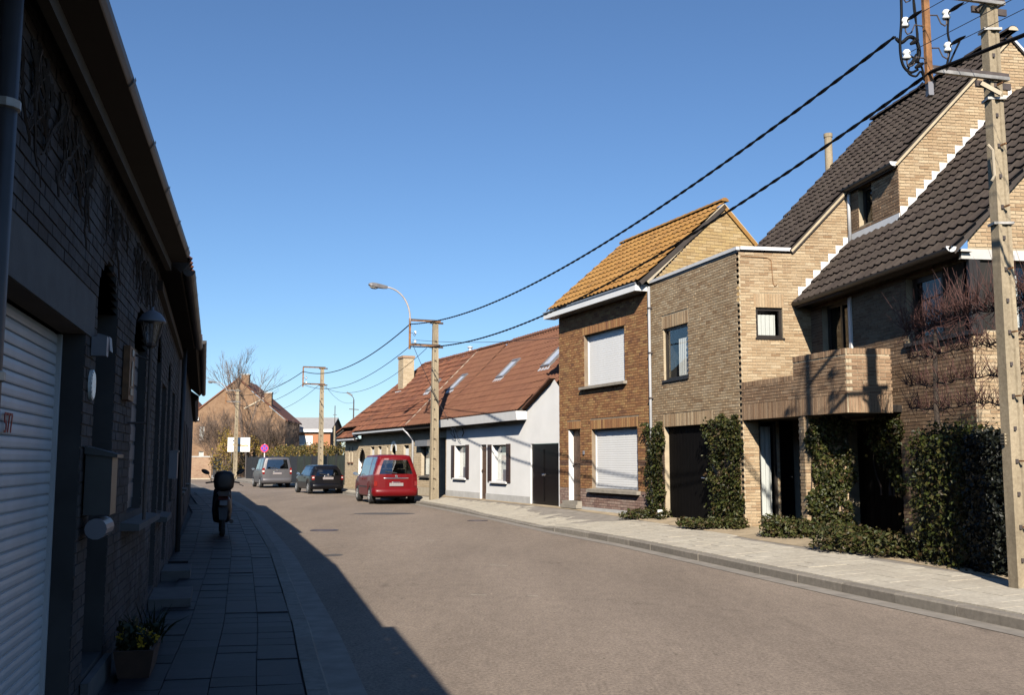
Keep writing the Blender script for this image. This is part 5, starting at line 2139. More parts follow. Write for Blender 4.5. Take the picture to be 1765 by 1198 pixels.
for i in range(4):
    c = b + Vector((-.115, -.01, 1.66 + i * .035))
    mb.bar(c + Vector((0, .05, 0)), c + Vector((0, -.05, 0)), .02, .016)
mb.build('embossed_mark', 'concrete', p1)
mb = MB()                                          # small conduit bracket
mb.tube([b + Vector((-.16, -.12, 5.15)), b + Vector((-.11, -.13, 5.08)), b + Vector((-.10, -.12, 4.78)), b + Vector((-.13, -.1, 4.72))], .016, 6)
mb.bar(b + Vector((-.2, -.12, 5.9)), b + Vector((.02, -.14, 5.76)), .03, .05)
mb.build('bracket', 'mortar_cream', p1)
# looped tails and joint boots around the rack
t = thing('cable_tail', 'tangle of black cable loops and joint boots hanging on the rack of the nearest pole', 'cable', (rc.x, rc.y, 6.2))
top = Vector((rc.x, rc.y, 0))
def at_(da, dd, z):
    return top + aV * da + dV * dd + Vector((0, 0, z))
loops = [
    ([at_(.30, .03, 7.0), at_(.31, .03, 6.7), at_(.33, .05, 6.4), at_(.30, .06, 6.18), at_(.22, .04, 6.08), at_(.12, .03, 6.12)], .016),
    ([at_(.34, .1, 6.50), at_(.30, .06, 6.44), at_(.22, .02, 6.50), at_(.13, .02, 6.46), at_(.10, .02, 6.32), at_(.14, .02, 6.2)], .022),
    ([at_(.20, .02, 7.4), at_(.13, .02, 6.9), at_(.12, .02, 6.5), at_(.10, .03, 6.28)], .010),
    ([at_(.06, .03, 7.5), at_(.14, .03, 6.95), at_(.10, .03, 6.55), at_(.12, .03, 6.3)], .010),
    ([at_(.14, .02, 6.3), at_(.24, .05, 6.1), at_(.18, .0, 6.02), at_(.08, .03, 6.1), at_(.02, .05, 6.0)], .013),
    ([at_(.20, .04, 6.28), at_(.08, .03, 6.18), at_(.0, .05, 5.98), at_(-.1, .05, 6.02)], .012),
    ([at_(-.30, -.02, 6.86), at_(-.27, -.02, 6.6), at_(-.29, -.02, 6.42), at_(-.25, .0, 6.2), at_(-.20, .0, 6.08)], .013),
    ([at_(-.36, -.1, 6.46), at_(-.30, -.05, 6.3), at_(-.22, .0, 6.1)], .012),
    ([at_(.05, .05, 5.98), at_(.10, .05, 5.90), at_(-.08, .05, 5.9), at_(-.12, .05, 6.0)], .009),
]
mb = MB()
for pts, r_ in loops:
    sm = []
    for i in range(len(pts) - 1):                    # Catmull-Rom for round bends
        p0, p1_, p2, p3 = pts[max(0, i - 1)], pts[i], pts[i + 1], pts[min(len(pts) - 1, i + 2)]
        for k in range(5):
            u = k / 5
            sm.append(.5 * ((2 * p1_) + (p2 - p0) * u + (2 * p0 - 5 * p1_ + 4 * p2 - p3) * u * u + (3 * p1_ - p0 - 3 * p2 + p3) * u ** 3))
    sm.append(pts[-1])
    mb.tube(sm, r_, 6)
mb.build('loop', 'cable_black', t, smooth=True)
mb = MB()
bd = Vector((.25, -.97, 0))
for p in [LI[0], LI[1], RI[0], RI[1]]:
    s_ = p + Vector((0, 0, .02)) + bd * .05
    mb = MB()
    mb.tube([s_, s_ + bd * .06, s_ + bd * .12, s_ + bd * .18, s_ + bd * .25], [.010, .022, .025, .02, .007], 8)
    mb.build('boot', 'cable_black', t)
for c in ((.17, 0, 6.44), (.16, .02, 6.22), (.12, .0, 6.16), (.2, .03, 6.18)):
    p = at_(*c)
    mb = MB()
    mb.tube([p - Vector((.05, .0, .03)), p, p + Vector((.05, .02, .03))], [.016, .03, .016], 7)
    mb.build('boot', 'cable_black', t)

p2b = (-2.92, 37.6, .23)
d2, a2 = (-.38, .925), (-.925, -.38)
p2 = pole('concrete pole with a street lamp on its rack, standing before the white house', p2b, 6.62, d2, .32, .20, .22, .15)
rp2, rc2 = rack(p2, p2b, d2, a2, (5.92, 6.85), 1.06, (5.78, 6.95), w=.22, th=.16, arm_mat='steel_rust')
p3b = (-11.55, 60.4, .2)
p3 = pole('concrete pole rising behind the parked black hatchback', p3b, 7.1, d2, .32, .20, .22, .15)
rp3, rc3 = rack(p3, p3b, d2, a2, (6.2, 7.22), 1.2, (6.05, 7.25), w=.22, th=.16, arm_mat='steel_rust')
for q, c_, zz in ((rp2, rc2, (6.05, 6.4)), (rp3, rc3, (6.3, 6.6))):
    for z in zz:
        insulator(q, c_, z, Vector((.2, .05, 0)), None)
p4b = (-23.2, 84.0, .15)
p4 = pole('far concrete pole standing in front of the white advertising board', p4b, 7.5, d2, .34, .22, .24, .17)
rp4, rc4 = rack(p4, p4b, d2, a2, (6.55, 7.5), .95, (6.4, 7.6), w=.24, th=.18, arm_mat='steel_dull')


def lamp(label, root, a, z0, rise, reach):
    t = thing('street_lamp', label, 'street lamp', (root.x, root.y, z0), 'street lamps on curved arms')
    a = Vector((a[0], a[1], 0)).normalized()
    b = Vector((root.x, root.y, z0))
    mb = MB()
    pts = [b + a * (reach * (1 - math.cos(i / 10 * PI / 2)) * .9) + Vector((0, 0, rise * math.sin(i / 10 * PI / 2))) for i in range(11)]
    pts = [b + Vector((0, 0, -.25))] + pts
    mb.tube(pts, [.032] * 6 + [.028] * 6, 8)
    mb.build('arm', 'lamp_arm', t, smooth=True)
    e = pts[-1]
    dr = (pts[-1] - pts[-2]).normalized()
    mb = MB()
    sd = dr.cross(Vector((0, 0, 1))).normalized()
    up = sd.cross(dr)
    def ring(f, hw, top_, bot):
        c = e + dr * f
        return [c - sd * hw - up * bot, c + sd * hw - up * bot, c + sd * hw * 1.0 + up * top_ * .3, c + sd * hw * .6 + up * top_, c - sd * hw * .6 + up * top_, c - sd * hw + up * top_ * .3]
    rs = [ring(-.05, .05, .05, .05), ring(.1, .075, .065, .07), ring(.38, .12, .085, .07), ring(.56, .125, .08, .055), ring(.66, .08, .04, .02)]
    vs = [p for r_ in rs for p in r_]
    fs = [(i * 6 + k, i * 6 + (k + 1) % 6, i * 6 + 6 + (k + 1) % 6, i * 6 + 6 + k) for i in range(4) for k in range(6)] + [(0, 1, 2, 3, 4, 5), (24, 25, 26, 27, 28, 29)]
    mb.add(vs, fs)
    mb.build('lamp_head', 'lamp_grey', t)
    mb = MB()
    c = e + dr * .46 - up * .06
    vs = []
    for q, hh in ((1.0, 0), (.9, .04), (.55, .075)):
        vs += [c + dr * (.17 * q * math.cos(2 * PI * i / 12)) + sd * (.1 * q * math.sin(2 * PI * i / 12)) - up * hh for i in range(12)]
    mb.add(vs, [(i, (i + 1) % 12, 12 + (i + 1) % 12, 12 + i) for i in range(24) if i % 12 != 11] + [(11, 0, 12, 23), (23, 12, 24, 35), tuple(range(24, 36))])
    mb.build('lens', 'lens_lamp' if 'lens_lamp' in MATS else 'porcelain', t, smooth=True)


plain('lens_lamp', (.45, .42, .38), .2, var=0)
MATS['lens_lamp'] = MATS['lens_lamp']
lamp('street lamp on a pale curved arm above the white house pole', rc2, a2, 6.95, 1.12, 1.05)
lamp('small far street lamp on a curved arm over the far pole', rc4, a2, 7.55, .62, .95)

# cables between the poles
c0 = Vector((rc.x, rc.y, 0))
R2t, R2b = Vector((rc2.x, rc2.y, 6.72)), Vector((rc2.x, rc2.y, 5.88))
R3t, R3b = Vector((rc3.x, rc3.y, 6.98)), Vector((rc3.x, rc3.y, 6.2))
R4t, R4b = Vector((rc4.x, rc4.y, 7.3)), Vector((rc4.x, rc4.y, 6.6))
cable('upper thick black twisted cable from the nearest pole to the lamp pole', sagline(at_(.36, .1, 6.52), R2t, .80), .014, twist=.6)
st_ = at_(.02, -.04, 6.06)
cable('lower thick black twisted cable from the nearest pole to the lamp pole', sagline(st_, R2b, .95), .014, twist=.6)
cable('thick black cable running from the rack of the nearest pole out over the camera side', [st_] + sagline(st_ + bd * .05, st_ + bd * 26 + Vector((0, 0, .5)), .95), .024)
for p, w_ in ((LI[0], 'top left'), (LI[1], 'middle left'), (LI[2], 'bottom left'), (RI[0], 'upper right'), (RI[1], 'lower right')):
    cable('thin bare wire from the %s insulator of the nearest pole towards the camera side' % w_, sagline(p + Vector((0, 0, .02)), p + bd * 26 + Vector((0, 0, .45)), .6), .0045, 'wire_grey', 'wire', 'thin wires at the nearest pole')
cable('black cable, upper one from the white house pole to the pole behind the black hatchback', sagline(R2t, R3t, .75), .022)
cable('thin cable, lower one from the white house pole to the pole behind the black hatchback', sagline(R2b, R3b, .8), .013)
cable('thin cable sagging lowest between the white house pole and the black hatchback pole', sagline(Vector(p2b) + Vector((-.3, -.2, 5.62)), Vector(p3b) + Vector((-.1, -.1, 6.0)), 1.0), .010)
cable('black cable, upper one from the black hatchback pole to the far board pole', sagline(R3t, R4t, .7), .022)
cable('thin cable, lower one from the black hatchback pole to the far board pole', sagline(R3b, R4b, .8), .014)
cable('thin cable sagging from the black hatchback pole towards the bare tree', sagline(Vector(p3b) + Vector((-.2, 0, 5.98)), Vector(p4b) + Vector((.3, -.2, 6.2)), 1.1), .012)
cable('thin wire from the white house pole to the corner of the brown brick house', sagline(R2b + Vector((.1, 0, .25)), FR.P(5.22, .02, 5.2), .12), .008, 'wire_grey', 'wire')
cable('thin wire from the white house pole down to the insulators under the white fascia', sagline(R2b + Vector((.1, 0, .1)), FH.P(8.95, .2, 2.8), .12), .010, 'wire_grey', 'wire')
cable('thin wire from the black hatchback pole to the small lamp mast behind the old roof', sagline(Vector(p3b) + Vector((.1, 0, 6.1)), (-12.4, 78, 6.2), .5), .010, 'wire_grey', 'wire')

# distant masts
t = thing('lamp_mast', 'thin mast with a small lamp head rising behind the old hipped roof', 'lamp post', (-12.4, 78, 0))
mb = MB()
mb.tube([(-12.4, 78, 0), (-12.4, 78, 6.4)], [.07, .045], 8)
mb.bar((-12.75, 78, 5.65), (-12.0, 78, 5.6), .06, .06)
mb.tube([(-12.4, 78, 6.3), (-12.42, 78, 6.5), (-12.6, 78, 6.75)], .03, 6)
mb.build('shaft', 'steel_dark', t)
mb = MB()
mb.bar((-12.55, 78, 6.72), (-12.95, 78, 6.95), .18, .13)
mb.build('lamp_head', 'lamp_grey', t)
t = thing('mast', 'thin pale mast beside the gable of the far bungalow', 'pole', (-18.3, 103, 0))
mb = MB()
mb.tube([(-18.3, 103, 0), (-18.3, 103, 5.2)], [.11, .09], 8)
mb.build('shaft', 'concrete', t)
mb = MB()
mb.tube([(-18.3, 103, 5.2), (-18.3, 103, 7.3)], .04, 6)
mb.bar((-18.5, 103, 6.35), (-18.1, 103, 6.35), .05, .05)
mb.build('top_tube', 'steel_dark', t)

# ------------------------------------------------------------------ ivy, ground cover, hedges, trees
from mathutils.noise import noise as noise_at


def ivy(label, F, s0, s1, z0, z1, dens, n_off=.02, rag=.17, mat='leaf_ivy', thick=.075, keep=None, size=.06):
    t = thing('ivy', label, 'ivy', F.P((s0 + s1) / 2, .1, z0))
    n = int((s1 - s0) * (z1 - z0) * dens)
    pts, nr = [], []
    ph = R.uniform(0, 9)
    for _ in range(n):
        s, z = R.uniform(s0 - rag * .5, s1 + rag * .5), R.uniform(z0 - .02, z1 + rag * .4)
        e = rag * .5 * (math.sin(z * 5.3 + ph) + math.sin(z * 11.7 + 2 * ph) * .6)
        e2 = rag * .5 * (math.sin(z * 6.1 + ph + 2) + math.sin(z * 13.3 + ph) * .6)
        if s < s0 + e or s > s1 - e2 or z > z1 + rag * .4 * math.sin(s * 9 + ph):
            continue
        if noise_at(Vector((s * 2.6 + ph, z * 2.6, ph))) < -.52 + .25 * (z - z0) / (z1 - z0) * (R.random() < .5):
            continue
        if keep and not keep(s, z):
            continue
        bulge = .5 + .5 * math.sin(s * 7 + ph) * math.sin(z * 4.4 + ph)
        pts.append(F.P(s, n_off + abs(R.gauss(0, 1)) * thick * (.5 + bulge), z))
        nr.append((F.n.x * 1.0, F.n.y * 1.0, .45))
    mb = MB()
    for i in range(int(4 * (s1 - s0)) + 2):
        s = R.uniform(s0 + .05, s1 - .05)
        q = []
        for k in range(9):
            q.append(F.P(s, .02, z0 + (z1 - z0) * .92 * k / 8))
            s = min(s1 - .03, max(s0 + .03, s + R.gauss(0, .06)))
        mb.tube(q, [.014 * (1 - k / 10) + .003 for k in range(9)], 4, cap=False)
    mb.build('stem', 'ivy_stem', t)
    leaves('foliage', pts, size, mat, t, nr)


ivy('ivy pillar on the tan brick wall, right of the dark garage door', F1, .02, 1.27, .28, 2.52, 2300)
ivy('ivy pillar on the tan brick wall beside the grey drainpipe, left of the garage door', F1, 3.52, 4.33, .28, 2.46, 2500)
ivy('ivy on the porch pier below the corner of the brick balcony', IV, .36, 1.16, .25, 2.41, 2500)
ivy('ivy strip on the street wall of the tan house under the balcony end', FW, 2.25, 3.3, 1.0, 2.40, 1700,
    keep=lambda s, z: z > 1.0 + (3.3 - s) * .9)


def cover(label, pts, wd, h, n, mat='leaf_cover', size=.06, core=True):
    P = [Vector(p) for p in pts]
    t = thing('ground_cover', label, 'ground cover', P[0], 'low ground cover along the house')
    seg = [(a, b, (b - a).length) for a, b in zip(P[:-1], P[1:])]
    tot = sum(s[2] for s in seg)
    L, nr = [], []
    for _ in range(n):
        r_ = R.uniform(0, tot)
        for a, b, l in seg:
            if r_ <= l:
                c = a + (b - a) * (r_ / l)
                d = (b - a).normalized()
                break
            r_ -= l
        s_ = Vector((d.y, -d.x, 0))
        u = R.uniform(-1, 1)
        ang = R.uniform(0, 2 * PI)
        w_ = wd * (.8 + .25 * math.sin(c.x * 5.1) + .15 * math.sin(c.y * 7.3))
        hh = h * (.75 + .3 * math.sin(c.x * 4.2 + c.y * 3.1) + .15 * R.random())
        rr = math.sqrt(R.random())
        o = s_ * (math.cos(ang) * w_ * rr) + d * (math.sin(ang) * w_ * .4 * rr)
        z = hh * math.sqrt(max(0, 1 - (o.length / (w_ * 1.05)) ** 2)) * R.uniform(.0, 1.0)
        L.append(c + o + Vector((0, 0, z)))
        nr.append((o.x * 2, o.y * 2, .8))
    leaves('foliage', [tuple(p) for p in L], size, mat, t, nr)


cover('low leafy ground cover by the white pipe stub at the left ivy pillar', [(2.72, 24.55, .22), (3.35, 24.15, .26), (3.62, 23.4, .28)], .26, .26, 1300)
cover('low leafy ground cover spreading from the right ivy pillar onto the sandy yard', [(3.55, 21.35, .24), (3.9, 20.9, .25), (4.35, 20.35, .27), (4.62, 19.95, .28)], .24, .27, 1500)
cover('low leafy mound below the tall narrow window of the porch', [(4.62, 18.55, .24), (5.1, 18.2, .25), (5.6, 17.9, .26), (6.1, 17.6, .27)], .33, .36, 2600)
cover('low leafy mound between the pavement edge and the brown ivy block', [(5.0, 16.3, .22), (5.25, 15.6, .23), (5.5, 15.0, .24), (5.75, 14.5, .25)], .36, .36, 2600)


def hedge(label, pts, th, z0, z1, dens, mat, name='hedge', rag=.04, size=.055, core='leaf_hedge'):
    """clipped hedge along a line of points; leaves on the faces of a dense core"""
    P = [Vector((p[0], p[1], 0)) for p in pts]
    t = thing(name, label, 'hedge', (P[0].x, P[0].y, z0))
    L, nr = [], []
    cb = MB()
    for a, b in zip(P[:-1], P[1:]):
        d = (b - a).normalized()
        s_ = Vector((d.y, -d.x, 0))
        l = (b - a).length
        i = .05
        q = [a - s_ * (th / 2 - i) + d * i, b - s_ * (th / 2 - i) - d * i, b + s_ * (th / 2 - i) - d * i, a + s_ * (th / 2 - i) + d * i]
        cb.hexa([(p.x, p.y, z0) for p in q] + [(p.x, p.y, z1 - i) for p in q])
        for (ar, kind) in ((l * (z1 - z0), 'f'), (l * (z1 - z0), 'b'), (l * th, 't'), (th * (z1 - z0), 'e0'), (th * (z1 - z0), 'e1')):
            for _ in range(int(ar * dens)):
                u, v = R.random(), R.random()
                j = R.gauss(0, rag)
                if kind in 'fb':
                    sg = -1 if kind == 'f' else 1
                    p = a + d * (u * l) + s_ * (sg * (th / 2 + j)) + Vector((0, 0, z0 + v * (z1 - z0)))
                    n_ = (s_.x * sg, s_.y * sg, .3)
                elif kind == 't':
                    p = a + d * (u * l) + s_ * ((v - .5) * th) + Vector((0, 0, z1 + j))
                    n_ = (0, 0, 1)
                else:
                    e, sg = (a, -1) if kind == 'e0' else (b, 1)
                    p = e + d * (sg * j) + s_ * ((u - .5) * th) + Vector((0, 0, z0 + v * (z1 - z0)))
                    n_ = (d.x * sg, d.y * sg, .3)
                L.append(tuple(p))
                nr.append(n_)
    cb.build('branches', core, t)
    leaves('foliage', L, size, mat, t, nr)


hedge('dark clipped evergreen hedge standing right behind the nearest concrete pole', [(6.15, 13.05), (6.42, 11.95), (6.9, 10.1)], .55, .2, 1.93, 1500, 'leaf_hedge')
hedge('ivy covered garden block with glossy lit leaves, left end of the dark hedge', [(6.0, 14.35), (6.15, 13.12)], .5, .2, 1.95, 1700, 'leaf_ivy', name='ivy_hedge', rag=.09, size=.055)


def espalier(label, base, zs, half, seed, twigs=70):
    rr = random.Random(seed)
    t = thing('espalier_tree', label, 'tree', base, 'bare pleached trees behind the hedge')
    b = Vector(base)
    d = Vector((.2, -.98, 0)).normalized()
    tk = MB()
    q = [b + Vector((rr.uniform(-.02, .02), rr.uniform(-.02, .02), z)) for z in (0, .7, 1.4, 2.1, 2.8, zs[-1] - base[2])]
    tk.tube(q, [.05, .045, .042, .038, .032, .022], 7)
    tk.build('trunk', 'bark_dark', t)
    lb, tw = MB(), MB()
    for z in zs:
        for sg in (-1, 1):
            pts = []
            for k in range(8):
                f = k / 7
                pts.append(b + d * (sg * half * f) + Vector((rr.uniform(-.03, .03), rr.uniform(-.02, .02), z - base[2] + rr.uniform(-.03, .03) + .05 * f * f)))
            lb.tube(pts, [.015 - .008 * k / 7 for k in range(8)], 5)
            for _ in range(int(twigs * .42) if z < zs[-1] else int(twigs * .85)):
                f = rr.random()
                i = min(6, int(f * 7))
                p = pts[i] + (pts[i + 1] - pts[i]) * (f * 7 - i)
                l = rr.uniform(.12, .46) * (1.5 if z == zs[-1] else .9)
                a = rr.uniform(-1.1, 1.1)
                dv = d * math.sin(a) + Vector((rr.uniform(-.55, .4), 0, math.cos(a) * (1 if rr.random() < .8 else -.5)))
                e = p + dv * l * .55 + Vector((rr.uniform(-.02, .02), 0, 0))
                g = e + (dv + Vector((rr.uniform(-.3, .3), rr.uniform(-.3, .3), .35))) * l * .45
                tw.tube([p, e, g], [.0055, .004, .0015], 3, cap=False)
                if rr.random() < .6:
                    h = e + Vector((rr.uniform(-.5, .5), rr.uniform(-.6, .6), rr.uniform(.1, .8))) * l * .5
                    tw.tube([e, h], [.003, .0012], 3, cap=False)
    lb.build('limb', 'bark_dark', t)
    tw.build('twig', 'twig_red', t)


espalier('bare espalier tree with red twigs in front of the street window, left of the other', (6.22, 14.55, .25), (2.35, 2.72, 3.15, 3.55), .75, 3, 150)
espalier('bare espalier tree with red twigs half hidden behind the nearest pole', (6.5, 13.0, .25), (2.35, 2.72, 3.15, 3.6), .85, 8, 170)
espalier('bare espalier tree with red twigs close to the house corner, between its neighbours', (6.85, 12.1, .25), (2.4, 2.8, 3.2, 3.6), .8, 13, 120)


def bare_tree(name, label, base, h, spread, seed, levels=5, trunk=.16, mat='twig_brown', up=.55, stems=1, first=.32, twigs=True):
    rr = random.Random(seed)
    t = thing(name, label, 'tree', base, 'bare trees before the far gable house')
    tk, br, tw = MB(), MB(), MB()

    def grow(p, d, l, r, lev):
        n = 4
        pts = [p]
        for k in range(n):
            d = (d + Vector((rr.gauss(0, .10), rr.gauss(0, .10), rr.gauss(.02, .06)))).normalized()
            pts.append(pts[-1] + d * (l / n))
        (tk if lev == 0 else br if lev < 3 else tw).tube(pts, [max(.006, r * (1 - .45 * k / n)) for k in range(n + 1)], 6 if lev < 2 else 3, cap=False)
        if lev >= levels:
            return
        m = rr.randint(2, 4) if lev < levels - 1 else rr.randint(2, 3)
        for i in range(m):
            k = rr.choice((2, 3, 4, 4))
            a = rr.uniform(0, 2 * PI)
            tilt = rr.uniform(.3, .85)
            x = d.cross(Vector((rr.random(), rr.random(), rr.random()))).normalized()
            y = d.cross(x)
            nd = (d * math.cos(tilt) + (x * math.cos(a) + y * math.sin(a)) * math.sin(tilt) * spread + Vector((0, 0, up * .3))).normalized()
            grow(pts[k], nd, l * rr.uniform(.55, .78), r * .52, lev + 1)
        grow(pts[-1], d, l * rr.uniform(.6, .8), r * .55, lev + 1)

    for i in range(stems):
        d0 = Vector((rr.gauss(0, .05 if stems == 1 else .28), rr.gauss(0, .05), 1)).normalized()
        grow(Vector(base) + Vector((rr.uniform(-.3, .3) * (stems > 1), 0, -.1)), d0, h * first, trunk, 0)
    tk.build('trunk', 'bark_dark' if trunk > .2 else mat, t)
    br.build('branch', mat, t)
    if tw.f:
        tw.build('twig', mat, t)


bare_tree('bare_tree', 'tall bare tree rising in front of the peak of the far gable house', (-23.4, 88.5, 0), 10.4, .8, 21, trunk=.20, first=.40, levels=5)
bare_tree('bare_tree', 'low bare many stemmed tree left of the tall one, behind the white board', (-26.3, 90, 0), 7.0, .9, 5, stems=4, trunk=.06, levels=5)
bare_tree('bare_tree', 'low bare many stemmed tree right of the tall one, above the fence', (-21.3, 87, 0), 6.0, .9, 9, stems=5, trunk=.06, levels=5)


def bush(name, label, c, rx, ry, rz, n, mat, size=.14, cat='shrub'):
    t = thing(name, label, cat, (c[0], c[1], 0))
    L, nr = [], []
    cl = [(R.gauss(0, .5), R.gauss(0, .5), R.gauss(0, .5), R.uniform(.3, .6)) for _ in range(14)]
    for _ in range(n):
        k = R.choice(cl)
        v = Vector((R.gauss(0, 1), R.gauss(0, 1), R.gauss(0, 1))).normalized() * k[3] * R.uniform(.6, 1)
        p = Vector((c[0] + (k[0] + v.x) * rx, c[1] + (k[1] + v.y) * ry, max(.1, c[2] + (k[2] + v.z) * rz)))
        L.append(tuple(p))
        nr.append((v.x, v.y, v.z + .4))
    leaves('foliage', L, size, mat, t, nr)
    mb = MB()
    for i in range(14):
        k = R.choice(cl)
        mb.tube([(c[0] + R.uniform(-.2, .2), c[1], 0), (c[0] + k[0] * rx * .5, c[1] + k[1] * ry * .5, c[2]), (c[0] + k[0] * rx * 1.3, c[1] + k[1] * ry, c[2] + (k[2] + .5) * rz)], [.05, .035, .008], 4, cap=False)
    mb.build('stem', 'twig_brown', t)


bush('shrub', 'yellow flowering shrub behind the fence, right of the far concrete pole', (-22.2, 86.5, 2.3), 1.6, .9, 1.5, 1500, 'leaf_yellow')
bush('shrub', 'ochre shrub growing up to the white board, left of the far pole', (-25.0, 87.5, 2.4), 1.3, .8, 2.0, 1000, 'leaf_yellow')
bush('shrub', 'dark green shrub in the gap between the gate and the dark fence', (-24.0, 84.8, .8), .7, .6, .8, 900, 'leaf_autumn', .12)

# ------------------------------------------------------------------ vehicles
def lerp(a, b, f):
    return a + (b - a) * f


def vehicle(name, label, cat, pos, head, group, spec):
    """body lofted along x (rear at 0, front at L); y to the left, z up; the thing is turned to its heading"""
    rz = math.atan2(head[1], head[0])
    t = thing(name, label, cat, pos, group, rz)
    ST = spec['st']
    paint = spec['paint']
    wheels, wr_ = spec['wheels'], spec['wr']
    xs = sorted(set([s[0] for s in ST] + [wx + wr_ * 1.13 * k for wx in wheels for k in (-1.001, -.95, -.8, -.55, -.25, 0, .25, .55, .8, .95, 1.001)]))

    def station(x):
        for a, b in zip(ST[:-1], ST[1:]):
            if a[0] <= x <= b[0]:
                f = (x - a[0]) / (b[0] - a[0])
                return [lerp(u, v, f) for u, v in zip(a, b)]
        return list(ST[-1] if x > ST[-1][0] else ST[0])

    def ring(x):
        _, zb, zl, zr, wb, wt, ln = station(x)
        z0 = zb
        for wx in wheels:
            q = (x - wx) / (wr_ * 1.13)
            if abs(q) < 1:
                z0 = max(z0, wr_ + wr_ * 1.13 * math.sqrt(1 - q * q) - .02)
        z0 = min(z0, zl - .12)
        h = zr - zl
        P = [(wb * .96, z0), (wb * .985, z0 + .05), (wb, lerp(z0, zl, .5)), (wb * .985, zl - .04), (wb * .96, zl),
             (lerp(wb * .95, wt, .5), zl + h * .5), (wt, zr - min(.10, h * .3)), (wt * .93, zr - .035), (wt * .6, zr - .006), (0, zr)]
        return [(x + (ln * max(0, (z - zl)) if ln else 0), y, z) for y, z in P]

    def glassy(xm, i):
        for (x0, x1) in spec['side_glass']:
            if x0 < xm < x1 and i in (4, 5):
                return True
        return False

    body, glass = MB(), MB()
    rings = [ring(x) for x in xs]
    for a, b, xa, xb in zip(rings[:-1], rings[1:], xs[:-1], xs[1:]):
        for i in range(len(a) - 1):
            xm = (xa + xb) / 2
            w0, w1 = spec['windscreen']
            tgt = glass if (glassy(xm, i) or (w0 < xm < w1 and i in (7, 8))) else body
            for sg in (1, -1):
                f = lambda p: (p[0], p[1] * sg, p[2])
                tgt.quad(f(a[i]), f(b[i]), f(b[i + 1]), f(a[i + 1]))
    # rounded rear and front caps
    def cap(rg, bulge, tgt_glass, x_dir):
        U = [-1, -.94, -.8, -.5, -.2, 0, .2, .5, .8, .94, 1]
        g = lambda p, u: (p[0] + x_dir * bulge * (1 - abs(u) ** 4), p[1] * u, p[2])
        for i in range(len(rg) - 1):
            for u0, u1 in zip(U[:-1], U[1:]):
                gl = tgt_glass and i in (4, 5) and -.86 < (u0 + u1) / 2 < .86
                (glass if gl else body).quad(g(rg[i], u0), g(rg[i], u1), g(rg[i + 1], u1), g(rg[i + 1], u0))
    cap(rings[0], spec['bulge'], True, -1)
    cap(rings[-1], spec.get('fbulge', .12), False, 1)
    body.build('body', paint, t, smooth=True, local=True)
    glass.build('windows', 'car_glass', t, smooth=True, local=True)
    W, L = spec['W'] / 2, ST[-1][0]
    zl0 = ST[0][2]
    # underbody, cabin floor, seats
    mb = MB()
    mb.box(.12, L - .12, -W * .82, W * .82, .22, .30)
    mb.box(.05, L - .5, -W * .86, W * .86, zl0 - .42, zl0 - .38)
    for wx in wheels:
        for sg in (-1, 1):
            mb.box(wx - wr_ * 1.1, wx + wr_ * 1.1, sg * W * .72 - .02, sg * W * .72 + .02, .3, wr_ * 2.1)
    mb.build('underbody', 'car_inside', t, local=True)
    mb = MB()
    for sx in spec['seats']:
        for sy in (-.36, .36):
            mb.hexa([(sx, sy - .22, zl0 - .38), (sx + .14, sy - .22, zl0 - .38), (sx + .14, sy + .22, zl0 - .38), (sx, sy + .22, zl0 - .38),
                     (sx - .12, sy - .20, zl0 + .16), (sx - .02, sy - .20, zl0 + .16), (sx - .02, sy + .20, zl0 + .16), (sx - .12, sy + .20, zl0 + .16)])
            mb.box(sx - .14, sx - .05, sy - .13, sy + .13, zl0 + .2, zl0 + .38)
    mb.build('seat', 'seat_grey', t, local=True)
    # bumpers following the caps
    def strip(x_ring, bulge, xd, z0, z1, pr, name, mat, umax=1.0, wrap=.35):
        mb = MB()
        _, zb, zl, zr, wb, wt, ln = station(x_ring)
        pts = []
        for i in range(17):
            u = -1 + 2 * i / 16
            pts.append((x_ring + xd * (bulge * (1 - abs(u) ** 4) + pr), u * (wb + .012) * umax))
        if wrap:
            pts = [(x_ring - xd * wrap, -(wb + pr * .35))] + pts + [(x_ring - xd * wrap, wb + pr * .35)]
        k = len(pts)
        vs = [(x, y, z0) for x, y in pts] + [(x, y, z1) for x, y in pts] + [(x - xd * .07, y * .93, z1 + .012) for x, y in pts] + [(x - xd * .1, y * .93, z0 - .02) for x, y in pts]
        mb.add(vs, [(i, i + 1, k + i + 1, k + i) for i in range(k - 1)] + [(k + i, k + i + 1, 2 * k + i + 1, 2 * k + i) for i in range(k - 1)] + [(3 * k + i, 3 * k + i + 1, i + 1, i) for i in range(k - 1)])
        return mb.build(name, mat, t, smooth=True, local=True)
    strip(0, spec['bulge'], -1, spec['bump'][0], spec['bump'][1], .055, 'rear_bumper', spec.get('bump_mat', paint))
    strip(L, spec.get('fbulge', .12), 1, .24, .52, .03, 'front_bumper', spec.get('bump_mat', paint))
    for z0, z1, u_, mat, nm in spec.get('strips', ()):
        strip(0, spec['bulge'], -1, z0, z1, .018, nm, mat, u_, 0)
    # wheels
    wm = MB()
    wm.lathe((0, 0, 0), [(wr_ * .60, -.10), (wr_ * .92, -.105), (wr_, -.07), (wr_, .07), (wr_ * .92, .105), (wr_ * .60, .10)], 22, 'y')
    rm = MB()
    rm.lathe((0, 0, 0), [(wr_ * .62, .06), (wr_ * .62, .103), (wr_ * .57, .106), (wr_ * .55, .075), (.01, .055)], 22, 'y')
    hub = [(wr_ * .57, .02)]
    for k in range(spec.get('spokes', 7)):
        a = 2 * PI * k / spec.get('spokes', 7)
        rm.bar((0, .085, 0), (wr_ * .57 * math.cos(a), .098, wr_ * .57 * math.sin(a)), .05, .03, up=(0, 1, 0))
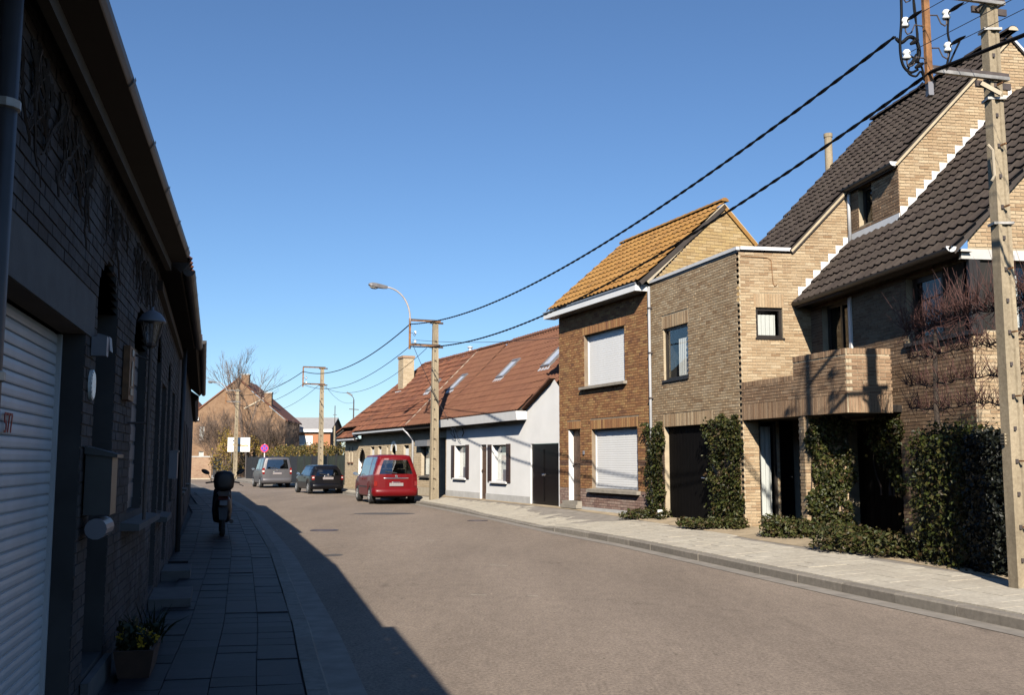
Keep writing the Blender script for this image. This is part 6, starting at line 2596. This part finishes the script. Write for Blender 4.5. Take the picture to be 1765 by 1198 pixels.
    rm.lathe((0, 0, 0), [(.06, .07), (.06, .11), (.04, .115)], 12, 'y')
    tm = rmsh = None
    for wx in wheels:
        for sg in (1, -1):
            if tm is None:
                wo = wm.build('wheel', 'tyre', t, smooth=False, local=True)
                ro_ = rm.build('rim', 'rim', wo, local=True)
                tm, rmsh = wo.data, ro_.data
            else:
                wo = put(bpy.data.objects.new('wheel', tm), t)
                ro_ = put(bpy.data.objects.new('rim', rmsh), wo)
            wo.location = (wx, sg * (W - .11), wr_)
            if sg < 0:
                wo.rotation_euler = (0, 0, PI)
    # lights, plate, mirrors, wiper
    _, zb, zl, zr, wb, wt, ln = station(0)
    B = spec['bulge']
    for y0, y1, z0, z1, mat in spec['lights']:
        for sg in (1, -1):
            mb = MB()
            f = lambda y: -(B * (1 - abs(y / wb) ** 4) + .022)
            ex = .16 if y1 >= wb * .97 else -.01
            ya, yb = y0, min(y1, wb + .006)
            P = [(f(ya), sg * ya), (f(yb * .97), sg * yb * .985), (ex, sg * (yb + .004)), (ex + .02, sg * (yb - .05)), (.02, sg * ya)]
            zz = lambda x: (ln * max(0, x - zl) if ln else 0)
            vs = [(x + zz(z0), y, z0) for x, y in P] + [(x + zz(z1) - .008, y, z1) for x, y in P]
            mb.add(vs, [(4, 3, 2, 1, 0), (5, 6, 7, 8, 9)] + [(i, (i + 1) % 5, 5 + (i + 1) % 5, 5 + i) for i in range(5)])
            mb.build('tail_light', mat, t, local=True)
    pz = spec['plate']
    mb = MB()
    mb.box(-B - .035, -B - .015, -.26, .26, pz, pz + .115)
    mb.build('number_plate', 'plate', t, local=True)
    mb = MB()
    mb.bar((-B * .9 + ln * .03 - .03, -.02, zl + .03), (-B * .75 + ln * .05 - .035, .42, zl + .10), .025, .03)
    mb.build('wiper', 'car_trim', t, local=True)
    for sg in (1, -1):
        mx, mz = spec['mirror']
        mb = MB()
        c = (mx, sg * (station(mx)[4] + .12), mz)
        prof = [(.0, .03), (.05, .085), (.12, .09), (.17, .04)]
        vs = []
        for x, r_ in prof:
            vs += [(c[0] + x - .06, c[1] + r_ * 1.15 * math.cos(2 * PI * k / 8), c[2] + r_ * .8 * math.sin(2 * PI * k / 8)) for k in range(8)]
        mb.add(vs, [(i * 8 + k, i * 8 + (k + 1) % 8, i * 8 + 8 + (k + 1) % 8, i * 8 + 8 + k) for i in range(3) for k in range(8)] + [tuple(range(24, 32))])
        mb.bar((mx, sg * (station(mx)[4] - .04), mz - .05), c, .05, .04)
        m_ = mb.build('wing_mirror', spec.get('mirror_mat', paint), t, smooth=False, local=True)
        q = MB()
        q.add([(c[0] - .062, c[1] + .09 * math.cos(2 * PI * k / 8), c[2] + .062 * math.sin(2 * PI * k / 8)) for k in range(8)], [tuple(range(8))])
        q.build('mirror_glass', 'chrome', m_, local=True)
    for x0, x1, z0 in spec.get('door_lines', ()):
        for sg in (1, -1):
            mb = MB()
            y = station((x0 + x1) / 2)[4]
            mb.box(x0, x1, sg * (y - .01), sg * (y + .012), z0, z0 + .035)
            mb.build('door_strip', spec.get('strip_mat', 'car_trim'), t, local=True)
    for x in spec.get('handles', ()):
        for sg in (1, -1):
            mb = MB()
            y = station(x)[4]
            mb.box(x, x + .16, sg * (y - .01), sg * (y + .022), station(x)[2] - .14, station(x)[2] - .10)
            mb.build('door_handle', paint, t, local=True)
    mb = MB()
    q = spec.get('pipe', -.4)
    mb.tube([(-.10, q, .23), (.3, q, .24)], .028, 8)
    mb.build('exhaust', 'chrome', t, local=True)
    if spec.get('badge'):
        mb = MB()
        z = spec['badge']
        mb.lathe((-B - .012, 0, z), [(.045, 0), (.045, -.012), (.03, -.016)], 12, 'x')
        mb.build('badge', 'chrome', t, local=True)
    return t


# station: x, z bottom, z belt, z roof, half width at belt, half width at roof, lean of the glasshouse
red = dict(W=1.70, paint='car_red', wheels=(.78, 3.28), wr=.31, bulge=.10, fbulge=.16, bump=(.30, .58), spokes=6, seats=(1.05, 1.95, 2.85),
           st=[(0, .34, 1.10, 1.72, .82, .56, .20), (.12, .32, 1.10, 1.79, .835, .60, .08), (.3, .30, 1.08, 1.82, .845, .63, .02), (1.2, .27, 1.04, 1.83, .85, .65, 0), (2.4, .27, 1.0, 1.82, .85, .65, 0),
               (2.75, .27, .99, 1.74, .85, .66, 0), (3.45, .28, .98, 1.10, .83, .62, 0), (3.95, .30, .84, .92, .80, .60, 0), (4.25, .36, .70, .76, .70, .50, 0)],
           side_glass=((.32, .95), (1.02, 1.9), (1.98, 3.0)), windscreen=(2.75, 3.45),
           lights=[(.70, .83, .66, .84, 'lens_red')], plate=.66, mirror=(2.95, 1.08), strips=[(.93, .965, .74, 'chrome', 'tailgate_strip'), (.79, .81, .30, 'chrome', 'plate_strip')],
           door_lines=((1.15, 2.75, .60),), handles=(1.6, 2.1), badge=1.02, mirror_mat='chrome')
vehicle('parked_car', 'dark red people carrier parked half on the kerb before the cream houses', 'car', (-4.32, 37.3, .02), (-.325, .946), 'cars parked along the kerb', red)
blk = dict(W=1.66, paint='car_black', wheels=(.62, 3.05), wr=.30, bulge=.09, fbulge=.2, bump=(.26, .50), spokes=5, seats=(1.0, 1.95),
           st=[(0, .30, .88, 1.26, .78, .54, .50), (.15, .28, .90, 1.36, .815, .58, .2), (.35, .27, .90, 1.395, .83, .61, .04), (.9, .25, .90, 1.405, .83, .64, 0), (1.9, .25, .90, 1.40, .83, .64, 0),
               (2.1, .25, .90, 1.36, .83, .63, 0), (2.65, .25, .90, .98, .82, .62, 0), (3.2, .27, .82, .88, .80, .6, 0), (3.62, .34, .66, .72, .68, .48, 0)],
           side_glass=((.42, 1.05), (1.12, 2.3)), windscreen=(2.1, 2.65),
           lights=[(.66, .80, .68, .88, 'lens_red'), (.67, .77, .74, .82, 'lens_clear')], plate=.70, mirror=(2.2, .97), strips=[(.84, .87, .35, 'chrome', 'tailgate_strip'), (.33, .36, .9, 'chrome', 'bumper_strip')],
           handles=(1.25,), badge=.93)
vehicle('parked_car', 'black small hatchback with white tail light glints parked behind the grey van', 'car', (-9.0, 49.0, .01), (-.425, .905), 'cars parked along the kerb', blk)
gry = dict(W=1.79, paint='car_silver', wheels=(.82, 3.5), wr=.31, bulge=.06, fbulge=.16, bump=(.30, .60), spokes=5, seats=(1.2, 2.1),
           st=[(0, .34, 1.12, 1.78, .86, .70, .13), (.2, .30, 1.12, 1.82, .88, .72, .02), (1.4, .28, 1.09, 1.83, .89, .73, 0), (2.4, .28, 1.05, 1.80, .89, .72, 0),
               (2.65, .28, 1.04, 1.72, .89, .70, 0), (3.35, .28, 1.02, 1.10, .87, .66, 0), (4.05, .30, .88, .95, .83, .62, 0), (4.4, .36, .70, .76, .72, .5, 0)],
           side_glass=((.4, 1.25), (1.33, 2.85),), windscreen=(2.65, 3.35),
           lights=[(.74, .88, .82, 1.18, 'lens_red'), (.75, .87, .94, 1.04, 'lens_clear')], plate=.80, mirror=(2.75, 1.1), strips=[(.94, .965, .34, 'chrome', 'plate_strip')],
           handles=(1.55, 2.0), badge=1.03)
vehicle('parked_car', 'grey van like estate car parked farthest along the fence', 'car', (-14.0, 59.8, .01), (-.385, .923), 'cars parked along the kerb', gry)

plain('lens_dim', (.09, .008, .008), .3, var=0)
# scooter seen from behind, a dark shape in the shade
sp = (-5.62, 19.6, .13)
t = thing('motor_scooter', 'dark motor scooter with a rounded top box parked on the shaded pavement', 'scooter', sp, None, math.atan2(.956, -.2935))
mb = MB()                                             # x forward, y left
def loft(mb, secs, n=12):
    vs = []
    for x, w_, z0, z1, e in secs:
        for k in range(n):
            a = 2 * PI * k / n
            c, s_ = math.cos(a), math.sin(a)
            vs.append((x, w_ * math.copysign(abs(c) ** e, c), (z0 + z1) / 2 + (z1 - z0) / 2 * math.copysign(abs(s_) ** e, s_)))
    m_ = len(secs)
    mb.add(vs, [(i * n + k, i * n + (k + 1) % n, i * n + n + (k + 1) % n, i * n + n + k) for i in range(m_ - 1) for k in range(n)] + [tuple(range(n))[::-1], tuple(range((m_ - 1) * n, m_ * n))])
loft(mb, [(-.02, .08, .55, .72, .8), (.08, .15, .42, .78, .8), (.45, .17, .36, .80, .8), (.75, .15, .30, .72, .8), (.85, .16, .22, .42, .7), (1.15, .17, .22, .32, .6), (1.25, .20, .24, .62, .7), (1.38, .19, .45, .98, .7), (1.42, .10, .80, 1.02, .8)])
mb.build('body', 'scooter_black', t, smooth=True, local=True)
mb = MB()
loft(mb, [(.0, .05, .78, .80, .7), (.1, .13, .77, .84, .7), (.5, .14, .78, .86, .7), (.78, .10, .76, .82, .7)])
mb.build('seat', 'car_trim', t, smooth=True, local=True)
mb = MB()
loft(mb, [(-.26, .10, .98, 1.20, .75), (-.24, .185, .90, 1.27, .72), (-.05, .20, .88, 1.29, .7), (.12, .19, .89, 1.27, .72), (.16, .10, .95, 1.2, .8)])
mb.build('top_box', 'scooter_black', t, smooth=True, local=True)
mb = MB()
mb.box(-.2, .1, -.1, .1, .80, .885)
mb.build('rack', 'steel_dark', t, local=True)
mb = MB()
mb.tube([(1.32, .34, 1.02), (1.30, .12, 1.05), (1.30, -.12, 1.05), (1.32, -.34, 1.02)], .016, 8)
mb.tube([(1.34, -.33, .99), (1.4, -.42, .95)], .008, 5)
hbm = mb.build('handlebar', 'steel_dark', t, local=True)
for sg in (1, -1):
    mb = MB()
    mb.tube([(1.32, sg * .22, 1.05), (1.33, sg * .28, 1.18), (1.33, sg * .31, 1.23)], .007, 5)
    vs = []
    for x, q in ((1.31, .6), (1.325, 1.0), (1.36, .8)):
        vs += [(x, sg * .35 + .085 * q * math.cos(2 * PI * k / 12), 1.25 + .05 * q * math.sin(2 * PI * k / 12) + sg * .0 + (.35 * .085 * q * math.cos(2 * PI * k / 12)) * sg) for k in range(12)]
    mb.add(vs, [(i * 12 + k, i * 12 + (k + 1) % 12, i * 12 + 12 + (k + 1) % 12, i * 12 + 12 + k) for i in range(2) for k in range(12)] + [tuple(range(12))])
    mb.build('mirror', 'scooter_black', t, local=True)
for x in (.18, 1.36):
    mb = MB()
    mb.lathe((x, 0, .23), [(.12, -.045), (.2, -.05), (.23, -.02), (.23, .02), (.2, .05), (.12, .045)], 18, 'y')
    wo = mb.build('wheel', 'tyre', t, local=True)
    mb = MB()
    mb.lathe((x, 0, .23), [(.13, -.04), (.13, .04), (.02, .045)], 14, 'y')
    mb.build('rim', 'steel_dark', wo, local=True)
mb = MB()
mb.hexa([(-.14, -.07, .62), (-.13, -.07, .62), (-.13, .07, .62), (-.14, .07, .62), (-.10, -.07, .71), (-.09, -.07, .71), (-.09, .07, .71), (-.10, .07, .71)])
mb.build('number_plate', 'lamp_grey', t, local=True)
mb = MB()
mb.hexa([(-.04, -.10, .72), (.0, -.10, .72), (.0, .10, .72), (-.04, .10, .72), (-.02, -.09, .79), (.02, -.09, .79), (.02, .09, .79), (-.02, .09, .79)])
mb.build('tail_light', 'lens_dim', t, local=True)
mb = MB()
mb.tube([(.05, -.16, .30), (.55, -.17, .28)], .045, 8)
mb.build('exhaust', 'steel_dark', t, local=True)
mb = MB()
mb.hexa([(-.12, -.07, .34), (-.10, -.07, .34), (-.10, .07, .34), (-.12, .07, .34), (-.04, -.09, .58), (-.02, -.09, .58), (-.02, .09, .58), (-.04, .09, .58)])
mb.build('mudguard', 'scooter_black', t, local=True)

# ------------------------------------------------------------------ end of the street
FN = Frame((-8.75, 56.0), (-13.2, 27.0), 1)
t = thing('fence', 'long dark panel fence along the bend behind the parked cars', 'fence', FN.P(0, 0, .2))
LN = math.hypot(13.2, 27.0)
npan = 16
for i in range(npan + 1):
    mb = MB()
    s = LN * i / npan
    mb.fbox(FN, s - .05, s + .05, -.05, .05, .0, 2.02)
    mb.build('post', 'fence_slate', t)
for i in range(npan):
    s0, s1 = LN * i / npan + .055, LN * (i + 1) / npan - .055
    k = 9
    for j in range(k):
        mb = MB()
        a = s0 + (s1 - s0) * j / k
        mb.fbox(FN, a + .006, a + (s1 - s0) / k - .006, -.012, .012 + .004 * (j % 2), .12, 1.92 + R.uniform(-.015, .015))
        mb.build('board', 'fence_green' if i in (1, 2, 3, 5, 6, 8) else 'fence_slate', t)
t = thing('kerb_edge', 'white concrete edging below the dark panel fence and gate', 'edging', (-22.5, 83, 0))
mb = MB()
mb.fbox(Frame((-20.9, 82.2), (-13.2, 27.0), 1), -3, 1.2, .05, .35, .0, .25)
mb.fbox(Frame((-24.0, 86.5), (-13.2, 27.0), 1), .8, 12, .05, .35, .0, .25)
mb.build('edging', 'render_white', t)

def wild_hedge(label, pts, th, z0, z1, n, mat, size):
    P = [Vector((p[0], p[1], 0)) for p in pts]
    t = thing('hedge', label, 'hedge', (P[0].x, P[0].y, z0))
    L = []
    tot = sum((b - a).length for a, b in zip(P[:-1], P[1:]))
    for _ in range(n):
        r_ = R.uniform(0, tot)
        for a, b in zip(P[:-1], P[1:]):
            l = (b - a).length
            if r_ <= l:
                c = a + (b - a) * (r_ / l)
                break
            r_ -= l
        top = z1 + .18 * math.sin(c.x * 1.7) + .12 * math.sin(c.x * 4.1)
        L.append((c.x + R.gauss(0, th / 2.6), c.y + R.gauss(0, th / 2.6), z0 + (top - z0) * (R.random() ** .6)))
    leaves('foliage', L, size, mat, t, None)
    mb = MB()
    for a, b in zip(P[:-1], P[1:]):
        for k in range(int((b - a).length / .5)):
            c = a + (b - a) * R.random()
            mb.tube([(c.x, c.y, 0), (c.x + R.uniform(-.3, .3), c.y, z1 * .5), (c.x + R.uniform(-.5, .5), c.y, z1)], [.04, .025, .006], 4, cap=False)
    mb.build('stem', 'twig_brown', t)


wild_hedge('ragged yellow brown hedge rising above the dark panel fence', [(-7.2, 57.5), (-12.5, 67.8), (-20.0, 83.2)], 1.0, .2, 2.65, 9000, 'leaf_autumn', .13)

# gable house
GH = Frame((-30.8, 95.0), (1, .06), -1)
t = thing('house', 'big brick gable house with two chimneys behind the bare trees', 'house', GH.P(4.5, -1, 0))
pg = [(0, 0), (9.1, 0), (9.1, 5.5), (4.55, 9.35), (0, 5.75)]
og = [(1.05, 1.5, 3.6, 4.9, .15), (1.05, 1.5, 1.0, 2.5, .15)]
wall_mesh(GH, pg, og).build('wall', 'brick_gable_far', t)
bk = Bricks()
for a, b, c, d, _ in og:
    w_ = window(t, GH, a, b, c, d, rec=.08, fw=.05, fmat='paint_white', cur=(a + .05, b - .05, c + .05, d - .05))
for p0, p1 in (((-.25, 5.55), (4.55, 9.42)), ((4.55, 9.42), (9.35, 5.35))):
    mb = MB()
    a, b = Vector(GH.P(p0[0], .12, p0[1])), Vector(GH.P(p1[0], .12, p1[1]))
    a2, b2 = Vector(GH.P(p0[0], -9, p0[1])), Vector(GH.P(p1[0], -9, p1[1]))
    up = Vector((0, 0, .14))
    mb.hexa([a, b, b2, a2, a + up, b + up, b2 + up, a2 + up])
    mb.build('roof', 'tile_old', t)
for s, z0, z1, w_ in ((4.75, 8.9, 9.85, .75), (7.0, 6.9, 8.1, .7)):
    mb = MB()
    mb.fbox(GH, s, s + w_, -.9, -.25, z0, z1)
    c_ = mb.build('chimney', 'brick_gable_far', t)
    mb = MB()
    mb.fbox(GH, s - .05, s + w_ + .05, -.95, -.2, z1, z1 + .1)
    mb.build('chimney_cap', 'render_grey', c_)
mb = MB()
mb.fbox(GH, -.4, 1.0, .0, .25, 5.45, 5.75)
mb.build('fascia', 'paint_white', t)
mb = MB()
mb.quad(GH.P(0, 0, 0), GH.P(0, -9, 0), GH.P(0, -9, 5.7), GH.P(0, 0, 5.7))
mb.quad(GH.P(9.1, 0, 0), GH.P(9.1, -9, 0), GH.P(9.1, -9, 5.5), GH.P(9.1, 0, 5.5))
mb.build('wall', 'brick_gable_far', t)
mb = MB()
mb.bar(GH.P(5.2, .05, 6.6), GH.P(7.0, .05, 7.6), .05, .12)
mb.build('roof_trim', 'mortar_cream', t)

# bungalow
BG_ = Frame((-24.4, 105.0), (1, 0), -1)
t = thing('house', 'orange brick bungalow with grey roof and white shutter above the hedge', 'house', BG_.P(2.6, -1, 0))
ob_ = [(1.95, 3.45, 3.25, 4.3, .1)]
wall_mesh(BG_, [(0, 0), (5.3, 0), (5.3, 4.62), (0, 4.62)], ob_).build('wall', 'brick_plain_orange', t)
roller(t, BG_, 1.95, 3.45, 3.26, 4.29, .08, slat=.11)
mb = MB()
mb.add([BG_.P(5.3, 0, 0), BG_.P(5.3, -7, 0), BG_.P(5.3, -7, 4.62), BG_.P(5.3, -3.5, 6.15), BG_.P(5.3, 0, 4.62)], [(0, 1, 2, 3, 4)])
mb.build('wall', 'brick_dark', t)  # darker brick than the front puts the gable's shade into its colour
mb = MB()
mb.fbox(BG_, -.3, 5.55, .0, .35, 4.62, 4.92)
mb.build('fascia', 'paint_white', t)
slab(t, 'roof', [BG_.P(-.3, .35, 4.93), BG_.P(5.5, .35, 4.93), BG_.P(5.5, -3.5, 6.3), BG_.P(-.3, -3.5, 6.3)], .1, 'roof_slate')
slab(t, 'roof', [BG_.P(-.3, -7.3, 4.9), BG_.P(5.5, -7.3, 4.9), BG_.P(5.5, -3.5, 6.3), BG_.P(-.3, -3.5, 6.3)], .1, 'roof_slate')
mb = MB()
mb.fbox(BG_, 5.31, 5.36, -3.2, -2.2, 2.4, 4.3)
mb.build('window', 'frame_dark', t)
mb = MB()
mb.fbox(BG_, .2, .55, .01, .06, 2.4, 4.3)
mb.build('door_frame', 'paint_white', t)

# far house peeping out behind the gable house
t = thing('house', 'far pale house with a brown roof peeping out left of the gable house', 'house', (-39.5, 121, 0))
FF = Frame((-43, 121), (1, .1), -1)
wall_mesh(FF, [(0, 0), (6, 0), (6, 6.2), (3, 9.2), (0, 6.2)], []).build('wall', 'brick_far', t)
for p0, p1 in (((-.3, 5.9), (3, 9.3)), ((3, 9.3), (6.3, 5.9))):
    mb = MB()
    a, b = Vector(FF.P(p0[0], .12, p0[1])), Vector(FF.P(p1[0], .12, p1[1]))
    a2, b2 = Vector(FF.P(p0[0], -8, p0[1])), Vector(FF.P(p1[0], -8, p1[1]))
    up = Vector((0, 0, .16))
    mb.hexa([a, b, b2, a2, a + up, b + up, b2 + up, a2 + up])
    mb.build('roof', 'tile_old', t)

# garden wall and gate
t = thing('garden_wall', 'short brick garden wall left of the dark gate', 'wall', (-27.2, 88, 0))
GW = Frame((-28.2, 88.2), (1, .03), -1)
mb = MB()
mb.fbox(GW, 0, 1.75, -.2, 0, 0, 1.95)
mb.build('wall', 'mortar_cream', t)
bk = Bricks()
bk.field(GW, [(0, .1), (1.75, .1), (1.75, 1.95), (0, 1.95)], [], 'brick_far', course=.085, length=.25)
bk.finish(t, 0)
mb = MB()
mb.fbox(GW, -.05, 1.8, -.25, .05, 1.95, 2.03)
mb.build('coping', 'render_grey', t)
t = thing('gate', 'dark board gate between the brick garden wall and the far concrete pole', 'gate', (-26, 88, 0))
for i in range(8):
    mb = MB()
    mb.fbox(GW, 1.85 + i * .165, 1.85 + i * .165 + .155, -.05, -.01, .12, 1.9)
    mb.build('board', 'fence_slate', t)
mb = MB()
mb.fbox(GW, 1.8, 3.2, -.1, -.052, .4, .5)
mb.fbox(GW, 1.8, 3.2, -.1, -.052, 1.5, 1.6)
mb.build('rail', 'fence_slate', t)
mb = MB()
mb.lathe(GW.P(3.1, .0, 1.72), [(.05, 0), (.07, .05), (.05, .1)], 10)
mb.build('knob', 'fixture_white', t)

# advertising board
AD = Frame((-24.05, 84.6), (1, .05), -1)
t = thing('advertising_board', 'white advertising board with an orange scrawl, partly behind the far pole', 'sign', AD.P(.9, 0, .1))
mb = MB()
mb.fbox(AD, 0, 1.86, -.05, 0, 2.38, 3.58)
bd_ = mb.build('board', 'sign_white', t)
mb = MB()
for s in (.3, 1.5):
    mb.fbox(AD, s, s + .07, -.13, -.055, .0, 3.4)
mb.build('post', 'steel_dark', t)
mb = MB()
def stroke(mb, pts, w_):
    for (a, b), (c, d) in zip(pts[:-1], pts[1:]):
        mb.bar(AD.P(a, .004, b), AD.P(c, .004, d), w_, .006, up=(0, -1, 0))
stroke(mb, [(.40, 2.98), (.62, 3.02), (.66, 2.90), (.72, 2.86), (.76, 3.0), (.80, 2.85), (.86, 2.86), (.90, 3.02), (.96, 2.9), (1.05, 2.88), (1.1, 2.96), (1.2, 2.88), (1.34, 2.9), (1.5, 2.92), (1.74, 2.9)], .11)
mb.build('lettering', 'ink_orange', bd_)
mb = MB()
stroke(mb, [(.40, 3.30), (.60, 3.30)], .11)
stroke(mb, [(.18, 3.30), (.32, 3.30)], .05)
mb.build('lettering', 'ink_black', bd_)

# no stopping sign
t = thing('traffic_sign', 'round blue and red no stopping sign on a pale post above the grey van', 'traffic sign', (-18.55, 75, .15))
mb = MB()
mb.tube([(-18.55, 75.05, .0), (-18.55, 75.05, 2.9)], .045, 8)
mb.build('post', 'coping_pale', t)
mb = MB()
mb.lathe((-18.55, 74.98, 2.55), [(.31, 0), (.31, -.012)], 24, 'y')
pl_ = mb.build('plate', 'sign_red', t)
mb = MB()
mb.lathe((-18.55, 74.967, 2.55), [(.245, 0), (.245, -.004)], 24, 'y')
mb.build('face', 'sign_blue', pl_)
mb = MB()
for sg in (1, -1):
    mb.bar((-18.55 - .16, 74.958 - .002 * sg, 2.55 - .16 * sg), (-18.55 + .16, 74.958 - .002 * sg, 2.55 + .16 * sg), .06, .005, up=(0, -1, 0))
mb.build('cross', 'sign_red', pl_)
